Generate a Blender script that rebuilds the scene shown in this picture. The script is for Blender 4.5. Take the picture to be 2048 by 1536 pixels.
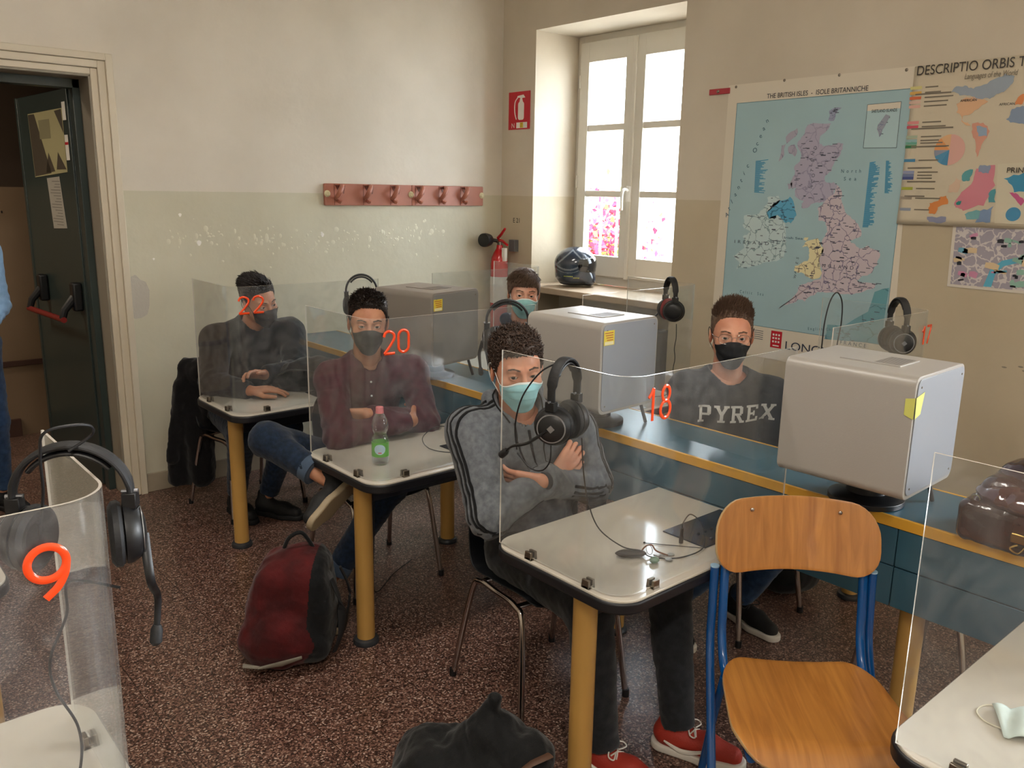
import bpy, bmesh, math, random, json
import numpy as np
from mathutils import Vector, Matrix, Euler
random.seed(7); RNG = np.random.default_rng(11)
for o in list(bpy.data.objects): bpy.data.objects.remove(o)
C = bpy.context.scene.collection
SC = bpy.context.scene
# ------------------------------------------------------------------ camera
EYE = Vector((0, 0, 1.82)); YAW, PITCH, ROLL = 0.715187, 0.224355, 0.01739
fw = Vector((math.sin(YAW)*math.cos(PITCH), math.cos(YAW)*math.cos(PITCH), -math.sin(PITCH)))
rt = Vector((math.cos(YAW), -math.sin(YAW), 0)); up = rt.cross(fw)
r2 = math.cos(ROLL)*rt + math.sin(ROLL)*up; u2 = -math.sin(ROLL)*rt + math.cos(ROLL)*up
cam = bpy.data.cameras.new('camera'); cam.sensor_width = 36; cam.lens = 1688.72/2048*36; cam.clip_start = .02
co = bpy.data.objects.new('camera', cam); C.objects.link(co)
co.matrix_world = Matrix((( r2.x, u2.x, -fw.x, EYE.x), (r2.y, u2.y, -fw.y, EYE.y), (r2.z, u2.z, -fw.z, EYE.z), (0, 0, 0, 1)))
SC.camera = co
# ------------------------------------------------------------------ exposure, sky, daylight
SC.view_settings.view_transform = 'Standard'; SC.view_settings.look = 'None'
SC.view_settings.exposure = 1.1; SC.view_settings.gamma = 1; SC.view_settings.use_curve_mapping = False
SC.cycles.use_denoising = True; SC.cycles.max_bounces = 14; SC.cycles.transparent_max_bounces = 40
SC.cycles.diffuse_bounces = 6; SC.cycles.glossy_bounces = 5; SC.cycles.sample_clamp_indirect = 6
wd = bpy.data.worlds.new('sky'); SC.world = wd; wd.use_nodes = True
bg = wd.node_tree.nodes['Background']; bg.inputs[0].default_value = (.80, .90, 1, 1); bg.inputs[1].default_value = 8.0
def area(name, loc, rot, sx, sy, power, col):
    l = bpy.data.lights.new(name, 'AREA'); l.shape = 'RECTANGLE'; l.size = sx; l.size_y = sy; l.energy = power; l.color = col
    o = bpy.data.objects.new(name, l); C.objects.link(o); o.location = loc; o.rotation_euler = rot; return o
XW, YW, ZC = 4.298, 5.112, 3.9           # window wall, back wall, ceiling
# daylight coming in through the three tall windows of the right-hand wall (area lamps outside the glass; the corner one is added, unseen, above its window)
W_L = (math.radians(90), 0, math.radians(90))
area('daylight_window_corner', (6.6, 4.3, 4.9), (math.radians(90-38), 0, math.radians(90)), 2.4, 2.0, 420, (.86, .93, 1))
area('daylight_window_middle', (5.0, -.95, 2.15), W_L, 1.5, 1.8, 250, (.93, .96, 1))
area('daylight_window_front', (5.0, -3.4, 2.15), W_L, 1.5, 1.8, 180, (.98, .97, .95))
# ceiling lamps of the room (behind the viewpoint and overhead)
area('ceiling_lamp_light', (1.0, 2.2, 3.72), (0, 0, 0), 1.2, .25, 18, (1, .93, .84))
area('ceiling_lamp_light', (-.8, -1.0, 3.72), (0, 0, 0), 1.2, .25, 40, (1, .92, .82))
area('corridor_light', (-.6, 6.2, 2.9), (0, 0, 0), .8, .3, 16, (1, .85, .65))

# ------------------------------------------------------------------ helpers
def lin(c):
    if isinstance(c, str):
        c = [int(c[i:i+2], 16)/255 for i in (0, 2, 4)]
        c = [x/12.92 if x <= .04045 else ((x+.055)/1.055)**2.4 for x in c]
    return (c[0], c[1], c[2], 1)
def P(name, col, rough=.5, metal=0, bump=None, var=None, coat=0, spec=.5, sss=0, emit=None, alpha=None, sheen=0, col2=None, coord='Object'):
    m = bpy.data.materials.new(name); m.use_nodes = True; n = m.node_tree.nodes; l = m.node_tree.links
    b = n['Principled BSDF']; b.inputs['Base Color'].default_value = lin(col); b.inputs['Roughness'].default_value = rough
    b.inputs['Metallic'].default_value = metal; b.inputs['Specular IOR Level'].default_value = spec
    if coat: b.inputs['Coat Weight'].default_value = coat; b.inputs['Coat Roughness'].default_value = .08
    if sss: b.inputs['Subsurface Weight'].default_value = sss; b.inputs['Subsurface Radius'].default_value = (.02, .008, .004); b.inputs['Subsurface Scale'].default_value = .5
    if sheen: b.inputs['Sheen Weight'].default_value = sheen; b.inputs['Sheen Roughness'].default_value = .5
    if emit: b.inputs['Emission Color'].default_value = lin(emit[0]); b.inputs['Emission Strength'].default_value = emit[1]
    tc = n.new('ShaderNodeTexCoord')
    if var:   # (scale, amount) mottling between the colour and col2 / a darker tone
        t = n.new('ShaderNodeTexNoise'); t.inputs['Scale'].default_value = var[0]; t.inputs['Detail'].default_value = 6; l.new(tc.outputs[coord], t.inputs['Vector'])
        r = n.new('ShaderNodeValToRGB'); r.color_ramp.elements[0].position = .35; r.color_ramp.elements[1].position = .68
        c = lin(col); d = lin(col2) if col2 else tuple(x*(1-var[1]) for x in c[:3])+(1,)
        r.color_ramp.elements[0].color = d; r.color_ramp.elements[1].color = c
        l.new(t.outputs['Fac'], r.inputs[0]); l.new(r.outputs[0], b.inputs['Base Color'])
    if bump:  # (scale, distance)
        t = n.new('ShaderNodeTexNoise'); t.inputs['Scale'].default_value = bump[0]; t.inputs['Detail'].default_value = 5; l.new(tc.outputs[coord], t.inputs['Vector'])
        k = n.new('ShaderNodeBump'); k.inputs['Strength'].default_value = 1; k.inputs['Distance'].default_value = bump[1]
        l.new(t.outputs['Fac'], k.inputs['Height']); l.new(k.outputs[0], b.inputs['Normal'])
    return m
class MB:
    def __init__(s): s.v = []; s.f = []; s.m = []
    def add(s, V, F, mi=0):
        n = len(s.v); s.v += [tuple(map(float, p)) for p in V]; s.f += [tuple(i+n for i in f) for f in F]; s.m += [mi]*len(F); return s
    def box(s, x0, x1, y0, y1, z0, z1, mi=0, M=None):
        V = [(x, y, z) for z in (z0, z1) for y in (y0, y1) for x in (x0, x1)]
        if M is not None: V = [M @ Vector(p) for p in V]
        return s.add(V, [(0, 2, 3, 1), (4, 5, 7, 6), (0, 1, 5, 4), (2, 6, 7, 3), (0, 4, 6, 2), (1, 3, 7, 5)], mi)
    def tube(s, pts, r, n=10, mi=0, closed=False, caps=True, flat=None, up=None):
        P_ = [Vector(p) for p in pts]; N = len(P_); R_ = r if hasattr(r, '__len__') else [r]*N
        T = []
        for i in range(N):
            a = P_[(i-1) % N] if (closed or i > 0) else P_[i]; b = P_[(i+1) % N] if (closed or i < N-1) else P_[i]
            T.append((b-a).normalized() if (b-a).length > 1e-9 else Vector((0, 0, 1)))
        u = Vector(up) if up is not None else (Vector((0, 0, 1)) if abs(T[0].z) < .9 else Vector((1, 0, 0)))
        V = []; F = []
        for i in range(N):
            if up is not None: u = Vector(up)
            u = (u-T[i]*u.dot(T[i])); u = u.normalized() if u.length > 1e-6 else T[i].orthogonal().normalized()
            w = T[i].cross(u)
            for k in range(n):
                a = 2*math.pi*k/n; ca, sa = math.cos(a), math.sin(a)
                fu = flat if flat else 1
                V.append(P_[i]+(u*ca*fu+w*sa)*R_[i])
        M_ = N if closed else N-1
        for i in range(M_):
            j = (i+1) % N
            for k in range(n): F.append((i*n+k, i*n+(k+1) % n, j*n+(k+1) % n, j*n+k))
        if caps and not closed: F += [tuple(range(n))[::-1], tuple((N-1)*n+k for k in range(n))]
        return s.add(V, F, mi)
    def cyl(s, a, b, r0, r1=None, n=24, mi=0): return s.tube([a, b], [r0, r0 if r1 is None else r1], n, mi)
    def lathe(s, prof, o=(0, 0, 0), n=32, mi=0, M=None):
        V = []; F = []
        for r, z in prof:
            for k in range(n):
                a = 2*math.pi*k/n; p = Vector((r*math.cos(a), r*math.sin(a), z))
                if M is not None: p = M @ p
                V.append(p+Vector(o))
        for i in range(len(prof)-1):
            for k in range(n): F.append((i*n+k, i*n+(k+1) % n, (i+1)*n+(k+1) % n, (i+1)*n+k))
        if prof[0][0] > 1e-6: F.append(tuple(range(n))[::-1])
        if prof[-1][0] > 1e-6: F.append(tuple((len(prof)-1)*n+k for k in range(n)))
        return s.add(V, F, mi)
    def prism(s, poly, z0, z1, M=None, mi=0, mside=None):
        n = len(poly); V = [(x, y, z0) for x, y in poly]+[(x, y, z1) for x, y in poly]
        if M is not None: V = [M @ Vector(p) for p in V]
        s.add(V, [tuple(range(n))[::-1], tuple(range(n, 2*n))], mi)
        return s.add(V, [(i, (i+1) % n, n+(i+1) % n, n+i) for i in range(n)], mi if mside is None else mside)
    def ell(s, c, r, n=20, m=12, mi=0, R=None):
        V = []; F = []
        for i in range(m+1):
            t = math.pi*i/m
            for k in range(n):
                a = 2*math.pi*k/n; p = Vector((r[0]*math.sin(t)*math.cos(a), r[1]*math.sin(t)*math.sin(a), r[2]*math.cos(t)))
                if R is not None: p = R @ p
                V.append(p+Vector(c))
        for i in range(m):
            for k in range(n): F.append((i*n+k, (i+1)*n+k, (i+1)*n+(k+1) % n, i*n+(k+1) % n))
        return s.add(V, F, mi)
    def build(s, name, mats, parent=None, bevel=0, smooth=35, seg=2, solid=0, sub=0):
        me = bpy.data.meshes.new(name); me.from_pydata(s.v, [], s.f)
        mats = mats if isinstance(mats, (list, tuple)) else [mats]
        for m in mats: me.materials.append(m)
        me.polygons.foreach_set('material_index', s.m); me.update()
        bm = bmesh.new(); bm.from_mesh(me); bmesh.ops.remove_doubles(bm, verts=bm.verts, dist=1e-6)
        bmesh.ops.recalc_face_normals(bm, faces=bm.faces); bm.to_mesh(me); bm.free()
        if smooth:
            me.polygons.foreach_set('use_smooth', [True]*len(me.polygons)); me.set_sharp_from_angle(angle=math.radians(smooth))
        o = bpy.data.objects.new(name, me); C.objects.link(o)
        if bevel:
            b = o.modifiers.new('bevel', 'BEVEL'); b.width = bevel; b.segments = seg; b.limit_method = 'ANGLE'; b.angle_limit = math.radians(40)
        if solid: b = o.modifiers.new('solid', 'SOLIDIFY'); b.thickness = solid; b.offset = 0
        if sub: b = o.modifiers.new('sub', 'SUBSURF'); b.levels = sub; b.render_levels = sub
        if parent is not None: attach(o, parent)
        return o
def basis(o): return Matrix.LocRotScale(o.location, o.rotation_euler, o.scale)
def wmat(o): return (wmat(o.parent) @ o.matrix_parent_inverse if o.parent else Matrix()) @ basis(o)
def attach(o, parent): o.parent = parent; o.matrix_parent_inverse = wmat(parent).inverted(); return o
def raw(name, V, F, mats, parent=None, mi=None, smooth=True):
    """mesh straight from arrays (quads or triangles)"""
    me = bpy.data.meshes.new(name); V = np.asarray(V, np.float32); F = np.asarray(F, np.int32)
    me.vertices.add(len(V)); me.vertices.foreach_set('co', V.ravel())
    k = F.shape[1]; me.loops.add(F.size); me.loops.foreach_set('vertex_index', F.ravel())
    me.polygons.add(len(F)); me.polygons.foreach_set('loop_start', np.arange(0, F.size, k, dtype=np.int32))
    mats = mats if isinstance(mats, (list, tuple)) else [mats]
    for m in mats: me.materials.append(m)
    if mi is not None: me.polygons.foreach_set('material_index', np.asarray(mi, np.int32))
    me.polygons.foreach_set('use_smooth', [smooth]*len(F)); me.update(calc_edges=True); me.validate()
    o = bpy.data.objects.new(name, me); C.objects.link(o)
    if parent is not None: attach(o, parent)
    return o
def tag(o, label, cat, group=None):
    o['label'] = label; o['category'] = cat
    if group: o['group'] = group
    return o
def struct(o): o['kind'] = 'structure'; return o
def thing(name, label, cat, loc=(0, 0, 0), rz=0, group=None):
    o = bpy.data.objects.new(name, None); C.objects.link(o); o.location = loc; o.rotation_euler = (0, 0, rz); o.empty_display_size = .05
    return tag(o, label, cat, group)
def dup(root, loc, rz=0, label=None, group=None, rot=None):
    def cp(o, par):
        c = o.copy(); C.objects.link(c)
        if par is not None: c.parent = par
        for ch in list(o.children): cp(ch, c)
        return c
    r = cp(root, None); r.location = loc; r.rotation_euler = rot if rot is not None else (0, 0, rz)
    if label: r['label'] = label
    if group: r['group'] = group
    return r
def rrect(x0, y0, x1, y1, r, n=6, corners=(1, 1, 1, 1)):
    pts = []
    for i, (cx, cy, a) in enumerate(((x1, y1, 0), (x0, y1, 90), (x0, y0, 180), (x1, y0, 270))):
        if not corners[i]: pts.append((cx, cy)); continue
        ox = cx-r if cx == x1 else cx+r; oy = cy-r if cy == y1 else cy+r
        for k in range(n+1): t = math.radians(a+90*k/n); pts.append((ox+r*math.cos(t), oy+r*math.sin(t)))
    return pts
def spline(pts, k=8, closed=False):
    P_ = [Vector(p) for p in pts]; n = len(P_); out = []
    for i in range(n if closed else n-1):
        p0 = P_[(i-1) % n] if (closed or i) else P_[0]; p1 = P_[i]; p2 = P_[(i+1) % n]; p3 = P_[(i+2) % n] if (closed or i+2 < n) else P_[-1]
        for j in range(k):
            t = j/k; out.append(.5*((2*p1)+(-p0+p2)*t+(2*p0-5*p1+4*p2-p3)*t*t+(-p0+3*p1-3*p2+p3)*t**3))
    if not closed: out.append(P_[-1])
    return out
def text_mesh(txt, size, M, mat, name, parent, ext=.0004, align='LEFT', sx=1.0, shear=0, space=1.0):
    cu = bpy.data.curves.new(name, 'FONT'); cu.body = txt; cu.size = size; cu.extrude = ext; cu.align_x = align; cu.shear = shear; cu.space_character = space
    t = bpy.data.objects.new('t', cu); C.objects.link(t)
    dg = bpy.context.evaluated_depsgraph_get(); me = bpy.data.meshes.new_from_object(t.evaluated_get(dg)); bpy.data.objects.remove(t)
    me.transform(M @ Matrix.Diagonal((sx, 1, 1, 1))); me.materials.clear(); me.materials.append(mat); me.name = name
    o = bpy.data.objects.new(name, me); C.objects.link(o)
    if parent is not None: attach(o, parent)
    return o
# ------------------------------------------------------------------ implicit surfaces: smooth unions of limbs, polygonised once
def smin(a, b, k):
    if k <= 0: return np.minimum(a, b)
    h = np.clip(.5+.5*(b-a)/k, 0, 1); return b+(a-b)*h-k*h*(1-h)
def smax(a, b, k): return -smin(-a, -b, k)
def cap(p, a, b, ra, rb=None):
    a = np.asarray(a, np.float32); b = np.asarray(b, np.float32); rb = ra if rb is None else rb
    ba = b-a; q = p-a; t = np.clip(q @ ba/max(float(ba @ ba), 1e-9), 0, 1)
    return np.sqrt(((q-t[:, None]*ba)**2).sum(1))-(ra+(rb-ra)*t)
def elp(p, c, r, R=None):
    q = p-np.asarray(c, np.float32)
    if R is not None: q = q @ np.asarray(R, np.float32)
    r = np.asarray(r, np.float32); k0 = np.sqrt(((q/r)**2).sum(1)); k1 = np.sqrt(((q/(r*r))**2).sum(1))
    return k0*(k0-1)/np.maximum(k1, 1e-6)
def bxs(p, c, h, r=0.0, R=None):
    q = p-np.asarray(c, np.float32)
    if R is not None: q = q @ np.asarray(R, np.float32)
    q = np.abs(q)-(np.asarray(h, np.float32)-r); return np.sqrt((np.maximum(q, 0)**2).sum(1))+np.minimum(q.max(1), 0)-r
def wav(p, f, seed=0):
    g = np.random.default_rng(seed); s = 0
    for i in range(4):
        a = g.normal(size=3); a = (a/np.linalg.norm(a)*f*g.uniform(.6, 1.5)).astype(np.float32); b = g.normal(size=3).astype(np.float32)*f*.5
        s = s+np.sin(p @ a+2.2*np.sin(p @ b+i)+g.uniform(0, 6))
    return s/4
def polygonize(fn, lo, hi, h, B=12):
    lo = np.asarray(lo, float)-h*2; hi = np.asarray(hi, float)+h*2
    nb = np.maximum(1, np.ceil((hi-lo)/h/B).astype(int)); n = nb*B
    bc = np.stack(np.meshgrid(*[lo[i]+(np.arange(nb[i])+.5)*B*h-h/2 for i in range(3)], indexing='ij'), -1).reshape(-1, 3).astype(np.float32)
    dc = fn(bc); act = np.abs(dc) < B*h*.87*1.35+.004
    D = np.repeat(np.repeat(np.repeat(np.sign(dc).reshape(nb).astype(np.float32), B, 0), B, 1), B, 2)
    bi = np.stack(np.unravel_index(np.nonzero(act)[0], tuple(nb)), -1)
    loc = np.stack(np.meshgrid(*[np.arange(B)]*3, indexing='ij'), -1).reshape(-1, 3)
    for s in range(0, len(bi), 160):
        idx = (bi[s:s+160, None, :]*B+loc[None]).reshape(-1, 3)
        d = fn((lo+idx*h).astype(np.float32)); D[idx[:, 0], idx[:, 1], idx[:, 2]] = d
    S = D < 0
    c = [S[i:n[0]-1+i, j:n[1]-1+j, k:n[2]-1+k] for i in (0, 1) for j in (0, 1) for k in (0, 1)]
    al = c[0].copy(); an = c[0].copy()
    for q in c[1:]: al &= q; an |= q
    ci = np.stack(np.nonzero(an & ~al), -1)
    offs = np.array([(i, j, k) for i in (0, 1) for j in (0, 1) for k in (0, 1)])
    vals = np.stack([D[ci[:, 0]+o[0], ci[:, 1]+o[1], ci[:, 2]+o[2]] for o in offs], 1)
    pos = np.zeros((len(ci), 3)); cnt = np.zeros(len(ci))
    for a in range(8):
        for ax, st in ((0, 4), (1, 2), (2, 1)):
            if a & st: continue
            b = a+st; va, vb = vals[:, a], vals[:, b]; m = (va < 0) != (vb < 0)
            t = va[m]/(va[m]-vb[m]); q = np.repeat(offs[a][None].astype(float), m.sum(), 0); q[:, ax] += t
            pos[m] += q; cnt[m] += 1
    V = lo+(ci+pos/cnt[:, None])*h
    I = np.full(tuple(n-1), -1, np.int32); I[ci[:, 0], ci[:, 1], ci[:, 2]] = np.arange(len(ci))
    F = []
    for ax in range(3):
        u, w = [(1, 2), (2, 0), (0, 1)][ax]
        sl0 = [slice(1, None)]*3; sl0[ax] = slice(0, -1); sl1 = [slice(1, None)]*3; sl1[ax] = slice(1, None)
        s0 = S[tuple(sl0)]; s1 = S[tuple(sl1)]; e = np.stack(np.nonzero(s0 != s1), -1)
        off = np.array([1, 1, 1]); off[ax] = 0; e = e+off
        ok = (e < np.array(n)-1).all(1); e = e[ok]
        ins = S[e[:, 0], e[:, 1], e[:, 2]]
        du = np.zeros(3, int); du[u] = 1; dw = np.zeros(3, int); dw[w] = 1
        q = [I[tuple((e-x).T)] for x in (du+dw, dw, du*0, du)]
        Q = np.stack(q, 1); Q[~ins] = Q[~ins][:, ::-1]; F.append(Q[(Q >= 0).all(1)])
    return V, np.concatenate(F)
def blob(name, fn, lo, hi, h, mats, parent=None, mif=None):
    V, F = polygonize(fn, lo, hi, h); mi = None
    if mif is not None: mi = mif(V[F].mean(1))
    return raw(name, V, F, mats, parent, mi)
# ------------------------------------------------------------------ materials
def wall_mat(name, up, lo, axis, split=1.787):
    m = P(name, up, .62, spec=.25); n = m.node_tree.nodes; l = m.node_tree.links; b = n['Principled BSDF']
    tc = n.new('ShaderNodeTexCoord'); sp = n.new('ShaderNodeSeparateXYZ'); l.new(tc.outputs['Object'], sp.inputs[0])
    wb = n.new('ShaderNodeTexNoise'); wb.inputs['Scale'].default_value = 9; l.new(tc.outputs['Object'], wb.inputs['Vector'])
    ad = n.new('ShaderNodeMath'); ad.operation = 'MULTIPLY_ADD'; ad.inputs[1].default_value = .006; l.new(wb.outputs['Fac'], ad.inputs[0]); l.new(sp.outputs['Z'], ad.inputs[2])
    gt = n.new('ShaderNodeMath'); gt.operation = 'GREATER_THAN'; gt.inputs[1].default_value = split+.003; l.new(ad.outputs[0], gt.inputs[0])
    ns = n.new('ShaderNodeTexNoise'); ns.inputs['Scale'].default_value = 1.6; ns.inputs['Detail'].default_value = 8; l.new(tc.outputs['Object'], ns.inputs['Vector'])
    rmp = n.new('ShaderNodeValToRGB'); rmp.color_ramp.elements[0].color = (.86, .85, .83, 1); rmp.color_ramp.elements[1].color = (1, 1, 1, 1)
    rmp.color_ramp.elements[0].position = .3; rmp.color_ramp.elements[1].position = .65; l.new(ns.outputs['Fac'], rmp.inputs[0])
    mx = n.new('ShaderNodeMix'); mx.data_type = 'RGBA'; mx.inputs[6].default_value = lin(lo); mx.inputs[7].default_value = lin(up); l.new(gt.outputs[0], mx.inputs[0])
    mu = n.new('ShaderNodeMix'); mu.data_type = 'RGBA'; mu.blend_type = 'MULTIPLY'; mu.inputs[0].default_value = 1; l.new(mx.outputs[2], mu.inputs[6]); l.new(rmp.outputs[0], mu.inputs[7])
    l.new(mu.outputs[2], b.inputs['Base Color'])
    rr = n.new('ShaderNodeMath'); rr.operation = 'MULTIPLY_ADD'; rr.inputs[1].default_value = .3; rr.inputs[2].default_value = .42; l.new(gt.outputs[0], rr.inputs[0]); l.new(rr.outputs[0], b.inputs['Roughness'])
    n2 = n.new('ShaderNodeTexNoise'); n2.inputs['Scale'].default_value = 14; n2.inputs['Detail'].default_value = 8; l.new(tc.outputs['Object'], n2.inputs['Vector'])
    k = n.new('ShaderNodeBump'); k.inputs['Distance'].default_value = .004; k.inputs['Strength'].default_value = .6; l.new(n2.outputs['Fac'], k.inputs['Height']); l.new(k.outputs[0], b.inputs['Normal'])
    return m
M_wall_b = wall_mat('painted_plaster_back', 'dcd4c8', 'cdc8b4', 0)
M_wall_r = wall_mat('painted_plaster_window_side', 'd6cbba', 'c9bba2', 1)
M_ceil = P('ceiling_paint', 'e4dccb', .8)
M_dirty = wall_mat('dirty_corridor_plaster', '4a3d33', '8d7760', 0, 1.79)
M_patch = P('bare_plaster', 'bdb7ad', .9, bump=(60, .003)); M_flake = P('lifted_paint', 'd2cdb8', .6); M_fwhite = P('white_plaster_chip', 'eeeae4', .9)
M_base = P('baseboard_paint', 'a99c88', .5, var=(6, .15)); M_trim = P('cream_gloss_paint', 'd3c8b4', .35, var=(3, .08), bump=(20, .001))
def terrazzo():
    m = P('terrazzo_chips', '7a5c4e', .32, spec=.5); n = m.node_tree.nodes; l = m.node_tree.links; b = n['Principled BSDF']
    tc = n.new('ShaderNodeTexCoord'); cols = []
    v = n.new('ShaderNodeTexVoronoi'); v.inputs['Scale'].default_value = 175; l.new(tc.outputs['Object'], v.inputs['Vector'])
    nz = n.new('ShaderNodeTexNoise'); nz.inputs['Scale'].default_value = 90; nz.inputs['Detail'].default_value = 3; l.new(tc.outputs['Object'], nz.inputs['Vector'])
    s = n.new('ShaderNodeSeparateColor'); l.new(v.outputs['Color'], s.inputs[0])
    r = n.new('ShaderNodeValToRGB'); r.color_ramp.interpolation = 'CONSTANT'; e = r.color_ramp.elements
    e[0].position = 0; e[0].color = lin('3d2a24'); e[1].position = .25; e[1].color = lin('67493f')
    for p_, c in ((.5, '836154'), (.72, 'a07f70'), (.86, '523830'), (.93, 'c2aa9a')): x = e.new(p_); x.color = lin(c)
    l.new(s.outputs[0], r.inputs[0])
    mx = n.new('ShaderNodeMix'); mx.data_type = 'RGBA'; mx.blend_type = 'MULTIPLY'; mx.inputs[0].default_value = .5; l.new(r.outputs[0], mx.inputs[6]); l.new(nz.outputs['Fac'], mx.inputs[7])
    # tile joints every 40 cm
    br = n.new('ShaderNodeTexBrick'); br.offset = 0; br.inputs['Scale'].default_value = 1; br.inputs['Brick Width'].default_value = .4; br.inputs['Row Height'].default_value = .4
    br.inputs['Mortar Size'].default_value = .0016; br.inputs['Color1'].default_value = (1, 1, 1, 1); br.inputs['Color2'].default_value = (1, 1, 1, 1); br.inputs['Mortar'].default_value = (.25, .22, .2, 1)
    l.new(tc.outputs['Object'], br.inputs['Vector'])
    m2 = n.new('ShaderNodeMix'); m2.data_type = 'RGBA'; m2.blend_type = 'MULTIPLY'; m2.inputs[0].default_value = 1; l.new(mx.outputs[2], m2.inputs[6]); l.new(br.outputs['Color'], m2.inputs[7])
    l.new(m2.outputs[2], b.inputs['Base Color'])
    n3 = n.new('ShaderNodeTexNoise'); n3.inputs['Scale'].default_value = 3; l.new(tc.outputs['Object'], n3.inputs['Vector'])
    mr = n.new('ShaderNodeMapRange'); mr.inputs['To Min'].default_value = .22; mr.inputs['To Max'].default_value = .42; l.new(n3.outputs['Fac'], mr.inputs[0]); l.new(mr.outputs[0], b.inputs['Roughness'])
    return m
M_floor = terrazzo()
def acrylic(name, tint, edge=False):
    m = bpy.data.materials.new(name); m.use_nodes = True; n = m.node_tree.nodes; l = m.node_tree.links; n.clear()
    o = n.new('ShaderNodeOutputMaterial'); t = n.new('ShaderNodeBsdfTransparent'); t.inputs[0].default_value = tint
    g = n.new('ShaderNodeBsdfGlossy'); g.inputs['Roughness'].default_value = .04; g.inputs[0].default_value = (.9, .9, .9, 1)
    f = n.new('ShaderNodeFresnel'); ge = n.new('ShaderNodeNewGeometry'); io = n.new('ShaderNodeMapRange'); io.inputs['To Min'].default_value = 1.42; io.inputs['To Max'].default_value = 1/1.42; l.new(ge.outputs['Backfacing'], io.inputs[0]); l.new(io.outputs[0], f.inputs[0]); mx = n.new('ShaderNodeMixShader')
    l.new(f.outputs[0], mx.inputs[0]); l.new(t.outputs[0], mx.inputs[1]); l.new(g.outputs[0], mx.inputs[2])
    # dust and smears, whitened to put hazy reflected light into the colour
    d = n.new('ShaderNodeBsdfDiffuse'); d.inputs[0].default_value = (.75, .75, .76, 1); tc = n.new('ShaderNodeTexCoord'); nz = n.new('ShaderNodeTexNoise')
    nz.inputs['Scale'].default_value = 7; nz.inputs['Detail'].default_value = 8; nz.inputs['Distortion'].default_value = 2.5; l.new(tc.outputs['Object'], nz.inputs['Vector'])
    mr = n.new('ShaderNodeMapRange'); mr.inputs['From Min'].default_value = .4; mr.inputs['From Max'].default_value = .8; mr.inputs['To Min'].default_value = .025; mr.inputs['To Max'].default_value = .085
    l.new(nz.outputs['Fac'], mr.inputs[0]); m3 = n.new('ShaderNodeMixShader'); l.new(mr.outputs[0], m3.inputs[0]); l.new(mx.outputs[0], m3.inputs[1]); l.new(d.outputs[0], m3.inputs[2])
    l.new(m3.outputs[0], o.inputs[0]); return m
M_acr = acrylic('clear_acrylic', (.95, .96, .96, 1))
def edge_mat():
    m = P('acrylic_cut_edge', 'e6ded2', .15, spec=.8); b = m.node_tree.nodes['Principled BSDF']; b.inputs['Transmission Weight'].default_value = .35; return m  # pale colour stands in for light glowing out of the cut edges
M_acre = edge_mat()
M_glass = acrylic('window_glass', (.97, .98, .98, 1))
M_lam = P('cream_laminate', 'c8c1b5', .14, spec=.5, coat=.3, var=(5, .03)); M_rub = P('black_rubber_edge', '15151a', .45)
M_yel = P('ochre_enamel', 'bf9450', .35, var=(3, .12)); M_yel2 = P('yellow_edge_strip', 'd9a238', .35)
M_foot = P('dark_foot_cap', '2d2f33', .4); M_navy = P('navy_apron_board', '0c1424', .4)
M_blue = P('petrol_blue_laminate', '3a5f70', .28, spec=.5, var=(2.5, .10)); M_groove = P('dark_tray_board', '0d1a22', .8)  # near-black board colour, used on the bench cable tray
M_steel = P('brushed_clip_steel', '8d8478', .3, .95); M_chrome = P('chrome_tube', 'b4a9a4', .16, 1)
M_plate = P('dark_control_plate', '2b333f', .22, .4, bump=(200, .0002)); M_black = P('black_plastic', '141416', .42); M_blacks = P('black_soft_pad', '1b1b1d', .62, bump=(90, .001))
M_shell = P('dark_grey_seat_plastic', '17191d', .38); M_cab = P('pale_grey_cabinet', 'a39e98', .33, bump=(220, .0003)); M_cabe = P('cabinet_end_panel', '9297a0', .3)
M_cab3 = P('shaded_grey_cabinet', '857e77', .33, bump=(220, .0003))  # darker copy for the farthest cabinet, its shade put into the colour
M_stick = P('yellow_warning_label', 'd8c23a', .5); M_red = P('signal_red', 'c2182b', .4); M_white = P('matt_white_paper', 'e8e4dc', .7); M_ink = P('printed_black', '20242e', .6)
M_org = P('orange_acrylic_numeral', 'f04a1a', .2, coat=.5, emit=None); M_wood = P('beech_plywood', 'b9762f', .32, coat=.25)
def plywood():
    m = M_wood; n = m.node_tree.nodes; l = m.node_tree.links; tc = n.new('ShaderNodeTexCoord'); mp = n.new('ShaderNodeMapping'); mp.inputs['Scale'].default_value = (30, 2.2, 3)
    nz = n.new('ShaderNodeTexNoise'); nz.inputs['Scale'].default_value = 1.6; nz.inputs['Detail'].default_value = 7; nz.inputs['Distortion'].default_value = .8
    r = n.new('ShaderNodeValToRGB'); r.color_ramp.elements[0].position = .3; r.color_ramp.elements[0].color = lin('9c6229'); r.color_ramp.elements[1].position = .7; r.color_ramp.elements[1].color = lin('bd803c')
    l.new(tc.outputs['Object'], mp.inputs[0]); l.new(mp.outputs[0], nz.inputs['Vector']); l.new(nz.outputs['Fac'], r.inputs[0]); l.new(r.outputs[0], n['Principled BSDF'].inputs['Base Color'])
plywood()
M_bluetube = P('blue_enamel_tube', '0b4c8c', .2, coat=.4); M_winframe = P('window_frame_paint', 'd8d3c8', .4); M_stone = P('sill_wood', 'b59f86', .4, var=(6, .15))
M_doorgreen = P('dark_green_door_enamel', '333f3d', .32, var=(2, .15)); M_rack = P('terracotta_red_wood', 'b0705c', .42, var=(8, .12)); M_rackd = P('hook_recess_shade', '6d3c30', .5); M_brassknob = P('cream_screw_cap', 'd8cfa8', .35)  # darker red puts the shade of rack recesses and grooves into the colour
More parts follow.
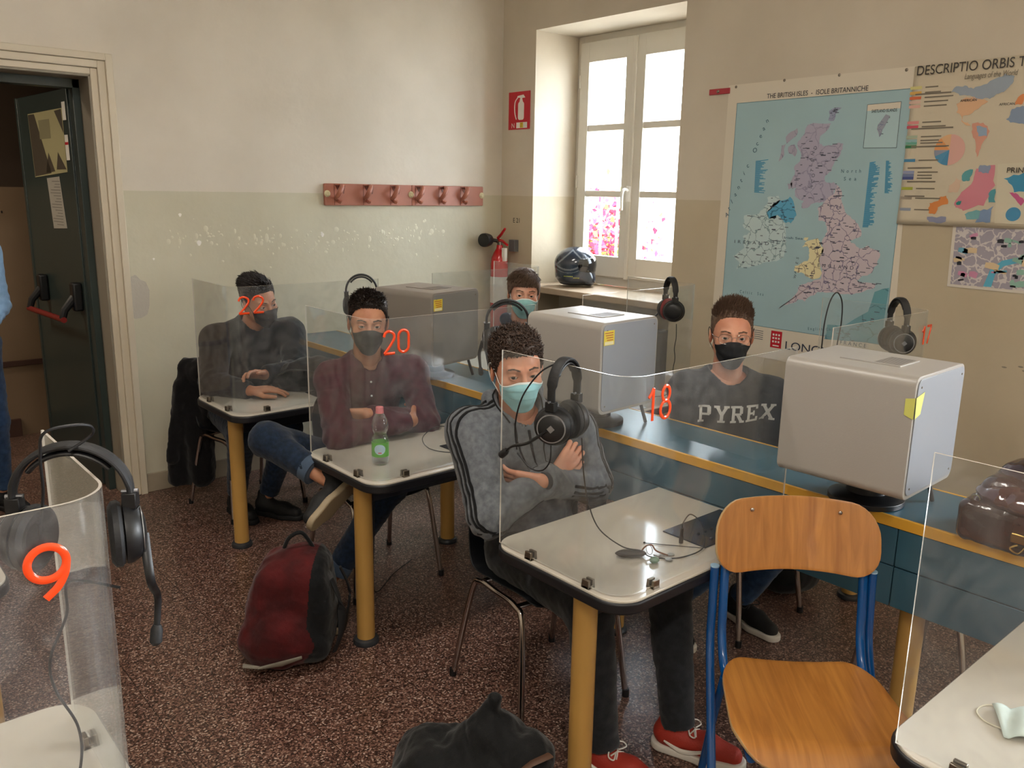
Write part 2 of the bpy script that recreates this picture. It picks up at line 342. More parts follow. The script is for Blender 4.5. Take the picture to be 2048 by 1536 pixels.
# ------------------------------------------------------------------ the room
XL, YF = -3.6, -4.6
b = MB(); b.box(XL-.2, XW+.6, YF-.2, 8.2, -.15, 0); floor = struct(b.build('floor', M_floor, smooth=0))
b = MB(); b.box(XL-.2, XW+.6, YF-.2, YW+.25, ZC, ZC+.15); struct(b.build('ceiling', M_ceil, smooth=0))
DX0, DX1, DZ = .12, 1.40, 2.392      # doorway in the back wall
b = MB(); b.box(XL-.2, DX0, YW, YW+.25, 0, ZC); b.box(DX1, XW+.6, YW, YW+.25, 0, ZC); b.box(DX0, DX1, YW, YW+.25, DZ, ZC)
wb_ = struct(b.build('wall_back', M_wall_b, smooth=0))
# window wall with its three deep openings and the radiator niches below
WIN = [(3.42, 4.75), (-1.7, -.2), (-4.15, -2.65)]; WZ0, WZ1 = 1.14, 2.94
b = MB(); ys = sorted([YF-.2, YW]+[v for w in WIN for v in w])
for i in range(0, len(ys), 2): b.box(XW, XW+.55, ys[i], ys[i+1], 0, ZC)
for y0, y1 in WIN:
    b.box(XW, XW+.55, y0, y1, WZ1, ZC); b.box(XW+.3, XW+.55, y0, y1, 0, WZ0-.03)
wr_ = struct(b.build('wall_right', M_wall_r, smooth=0))
b = MB(); b.box(XL-.2, XL, YF, YW, 0, ZC); struct(b.build('wall_left', M_wall_b, smooth=0))
b = MB(); b.box(XL, XW, YF-.2, YF, 0, ZC); struct(b.build('wall_front', M_wall_b, smooth=0))
b = MB(); b.box(DX1+.11, XW, YW-.015, YW, 0, .115); struct(b.build('baseboard_back', M_base, bevel=.003))
b = MB(); b.box(XW-.015, XW, YF, 3.40, 0, .115); b.box(XW-.015, XW, 4.76, YW-.016, 0, .115); struct(b.build('baseboard_right', M_base, bevel=.003))
# corridor behind the door
b = MB(); b.box(-2.2, 3.2, 6.9, 7.1, 0, 3.2); b.box(-2.4, -2.2, YW+.25, 7.1, 0, 3.2); b.box(3.2, 3.4, YW+.25, 7.1, 0, 3.2); struct(b.build('wall_corridor', M_dirty, smooth=0))
b = MB(); b.box(-2.2, 3.4, YW+.25, 7.1, 3.2, 3.3); struct(b.build('ceiling_corridor', M_dirty, smooth=0))
b = MB(); b.box(-2.2, 1.2, 6.87, 6.9, .0, .13); b.box(-2.2, 3.2, 6.885, 6.9, .52, .56); struct(b.build('baseboard_corridor', P('brown_corridor_trim', '4a3026', .6), bevel=.003))
# scuffed holes along the corridor plaster
b = MB()
for i in range(26):
    x = RNG.uniform(.4, 1.33); z = 1.62-.10*max(0, (x-1.0))+RNG.normal()*.03; s = RNG.uniform(.005, .018)
    b.ell((x, 6.899, z), (s*.7, .004, s*1.4), 8, 5)
struct(b.build('trim_scuffs_corridor', P('gouged_plaster', '20150f', .9)))
# door frame: stepped moulding round the opening
b = MB()
for w0, w1, d in ((0, .035, .015), (.035, .075, .028), (.075, .112, .04)):
    b.box(DX1+w0-.001, DX1+w1, YW-d, YW, 0, DZ+w1); b.box(DX0-w1, DX0-w0+.001, YW-d, YW, 0, DZ+w1); b.box(DX0-w0, DX1+w0, YW-d, YW, DZ+w0, DZ+w1)
fr = struct(b.build('trim_1', M_trim, bevel=.004, seg=2))
b = MB(); b.box(DX1-.012, DX1, YW-.01, YW+.255, 0, DZ); b.box(DX0, DX0+.012, YW-.01, YW+.255, 0, DZ); b.box(DX0, DX1, YW-.01, YW+.255, DZ-.012, DZ); struct(b.build('trim_2', P('grey_jamb_paint', '8b8375', .5), bevel=.003))
b = MB(); b.box(DX1-.05, DX1-.012, YW+.17, YW+.25, 0, DZ-.012); b.box(DX0+.012, DX1-.012, YW+.17, YW+.25, DZ-.06, DZ-.012); struct(b.build('trim_3', M_doorgreen, bevel=.003))
# door leaf swung out into the corridor; panic bar, poster, notices
dl = thing('door', 'open dark green metal door with a red push bar, in the doorway', 'door', (1.372, YW+.27, 0), math.radians(4)); dl['kind'] = 'structure'; dl.name = 'door_1'
def dpart(mb, name, mats, **k): o = mb.build(name, mats, **k); o.parent = dl; return o
b = MB(); b.box(-.022, .022, 0, .98, .012, DZ-.05); b.box(-.027, .022, .94, .98, .012, DZ-.05); b.box(-.03, -.02, 0, .03, .012, DZ-.05); dpart(b, 'door_leaf', M_doorgreen, bevel=.004)
b = MB()
for y in (.10, .72): b.box(-.075, -.022, y-.035, y+.035, 1.08, 1.25)
dpart(b, 'push_bar_bracket', M_black, bevel=.012, seg=3)
b = MB()
for y in (.10, .72): b.tube([(-.06, y, 1.16), (-.12, y, 1.09), (-.135, y, 1.04)], [.026, .022, .02], 10)
dpart(b, 'push_bar_arm', M_black)
b = MB(); b.cyl((-.135, .08, 1.035), (-.135, .74, 1.035), .017); dpart(b, 'push_bar', P('dull_red_bar', '7c1a16', .4))
wbx = wb_
def flat_yz(b, pts, x, t=.0012, mi=0):  # thin sheet in the plane x = const (local), pts = (y, z)
    M = Matrix(((0, 0, -1, x), (1, 0, 0, 0), (0, 1, 0, 0), (0, 0, 0, 1))); return b.prism(pts, 0, t, M, mi)
ps = thing('poster', 'pale yellow poster with dark triangles on the green door', 'poster', (1.372, YW+.27, 0), math.radians(4))
def onto(mb, par, name, mats, **k): o = mb.build(name, mats, **k); o.parent = par; return o
b = MB(); flat_yz(b, [(.12, 1.885), (.72, 1.855), (.745, 2.235), (.115, 2.24)], -.0235, .001); onto(b, ps, 'sheet', P('pale_yellow_print', 'b4ad84', .4), smooth=0)
b = MB(); flat_yz(b, [(.74, 2.23), (.62, 2.23), (.40, 1.88), (.715, 1.86)], -.0247, .0003); flat_yz(b, [(.13, 2.235), (.25, 2.23), (.12, 2.10)], -.0247, .0003); flat_yz(b, [(.13, 1.90), (.30, 1.90), (.25, 2.0)], -.0247, .0003); flat_yz(b, [(.33, 1.89), (.5, 1.88), (.42, 2.0)], -.0247, .0003)
onto(b, ps, 'printed_triangles', P('brown_grey_print', '4c4439', .5), smooth=0)
b = MB(); flat_yz(b, [(.35, 2.08), (.55, 2.08), (.55, 2.19), (.35, 2.19)], -.0251, .0003)
onto(b, ps, 'printed_block', P('grey_print', '8c8668', .5), smooth=0)
nt = thing('notice_sheet', 'narrow white typed notice below the poster on the green door', 'notice', (1.372, YW+.27, 0), math.radians(4))
b = MB(); flat_yz(b, [(.22, 1.56), (.46, 1.55), (.50, 1.85), (.27, 1.86)], -.0235, .001); onto(b, nt, 'sheet', P('grey_white_paper', 'a9a49a', .7), smooth=0)
b = MB()
for i in range(16):
    z = 1.83-.017*i; flat_yz(b, [(.27, z), (.27+.14+.05*math.sin(i*5), z), (.27+.14+.05*math.sin(i*5), z+.004), (.27, z+.004)], -.0248, .0002)
onto(b, nt, 'typed_lines', P('grey_ink', '77726c', .7), smooth=0)
for z0, z1, y, lab, mt in ((2.17, 2.27, .035, 'small white sticker at the top edge of the green door', M_white), (1.95, 2.09, .035, 'narrow white and red sticker on the green door edge', M_white)):
    st = thing('sticker', lab, 'sticker', (1.372, YW+.27, 0), math.radians(4)); b = MB(); flat_yz(b, [(y, z0), (y+.055, z0), (y+.055, z1), (y, z1)], -.0312, .0006); onto(b, st, 'sheet', mt, smooth=0)
    if z0 < 2: b = MB(); flat_yz(b, [(y, z0+.085), (y+.055, z0+.085), (y+.055, z0+.10), (y, z0+.10)], -.0319, .0003); onto(b, st, 'red_band', M_red, smooth=0)
# peeled patches and lifted paint on the back wall
pt = [(1.515, 1.30), (1.55, 1.315), (1.575, 1.285), (1.605, 1.27), (1.622, 1.22), (1.615, 1.13), (1.60, 1.08), (1.565, 1.062), (1.53, 1.06), (1.515, 1.07)]
MBK = Matrix(((1, 0, 0, 0), (0, 0, -1, YW), (0, 1, 0, 0), (0, 0, 0, 1)))
b = MB(); b.prism(pt, 0, .0015, MBK); struct(b.build('wall_back_bare_patch', M_patch, smooth=0))
b = MB()
for i in range(170):
    x = RNG.uniform(1.75, 3.75); z = 1.49+.035*math.sin(x*4)+RNG.normal()*.035*(1+(RNG.uniform() < .15)*2); s = abs(RNG.normal())*.004+.0022
    b.ell((x, YW, z), (s*RNG.uniform(.5, 2.2), .0014, s*RNG.uniform(.6, 2.4)), 7, 4)
struct(b.build('wall_back_lifted_paint', M_flake))
b = MB()
for x, z, s in ((1.931, 1.485, .014), (1.829, 1.651, .009), (2.755, 1.517, .012), (2.75, 1.53, .007), (1.66, 1.40, .006)):
    b.prism([(x+s*math.cos(a)*(1+.3*math.sin(a*3)), z+s*1.2*math.sin(a)) for a in np.linspace(0, 6.28, 10)[:-1]], 0, .001, MBK)
struct(b.build('wall_back_chips', M_fwhite, smooth=0))
# ---- window_1 : frame, two casements with three panes each, handle, sill
def window(n, y0, y1, full=True):
    fx = XW+.43; z0, z1 = WZ0, 2.94; ym = (y0+y1)/2+ (.03 if n == 1 else 0)
    if n == 1: y0w, ym = y0+.07, 4.155
    else: y0w = y0
    t = bpy.data.objects.new('window_%d' % n, None); C.objects.link(t); t['kind'] = 'structure'; t['label'] = 'pale wooden casement window with six panes' ; 
    b = MB(); w = .055
    b.box(fx, fx+.08, y0w, y0w+w, z0, z1); b.box(fx, fx+.08, y1-w, y1, z0, z1); b.box(fx, fx+.08, y0w+w, y1-w, z1-w, z1); b.box(fx, fx+.08, y0w+w, y1-w, z0, z0+.10)
    b.build('window_frame', M_winframe, t, bevel=.004)
    for a, c in ((y0w+w, ym), (ym, y1-w)):
        b = MB(); s = .088; zb, zt = z0+.07, z1-w+.005
        b.box(fx-.03, fx+.03, a, a+s, zb, zt); b.box(fx-.03, fx+.03, c-s, c, zb, zt); b.box(fx-.03, fx+.03, a+s, c-s, zt-.14, zt); b.box(fx-.03, fx+.03, a+s, c-s, zb, 1.358)
        for z in (2.286, 1.813): b.box(fx-.022, fx+.022, a+s, c-s, z-.022, z+.022)
        o = b.build('casement', M_winframe, t, bevel=.002)
        b = MB(); b.box(fx-.002, fx+.002, a+s-.005, c-s+.005, 1.35, zt-.135); b.build('pane', M_glass, o, smooth=0)
    b = MB(); b.box(fx-.045, fx-.028, ym-.016, ym+.016, z0+.06, z1-w); b.build('meeting_strip', M_winframe, t, bevel=.004)
    b = MB(); b.box(fx-.058, fx-.04, ym-.02, ym+.012, 1.76, 1.87); b.tube(spline([(fx-.055, ym-.004, 1.84), (fx-.10, ym-.004, 1.845), (fx-.112, ym+.002, 1.80), (fx-.105, ym+.006, 1.70)], 6), .011, 10)
    b.build('window_handle', P('white_handle', 'e9e6e0', .25), t, bevel=.003)
    b = MB()
    for z in (2.62, 1.9, 1.36): b.cyl((fx-.032, y1-w, z-.045), (fx-.032, y1-w, z+.045), .008, n=10)
    b.build('hinge', M_winframe, t)
    b = MB(); b.prism(rrect(XW-.085, y0-.03, XW+.43, y1+.0, .01, 2), WZ0-.045, WZ0); 
    o = struct(b.build('window_sill_%d' % n, M_stone, bevel=.006))
for i, (a, c) in enumerate(WIN): window(i+1, a, c)
# radiator in the niche under the corner window
rd = thing('radiator', 'dark grey column radiator in the niche under the window sill', 'radiator', (XW+.15, 4.1, 0))
M_rad = P('radiator_grey', '5e5c5b', .5)
b = MB()
for i in range(16): y = 3.55+i*.07; b.prism(rrect(XW+.1, y, XW+.24, y+.05, .02, 4), .12, .92)
b.build('fins', M_rad, rd, bevel=.008)
b = MB(); b.cyl((XW+.17, 3.5, .18), (XW+.17, 4.72, .18), .02); b.cyl((XW+.17, 3.6, 0), (XW+.17, 3.6, .2), .018); b.build('pipe', M_rad, rd); b = MB(); b.cyl((XW+.17, 3.5, .86), (XW+.17, 4.72, .86), .02); b.build('pipe', M_rad, rd)
# outside: balcony railing, red bougainvillea, pale houses and yard
b = MB(); b.box(5.4, 40, -30, 40, -1.2, -1.0); o = b.build('ground_outside', P('sunlit_yard', 'd8d0c2', .9), smooth=0); o['kind'] = 'structure'
gr = thing('window_grille', 'iron bars standing outside the corner window', 'grille', (5.02, 4.1, 0))
b = MB()
for i in range(11): y = 3.2+i*.17; b.cyl((5.02, y, .95), (5.02, y, 2.22 if i % 2 else 2.22), .010, n=8)
b.build('bars', P('pale_iron', '9aa0ab', .5), gr)
b = MB(); b.box(5.0, 5.04, 3.0, 5.1, 2.2, 2.23); b.box(5.0, 5.04, 3.0, 5.1, .95, .98); b.box(5.0, 5.04, 3.0, 3.03, .0, 2.23); b.box(5.0, 5.04, 5.07, 5.1, .0, 2.23); b.box(4.85, 5.06, 2.95, 5.15, -1, .0); b.build('rail', P('pale_iron', '9aa0ab', .5), gr)
bh = thing('flowering_bush', 'red flowering bush beyond the window grille', 'bush', (7.4, 6.95, -1)); V = []; F = []; mi = []
for i in range(2600):
    c = np.array([7.4, 6.95, .95])+RNG.normal(size=3)*np.array([.3, .24, .32]); s = RNG.uniform(.03, .06); a = RNG.normal(size=3); a /= np.linalg.norm(a); u = np.cross(a, RNG.normal(size=3)); u /= np.linalg.norm(u); w = np.cross(a, u)
    n0 = len(V); V += [c-u*s, c+w*s*.6+a*s*.3, c+u*s, c-w*s*.6+a*s*.3]; F.append((n0, n0+1, n0+2, n0+3)); mi.append(0 if RNG.uniform() < .7 else 1)
raw('blossoms', V, F, [P('crimson_petal', 'd0204a', .6), P('leaf_green', '6f8a3a', .6)], bh, mi)
b = MB(); b.tube([(7.4, 6.95, -1), (7.38, 6.9, -.1), (7.42, 6.95, .9)], [.06, .05, .02], 8); b.build('stem', P('bark', '6b5442', .9), bh)
hs = thing('house', 'pale sunlit house across the yard seen through the window', 'building', (15, 12, -1))
b = MB(); b.box(14, 22, 4, 19, -1, 3.2); b.build('wall', P('pale_house_plaster', 'f0e6da', .9), hs, smooth=0)
b = MB()
for y in (7.2, 10.0, 12.8, 15.6):
    for z in (1.2,): b.box(13.96, 14.0, y, y+1.1, z, z+1.4)
b.build('shutters', P('washed_red_shutter', 'c07a6a', .7), hs, smooth=0)
b = MB(); b.box(13.6, 22.4, 3.6, 19.4, 3.2, 3.4); b.build('roof', P('pale_tiles', 'd8b7a0', .9), hs, smooth=0)
# strong sun outside (it lights the yard and the houses; the room's windows face away from it)
sl = bpy.data.lights.new('sun', 'SUN'); sl.energy = 6; sl.angle = .01; so = bpy.data.objects.new('sun', sl); C.objects.link(so); so.rotation_euler = (math.radians(12), math.radians(-52), 0)
# ------------------------------------------------------------------ desks. Two rows along a low petrol blue bench
def make_bench():
    t = thing('bench', 'petrol blue bench with yellow front edge carrying the three monitor cabinets', 'bench', (2.575, 2.1, 0))
    b = MB(); b.box(2.408, 2.745, -.6, 4.95, .872, .9); b.build('worktop', M_blue, t, bevel=.002)
    b = MB(); b.box(2.398, 2.409, -.6, 4.95, .868, .9015); b.build('edge_strip', M_yel2, t, bevel=.002)
    b = MB(); b.box(2.744, 2.754, -.6, 4.95, .868, .9015); b.build('edge_strip', M_yel2, t, bevel=.002)
    for y0, y1 in ((-.6, 1.012), (1.016, 3.2), (3.204, 4.95)):
        b = MB(); b.box(2.402, 2.422, y0, y1, .749, .866); b.build('upper_panel', M_blue, t, bevel=.001)
        b = MB(); b.box(2.402, 2.422, y0, y1, .62, .745); b.build('lower_panel', M_blue, t, bevel=.001)
        b = MB(); b.box(2.73, 2.75, y0, y1, .62, .866); b.build('rear_panel', M_blue, t, bevel=.001)
    b = MB(); b.box(2.426, 2.726, -.6, 4.95, .68, .69); b.build('cable_tray', M_groove, t, smooth=0)
    for y in (.98, 2.18, 3.38, 4.6):
        b = MB(); b.cyl((2.50, y, .02), (2.50, y, .68), .037); l = b.build('leg', M_yel, t)
        b = MB(); b.lathe([(.05, 0), (.052, .012), (.046, .022), (.037, .026)], (2.50, y, 0)); b.build('foot_cap', M_foot, l)
    return t
make_bench()
def make_table(sg, label, loc):
    """local frame: origin at outer edge, x runs towards the bench (sg = +1: bench on the +x side)"""
    t = thing('student_desk', label, 'desk', (0, 0, 0), 0, 'student desks along the bench')
    X = lambda a: a*sg
    L, D = .83, .565
    def poly(i, r): 
        p = rrect(i, i, L, D-i, r, 8, (0, 1, 1, 0)); return p if sg > 0 else [(-x, y) for x, y in p][::-1]
    b = MB(); b.prism(poly(0, .09), .702, .736); b.build('edge_band', M_rub, t, bevel=.006, seg=3)
    b = MB(); b.prism(poly(.006, .085), .734, .7425); b.build('tabletop', M_lam, t, bevel=.002, seg=2)
    b = MB(); x0, x1 = sorted((X(.12), X(L-.01))); b.box(x0, x1, .20, .235, .60, .70); b.build('apron', M_navy, t, bevel=.003)
    b = MB(); b.cyl((X(.075), .20, .02), (X(.075), .20, .702), .0365, n=32); l = b.build('leg', M_yel, t)
    b = MB(); b.lathe([(.052, 0), (.054, .010), (.05, .02), (.037, .026)], (X(.075), .20, 0)); b.build('foot_cap', M_foot, l)
    b = MB(); x0, x1 = sorted((X(.50), X(L-.02))); b.box(x0, x1, .10, .27, .7425, .7465); cp = b.build('control_plate', M_plate, t, bevel=.001)
    b = MB()
    for k in range(6): cx = X(.57+.035*(k % 3)); cy = .13+.05*(k//3); b.box(cx-.006, cx+.006, cy-.003, cy+.003, .7465, .7505)
    b.build('switch', M_black, cp, bevel=.001)
    b = MB(); cx = X(.70); b.box(cx-.02, cx+.02, .16, .185, .7465, .749); b.build('indicator', P('orange_red_indicator', 'b5482c', .4), cp, bevel=.001)
    t.location = loc; return t
ta = make_table(1, 'student desk with keys and earphone case on it, behind the chair with blue frame', (1.575, 1.355, 0))
L = {22: 'white-topped desk in the back corner where the person in black leans, screen 22', 20: 'white-topped desk carrying the water bottle, screen 20', 16: 'white-topped desk in the lower right corner with a face mask on it'}
dup(ta, (1.555, 2.565, 0), label=L[20]); dup(ta, (1.56, 3.80, 0), label=L[22]); dup(ta, (1.56, .085, 0), label=L[16])
tb = make_table(-1, 'student desk on the window side in front of the PYREX sweatshirt, screen 17', (3.66, 1.50, 0))
dup(tb, (3.665, 2.70, 0), label='student desk on the window side in front of the person in the pale blue mask')
dup(tb, (3.67, 3.90, 0), label='student desk in the far corner below the fire extinguisher')
dup(tb, (.385, 1.27, 0), label='white-topped desk in the lower left corner under the screen numbered 9')
dup(tb, (.375, 2.50, 0), label='white-topped desk at the left edge behind the screen numbered 9')
# ------------------------------------------------------------------ clear acrylic screens bent round the desk corner
def digit(ch, w, h):
    S = {'0': [[(w*.5+w*.5*math.cos(a), h*.5+(h*.5-w*.5)*(1 if math.sin(a) >= 0 else -1)+w*.5*math.sin(a)) for a in np.linspace(0, 2*math.pi, 33)[:-1]]],
         '1': [[(w*.1, h*.72), (w*.35, h*.84), (w*.55, h)], [(w*.55, h), (w*.55, 0)]],
         '2': [spline([(0, h*.76), (w*.12, h*.93), (w*.5, h), (w*.9, h*.88), (w*.95, h*.66), (w*.6, h*.36), (0, 0)], 6), [(0, 0), (w, 0)]],
         '7': [[(0, h), (w, h)], [(w, h), (w*.3, 0)]],
         '8': [[(w*.5+w*.38*math.cos(a), h*.76+h*.235*math.sin(a)) for a in np.linspace(0, 6.2832, 25)[:-1]], [(w*.5+w*.5*math.cos(a), h*.27+h*.27*math.sin(a)) for a in np.linspace(0, 6.2832, 25)[:-1]]],
         '9': [[(w*.5+w*.5*math.cos(a), h*.68+h*.32*math.sin(a)) for a in np.linspace(0, 6.2832, 31)[:-1]], spline([(w, h*.66), (w*.93, h*.42), (w*.72, h*.18), (w*.38, 0)], 6)]}
    return S[ch]
def make_screen(name, label, path, z0, z1, clips, num=None, loops=True):
    """path: plan polyline of the sheet, num: (text, x, z, y, digit w, h, stroke r, axis, sign)"""
    t = thing('acrylic_screen', label, 'desk screen', (path[0][0], path[0][1], z0), 0, 'clear screens round the desks')
    P_ = [Vector((x, y, 0)) for x, y in path]; N = len(P_); o1 = []; o2 = []
    for i in range(N):
        d = ((P_[min(i+1, N-1)]-P_[max(i-1, 0)])).normalized(); nn = Vector((-d.y, d.x, 0))*.0024
        o1.append(P_[i]+nn); o2.append(P_[i]-nn)
    b = MB(); V = [(p.x, p.y, z) for z in (z0, z1) for p in o1+o2[::-1]]; n = 2*N
    F = []; mi = []
    for i in range(n):
        j = (i+1) % n; F.append((i, j, n+j, n+i)); mi.append(1 if i in (N-1, n-1) else 0)
    b.add(V, F); b.m = mi; b.add(V, [tuple(range(n))[::-1], tuple(range(n, 2*n))], 1)
    b.build('sheet', [M_acr, M_acre], t, smooth=30)
    for cx, cy, ax in clips:
        M = Matrix.Translation((cx, cy, 0)) @ Matrix.Rotation(ax, 4, 'Z'); b = MB()
        b.box(-.013, .013, -.013, -.004, .743, .768, 0, M); b.box(-.013, .013, .004, .013, .743, .768, 0, M); b.box(-.013, .013, -.013, .013, .743, .751, 0, M)
        b.build('clip', M_steel, t, bevel=.0015)
    if num:
        txt, x, z, y, w, h, r, gap, face = num; q = 0
        for ch in txt:
            b = MB()
            for st in digit(ch, w, h):
                cl = ch in '0' or (ch in '89' and len(st) > 20); pts = [(x+q+px, y, z+pz) for px, pz in st]
                b.tube(pts, r, 10, closed=cl, flat=.45, up=(0, 1, 0))
            b.build('numeral', M_org, t); q += w+gap
    return t
def arc(cx, cy, r, a0, a1, n=8): return [(cx+r*math.cos(math.radians(a0+(a1-a0)*k/n)), cy+r*math.sin(math.radians(a0+(a1-a0)*k/n))) for k in range(n+1)]
def Lpath(x, y0, y1, x1, r=.075): return [(x, y1)]+[(x, y1-(y1-y0-r)*k/4) for k in (1, 2, 3)]+arc(x+r, y0+r, r, 180, 270)+[(x+r+(x1-x-r)*k/4, y0) for k in (1, 2, 3, 4)]
def Rpath(x, y0, y1, x1, r=.075): return [(x, y1)]+[(x, y1-(y1-y0-r)*k/4) for k in (1, 2, 3)]+arc(x-r, y0+r, r, 0, -90)+[(x-r+(x1-x+r)*k/4, y0) for k in (1, 2, 3, 4)]
PI2 = math.pi/2
make_screen('', 'clear bent screen marked with an orange 18, around the desk behind the blue-framed chair', Lpath(1.598, 1.385, 1.885, 2.385), .747, 1.36, [(1.598, 1.74, PI2), (1.598, 1.50, PI2), (1.74, 1.385, 0)], ('18', 1.667, 1.237, 1.379, .040, .088, .0050, .014, -1))
make_screen('', 'clear bent screen marked with an orange 20, around the desk with the water bottle', Lpath(1.58, 2.60, 3.09, 2.38), .747, 1.36, [(1.58, 2.95, PI2), (1.58, 2.71, PI2), (1.72, 2.60, 0)], ('20', 1.633, 1.232, 2.594, .045, .082, .0054, .017, -1))
make_screen('', 'clear bent screen marked with an orange 22, in front of the person in black', Lpath(1.585, 3.83, 4.32, 2.38), .747, 1.36, [(1.585, 4.18, PI2), (1.585, 3.95, PI2), (1.73, 3.83, 0)], ('22', 1.613, 1.235, 3.824, .05, .078, .0052, .022, -1))
make_screen('', 'clear screen around the desk in the lower right corner, in front of the briefcase', Lpath(1.583, .115, .62, 2.38), .747, 1.36, [(1.583, .50, PI2), (1.583, .25, PI2), (1.73, .115, 0)])
make_screen('', 'clear screen marked with an orange 17, under the poster on the window side', Rpath(3.68, 1.52, 2.03, 2.85), .747, 1.36, [(3.68, 1.9, PI2), (3.68, 1.65, PI2), (3.5, 1.52, 0)], ('17', 3.578, 1.222, 1.514, .034, .076, .0055, .012, -1))
make_screen('', 'clear screen with the red and black headset hanging on it, below the window', Rpath(3.66, 2.715, 3.22, 2.78), .747, 1.36, [(3.66, 3.1, PI2), (3.66, 2.85, PI2), (3.5, 2.715, 0)])
make_screen('', 'clear screen in the far corner in front of the fire extinguisher', Rpath(3.66, 3.93, 4.42, 2.80), .747, 1.36, [(3.66, 4.3, PI2), (3.66, 4.05, PI2), (3.5, 3.93, 0)])
make_screen('', 'clear bent screen marked with an orange 9, in the lower left corner', Rpath(.34, 1.315, 1.76, -.40), .747, 1.36, [(.34, 1.64, PI2), (.34, 1.45, PI2), (.2, 1.315, 0)], ('9', .214, 1.222, 1.309, .052, .08, .0062, .01, -1))
# ------------------------------------------------------------------ monitor cabinets on the bench
def make_cabinet():
    t = thing('monitor_cabinet', '', 'monitor cabinet', (0, 0, 0), 0, 'monitor cabinets on the bench')
    W_, D_, H_ = .345, .385, .352
    MX = Matrix(((1, 0, 0, 0), (0, 0, 1, 0), (0, 1, 0, 0), (0, 0, 0, 1)))
    pr = rrect(-W_/2, .098, W_/2, .098+H_, .028, 6); b = MB(); b.prism(pr, -D_/2, D_/2, MX); b.build('housing', M_cab, t, bevel=.002)
    for s in (-1, 1):
        b = MB(); pr = rrect(-W_/2+.012, .11, W_/2-.008, .09+H_, .022, 6); y0, y1 = sorted((s*D_/2, s*(D_/2+.003))); b.prism(pr, y0, y1, MX); e = b.build('end_panel', M_cabe, t, bevel=.001)
    b = MB()
    for x, z in ((-.14, .13), (.14, .13), (.145, .42), (-.14, .42)): b.cyl((x, -D_/2-.0028, z), (x, -D_/2-.0045, z), .003, n=8)
    b.build('screw', M_steel, t)
    b = MB(); b.box(-.06, .075, -.10, .08, .4495, .453); b.build('vent_plate', M_cab, t, bevel=.001)
    b = MB()
    for i in range(12): b.box(-.05+.01*i, -.046+.01*i, -.094, -.02, .4528, .4534)
    b.build('vent_slots', P('vent_slot_grey', '6f6b68', .6), t, smooth=0)
    b = MB(); b.lathe([(.112, 0), (.112, .016), (.095, .024), (.06, .03), (.055, .10)], (.045, 0, 0), 40); b.build('swivel_base', M_black, t, bevel=.001)
    b = MB(); b.box(.02, .155, -.10, .10, .07, .10); b.tube([(.16, -.13, .10), (.19, -.145, .0)], .008, 6); b.build('bracket', M_black, t, bevel=.003)
    return t
cb = make_cabinet()
def cabinet_sticker(t, peel):
    b = MB()
    if peel:   # label wrapped round the edge, its lower corner lifting
        b.prism([(-.17, .395), (-.118, .405), (-.132, .345), (-.165, .335)], -.197, -.1965, Matrix(((1, 0, 0, 0), (0, 0, 1, 0), (0, 1, 0, 0), (0, 0, 0, 1))))
        b.add([(-.1745, -.196, .395), (-.1745, -.17, .39), (-.1745, -.17, .345), (-.1745, -.196, .335)], [(0, 1, 2, 3)])
    else: b.box(-.16, -.10, -.1970, -.1962, .365, .42)
    o = b.build('warning_label', P('pale_yellow_label', 'cfcf6c', .5) if peel else M_stick, smooth=0); o.parent = t
    if not peel:
        b = MB()
        for i in range(4): b.box(-.155+.004*i, -.108, -.1974, -.1970, .41-.009*i, .413-.009*i)
        o2 = b.build('label_print', P('red_print', 'a8442a', .6), smooth=0); o2.parent = o
        b = MB(); b.box(-.155, -.105, -.1974, -.1970, .367, .379); o2 = b.build('label_print', P('cream_print', 'e5dcae', .6), smooth=0); o2.parent = o
c2 = dup(cb, (2.425, 2.31, .9015), math.radians(3), 'grey monitor cabinet with yellow label, middle of the bench behind the large headset')
c3 = dup(cb, (2.40, 3.42, .9015), math.radians(12), 'shaded grey monitor cabinet with yellow label, farthest back on the bench')
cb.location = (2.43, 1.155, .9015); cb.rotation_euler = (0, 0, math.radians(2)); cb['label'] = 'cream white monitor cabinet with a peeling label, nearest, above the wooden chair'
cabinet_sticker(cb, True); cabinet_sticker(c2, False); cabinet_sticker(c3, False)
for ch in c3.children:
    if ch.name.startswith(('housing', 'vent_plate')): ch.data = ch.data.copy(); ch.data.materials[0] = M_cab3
    if ch.name.startswith('end_panel'): ch.data = ch.data.copy(); ch.data.materials[0] = P('shaded_end_panel', '7c7a78', .3)  # end panels darkened as well, shade painted into them
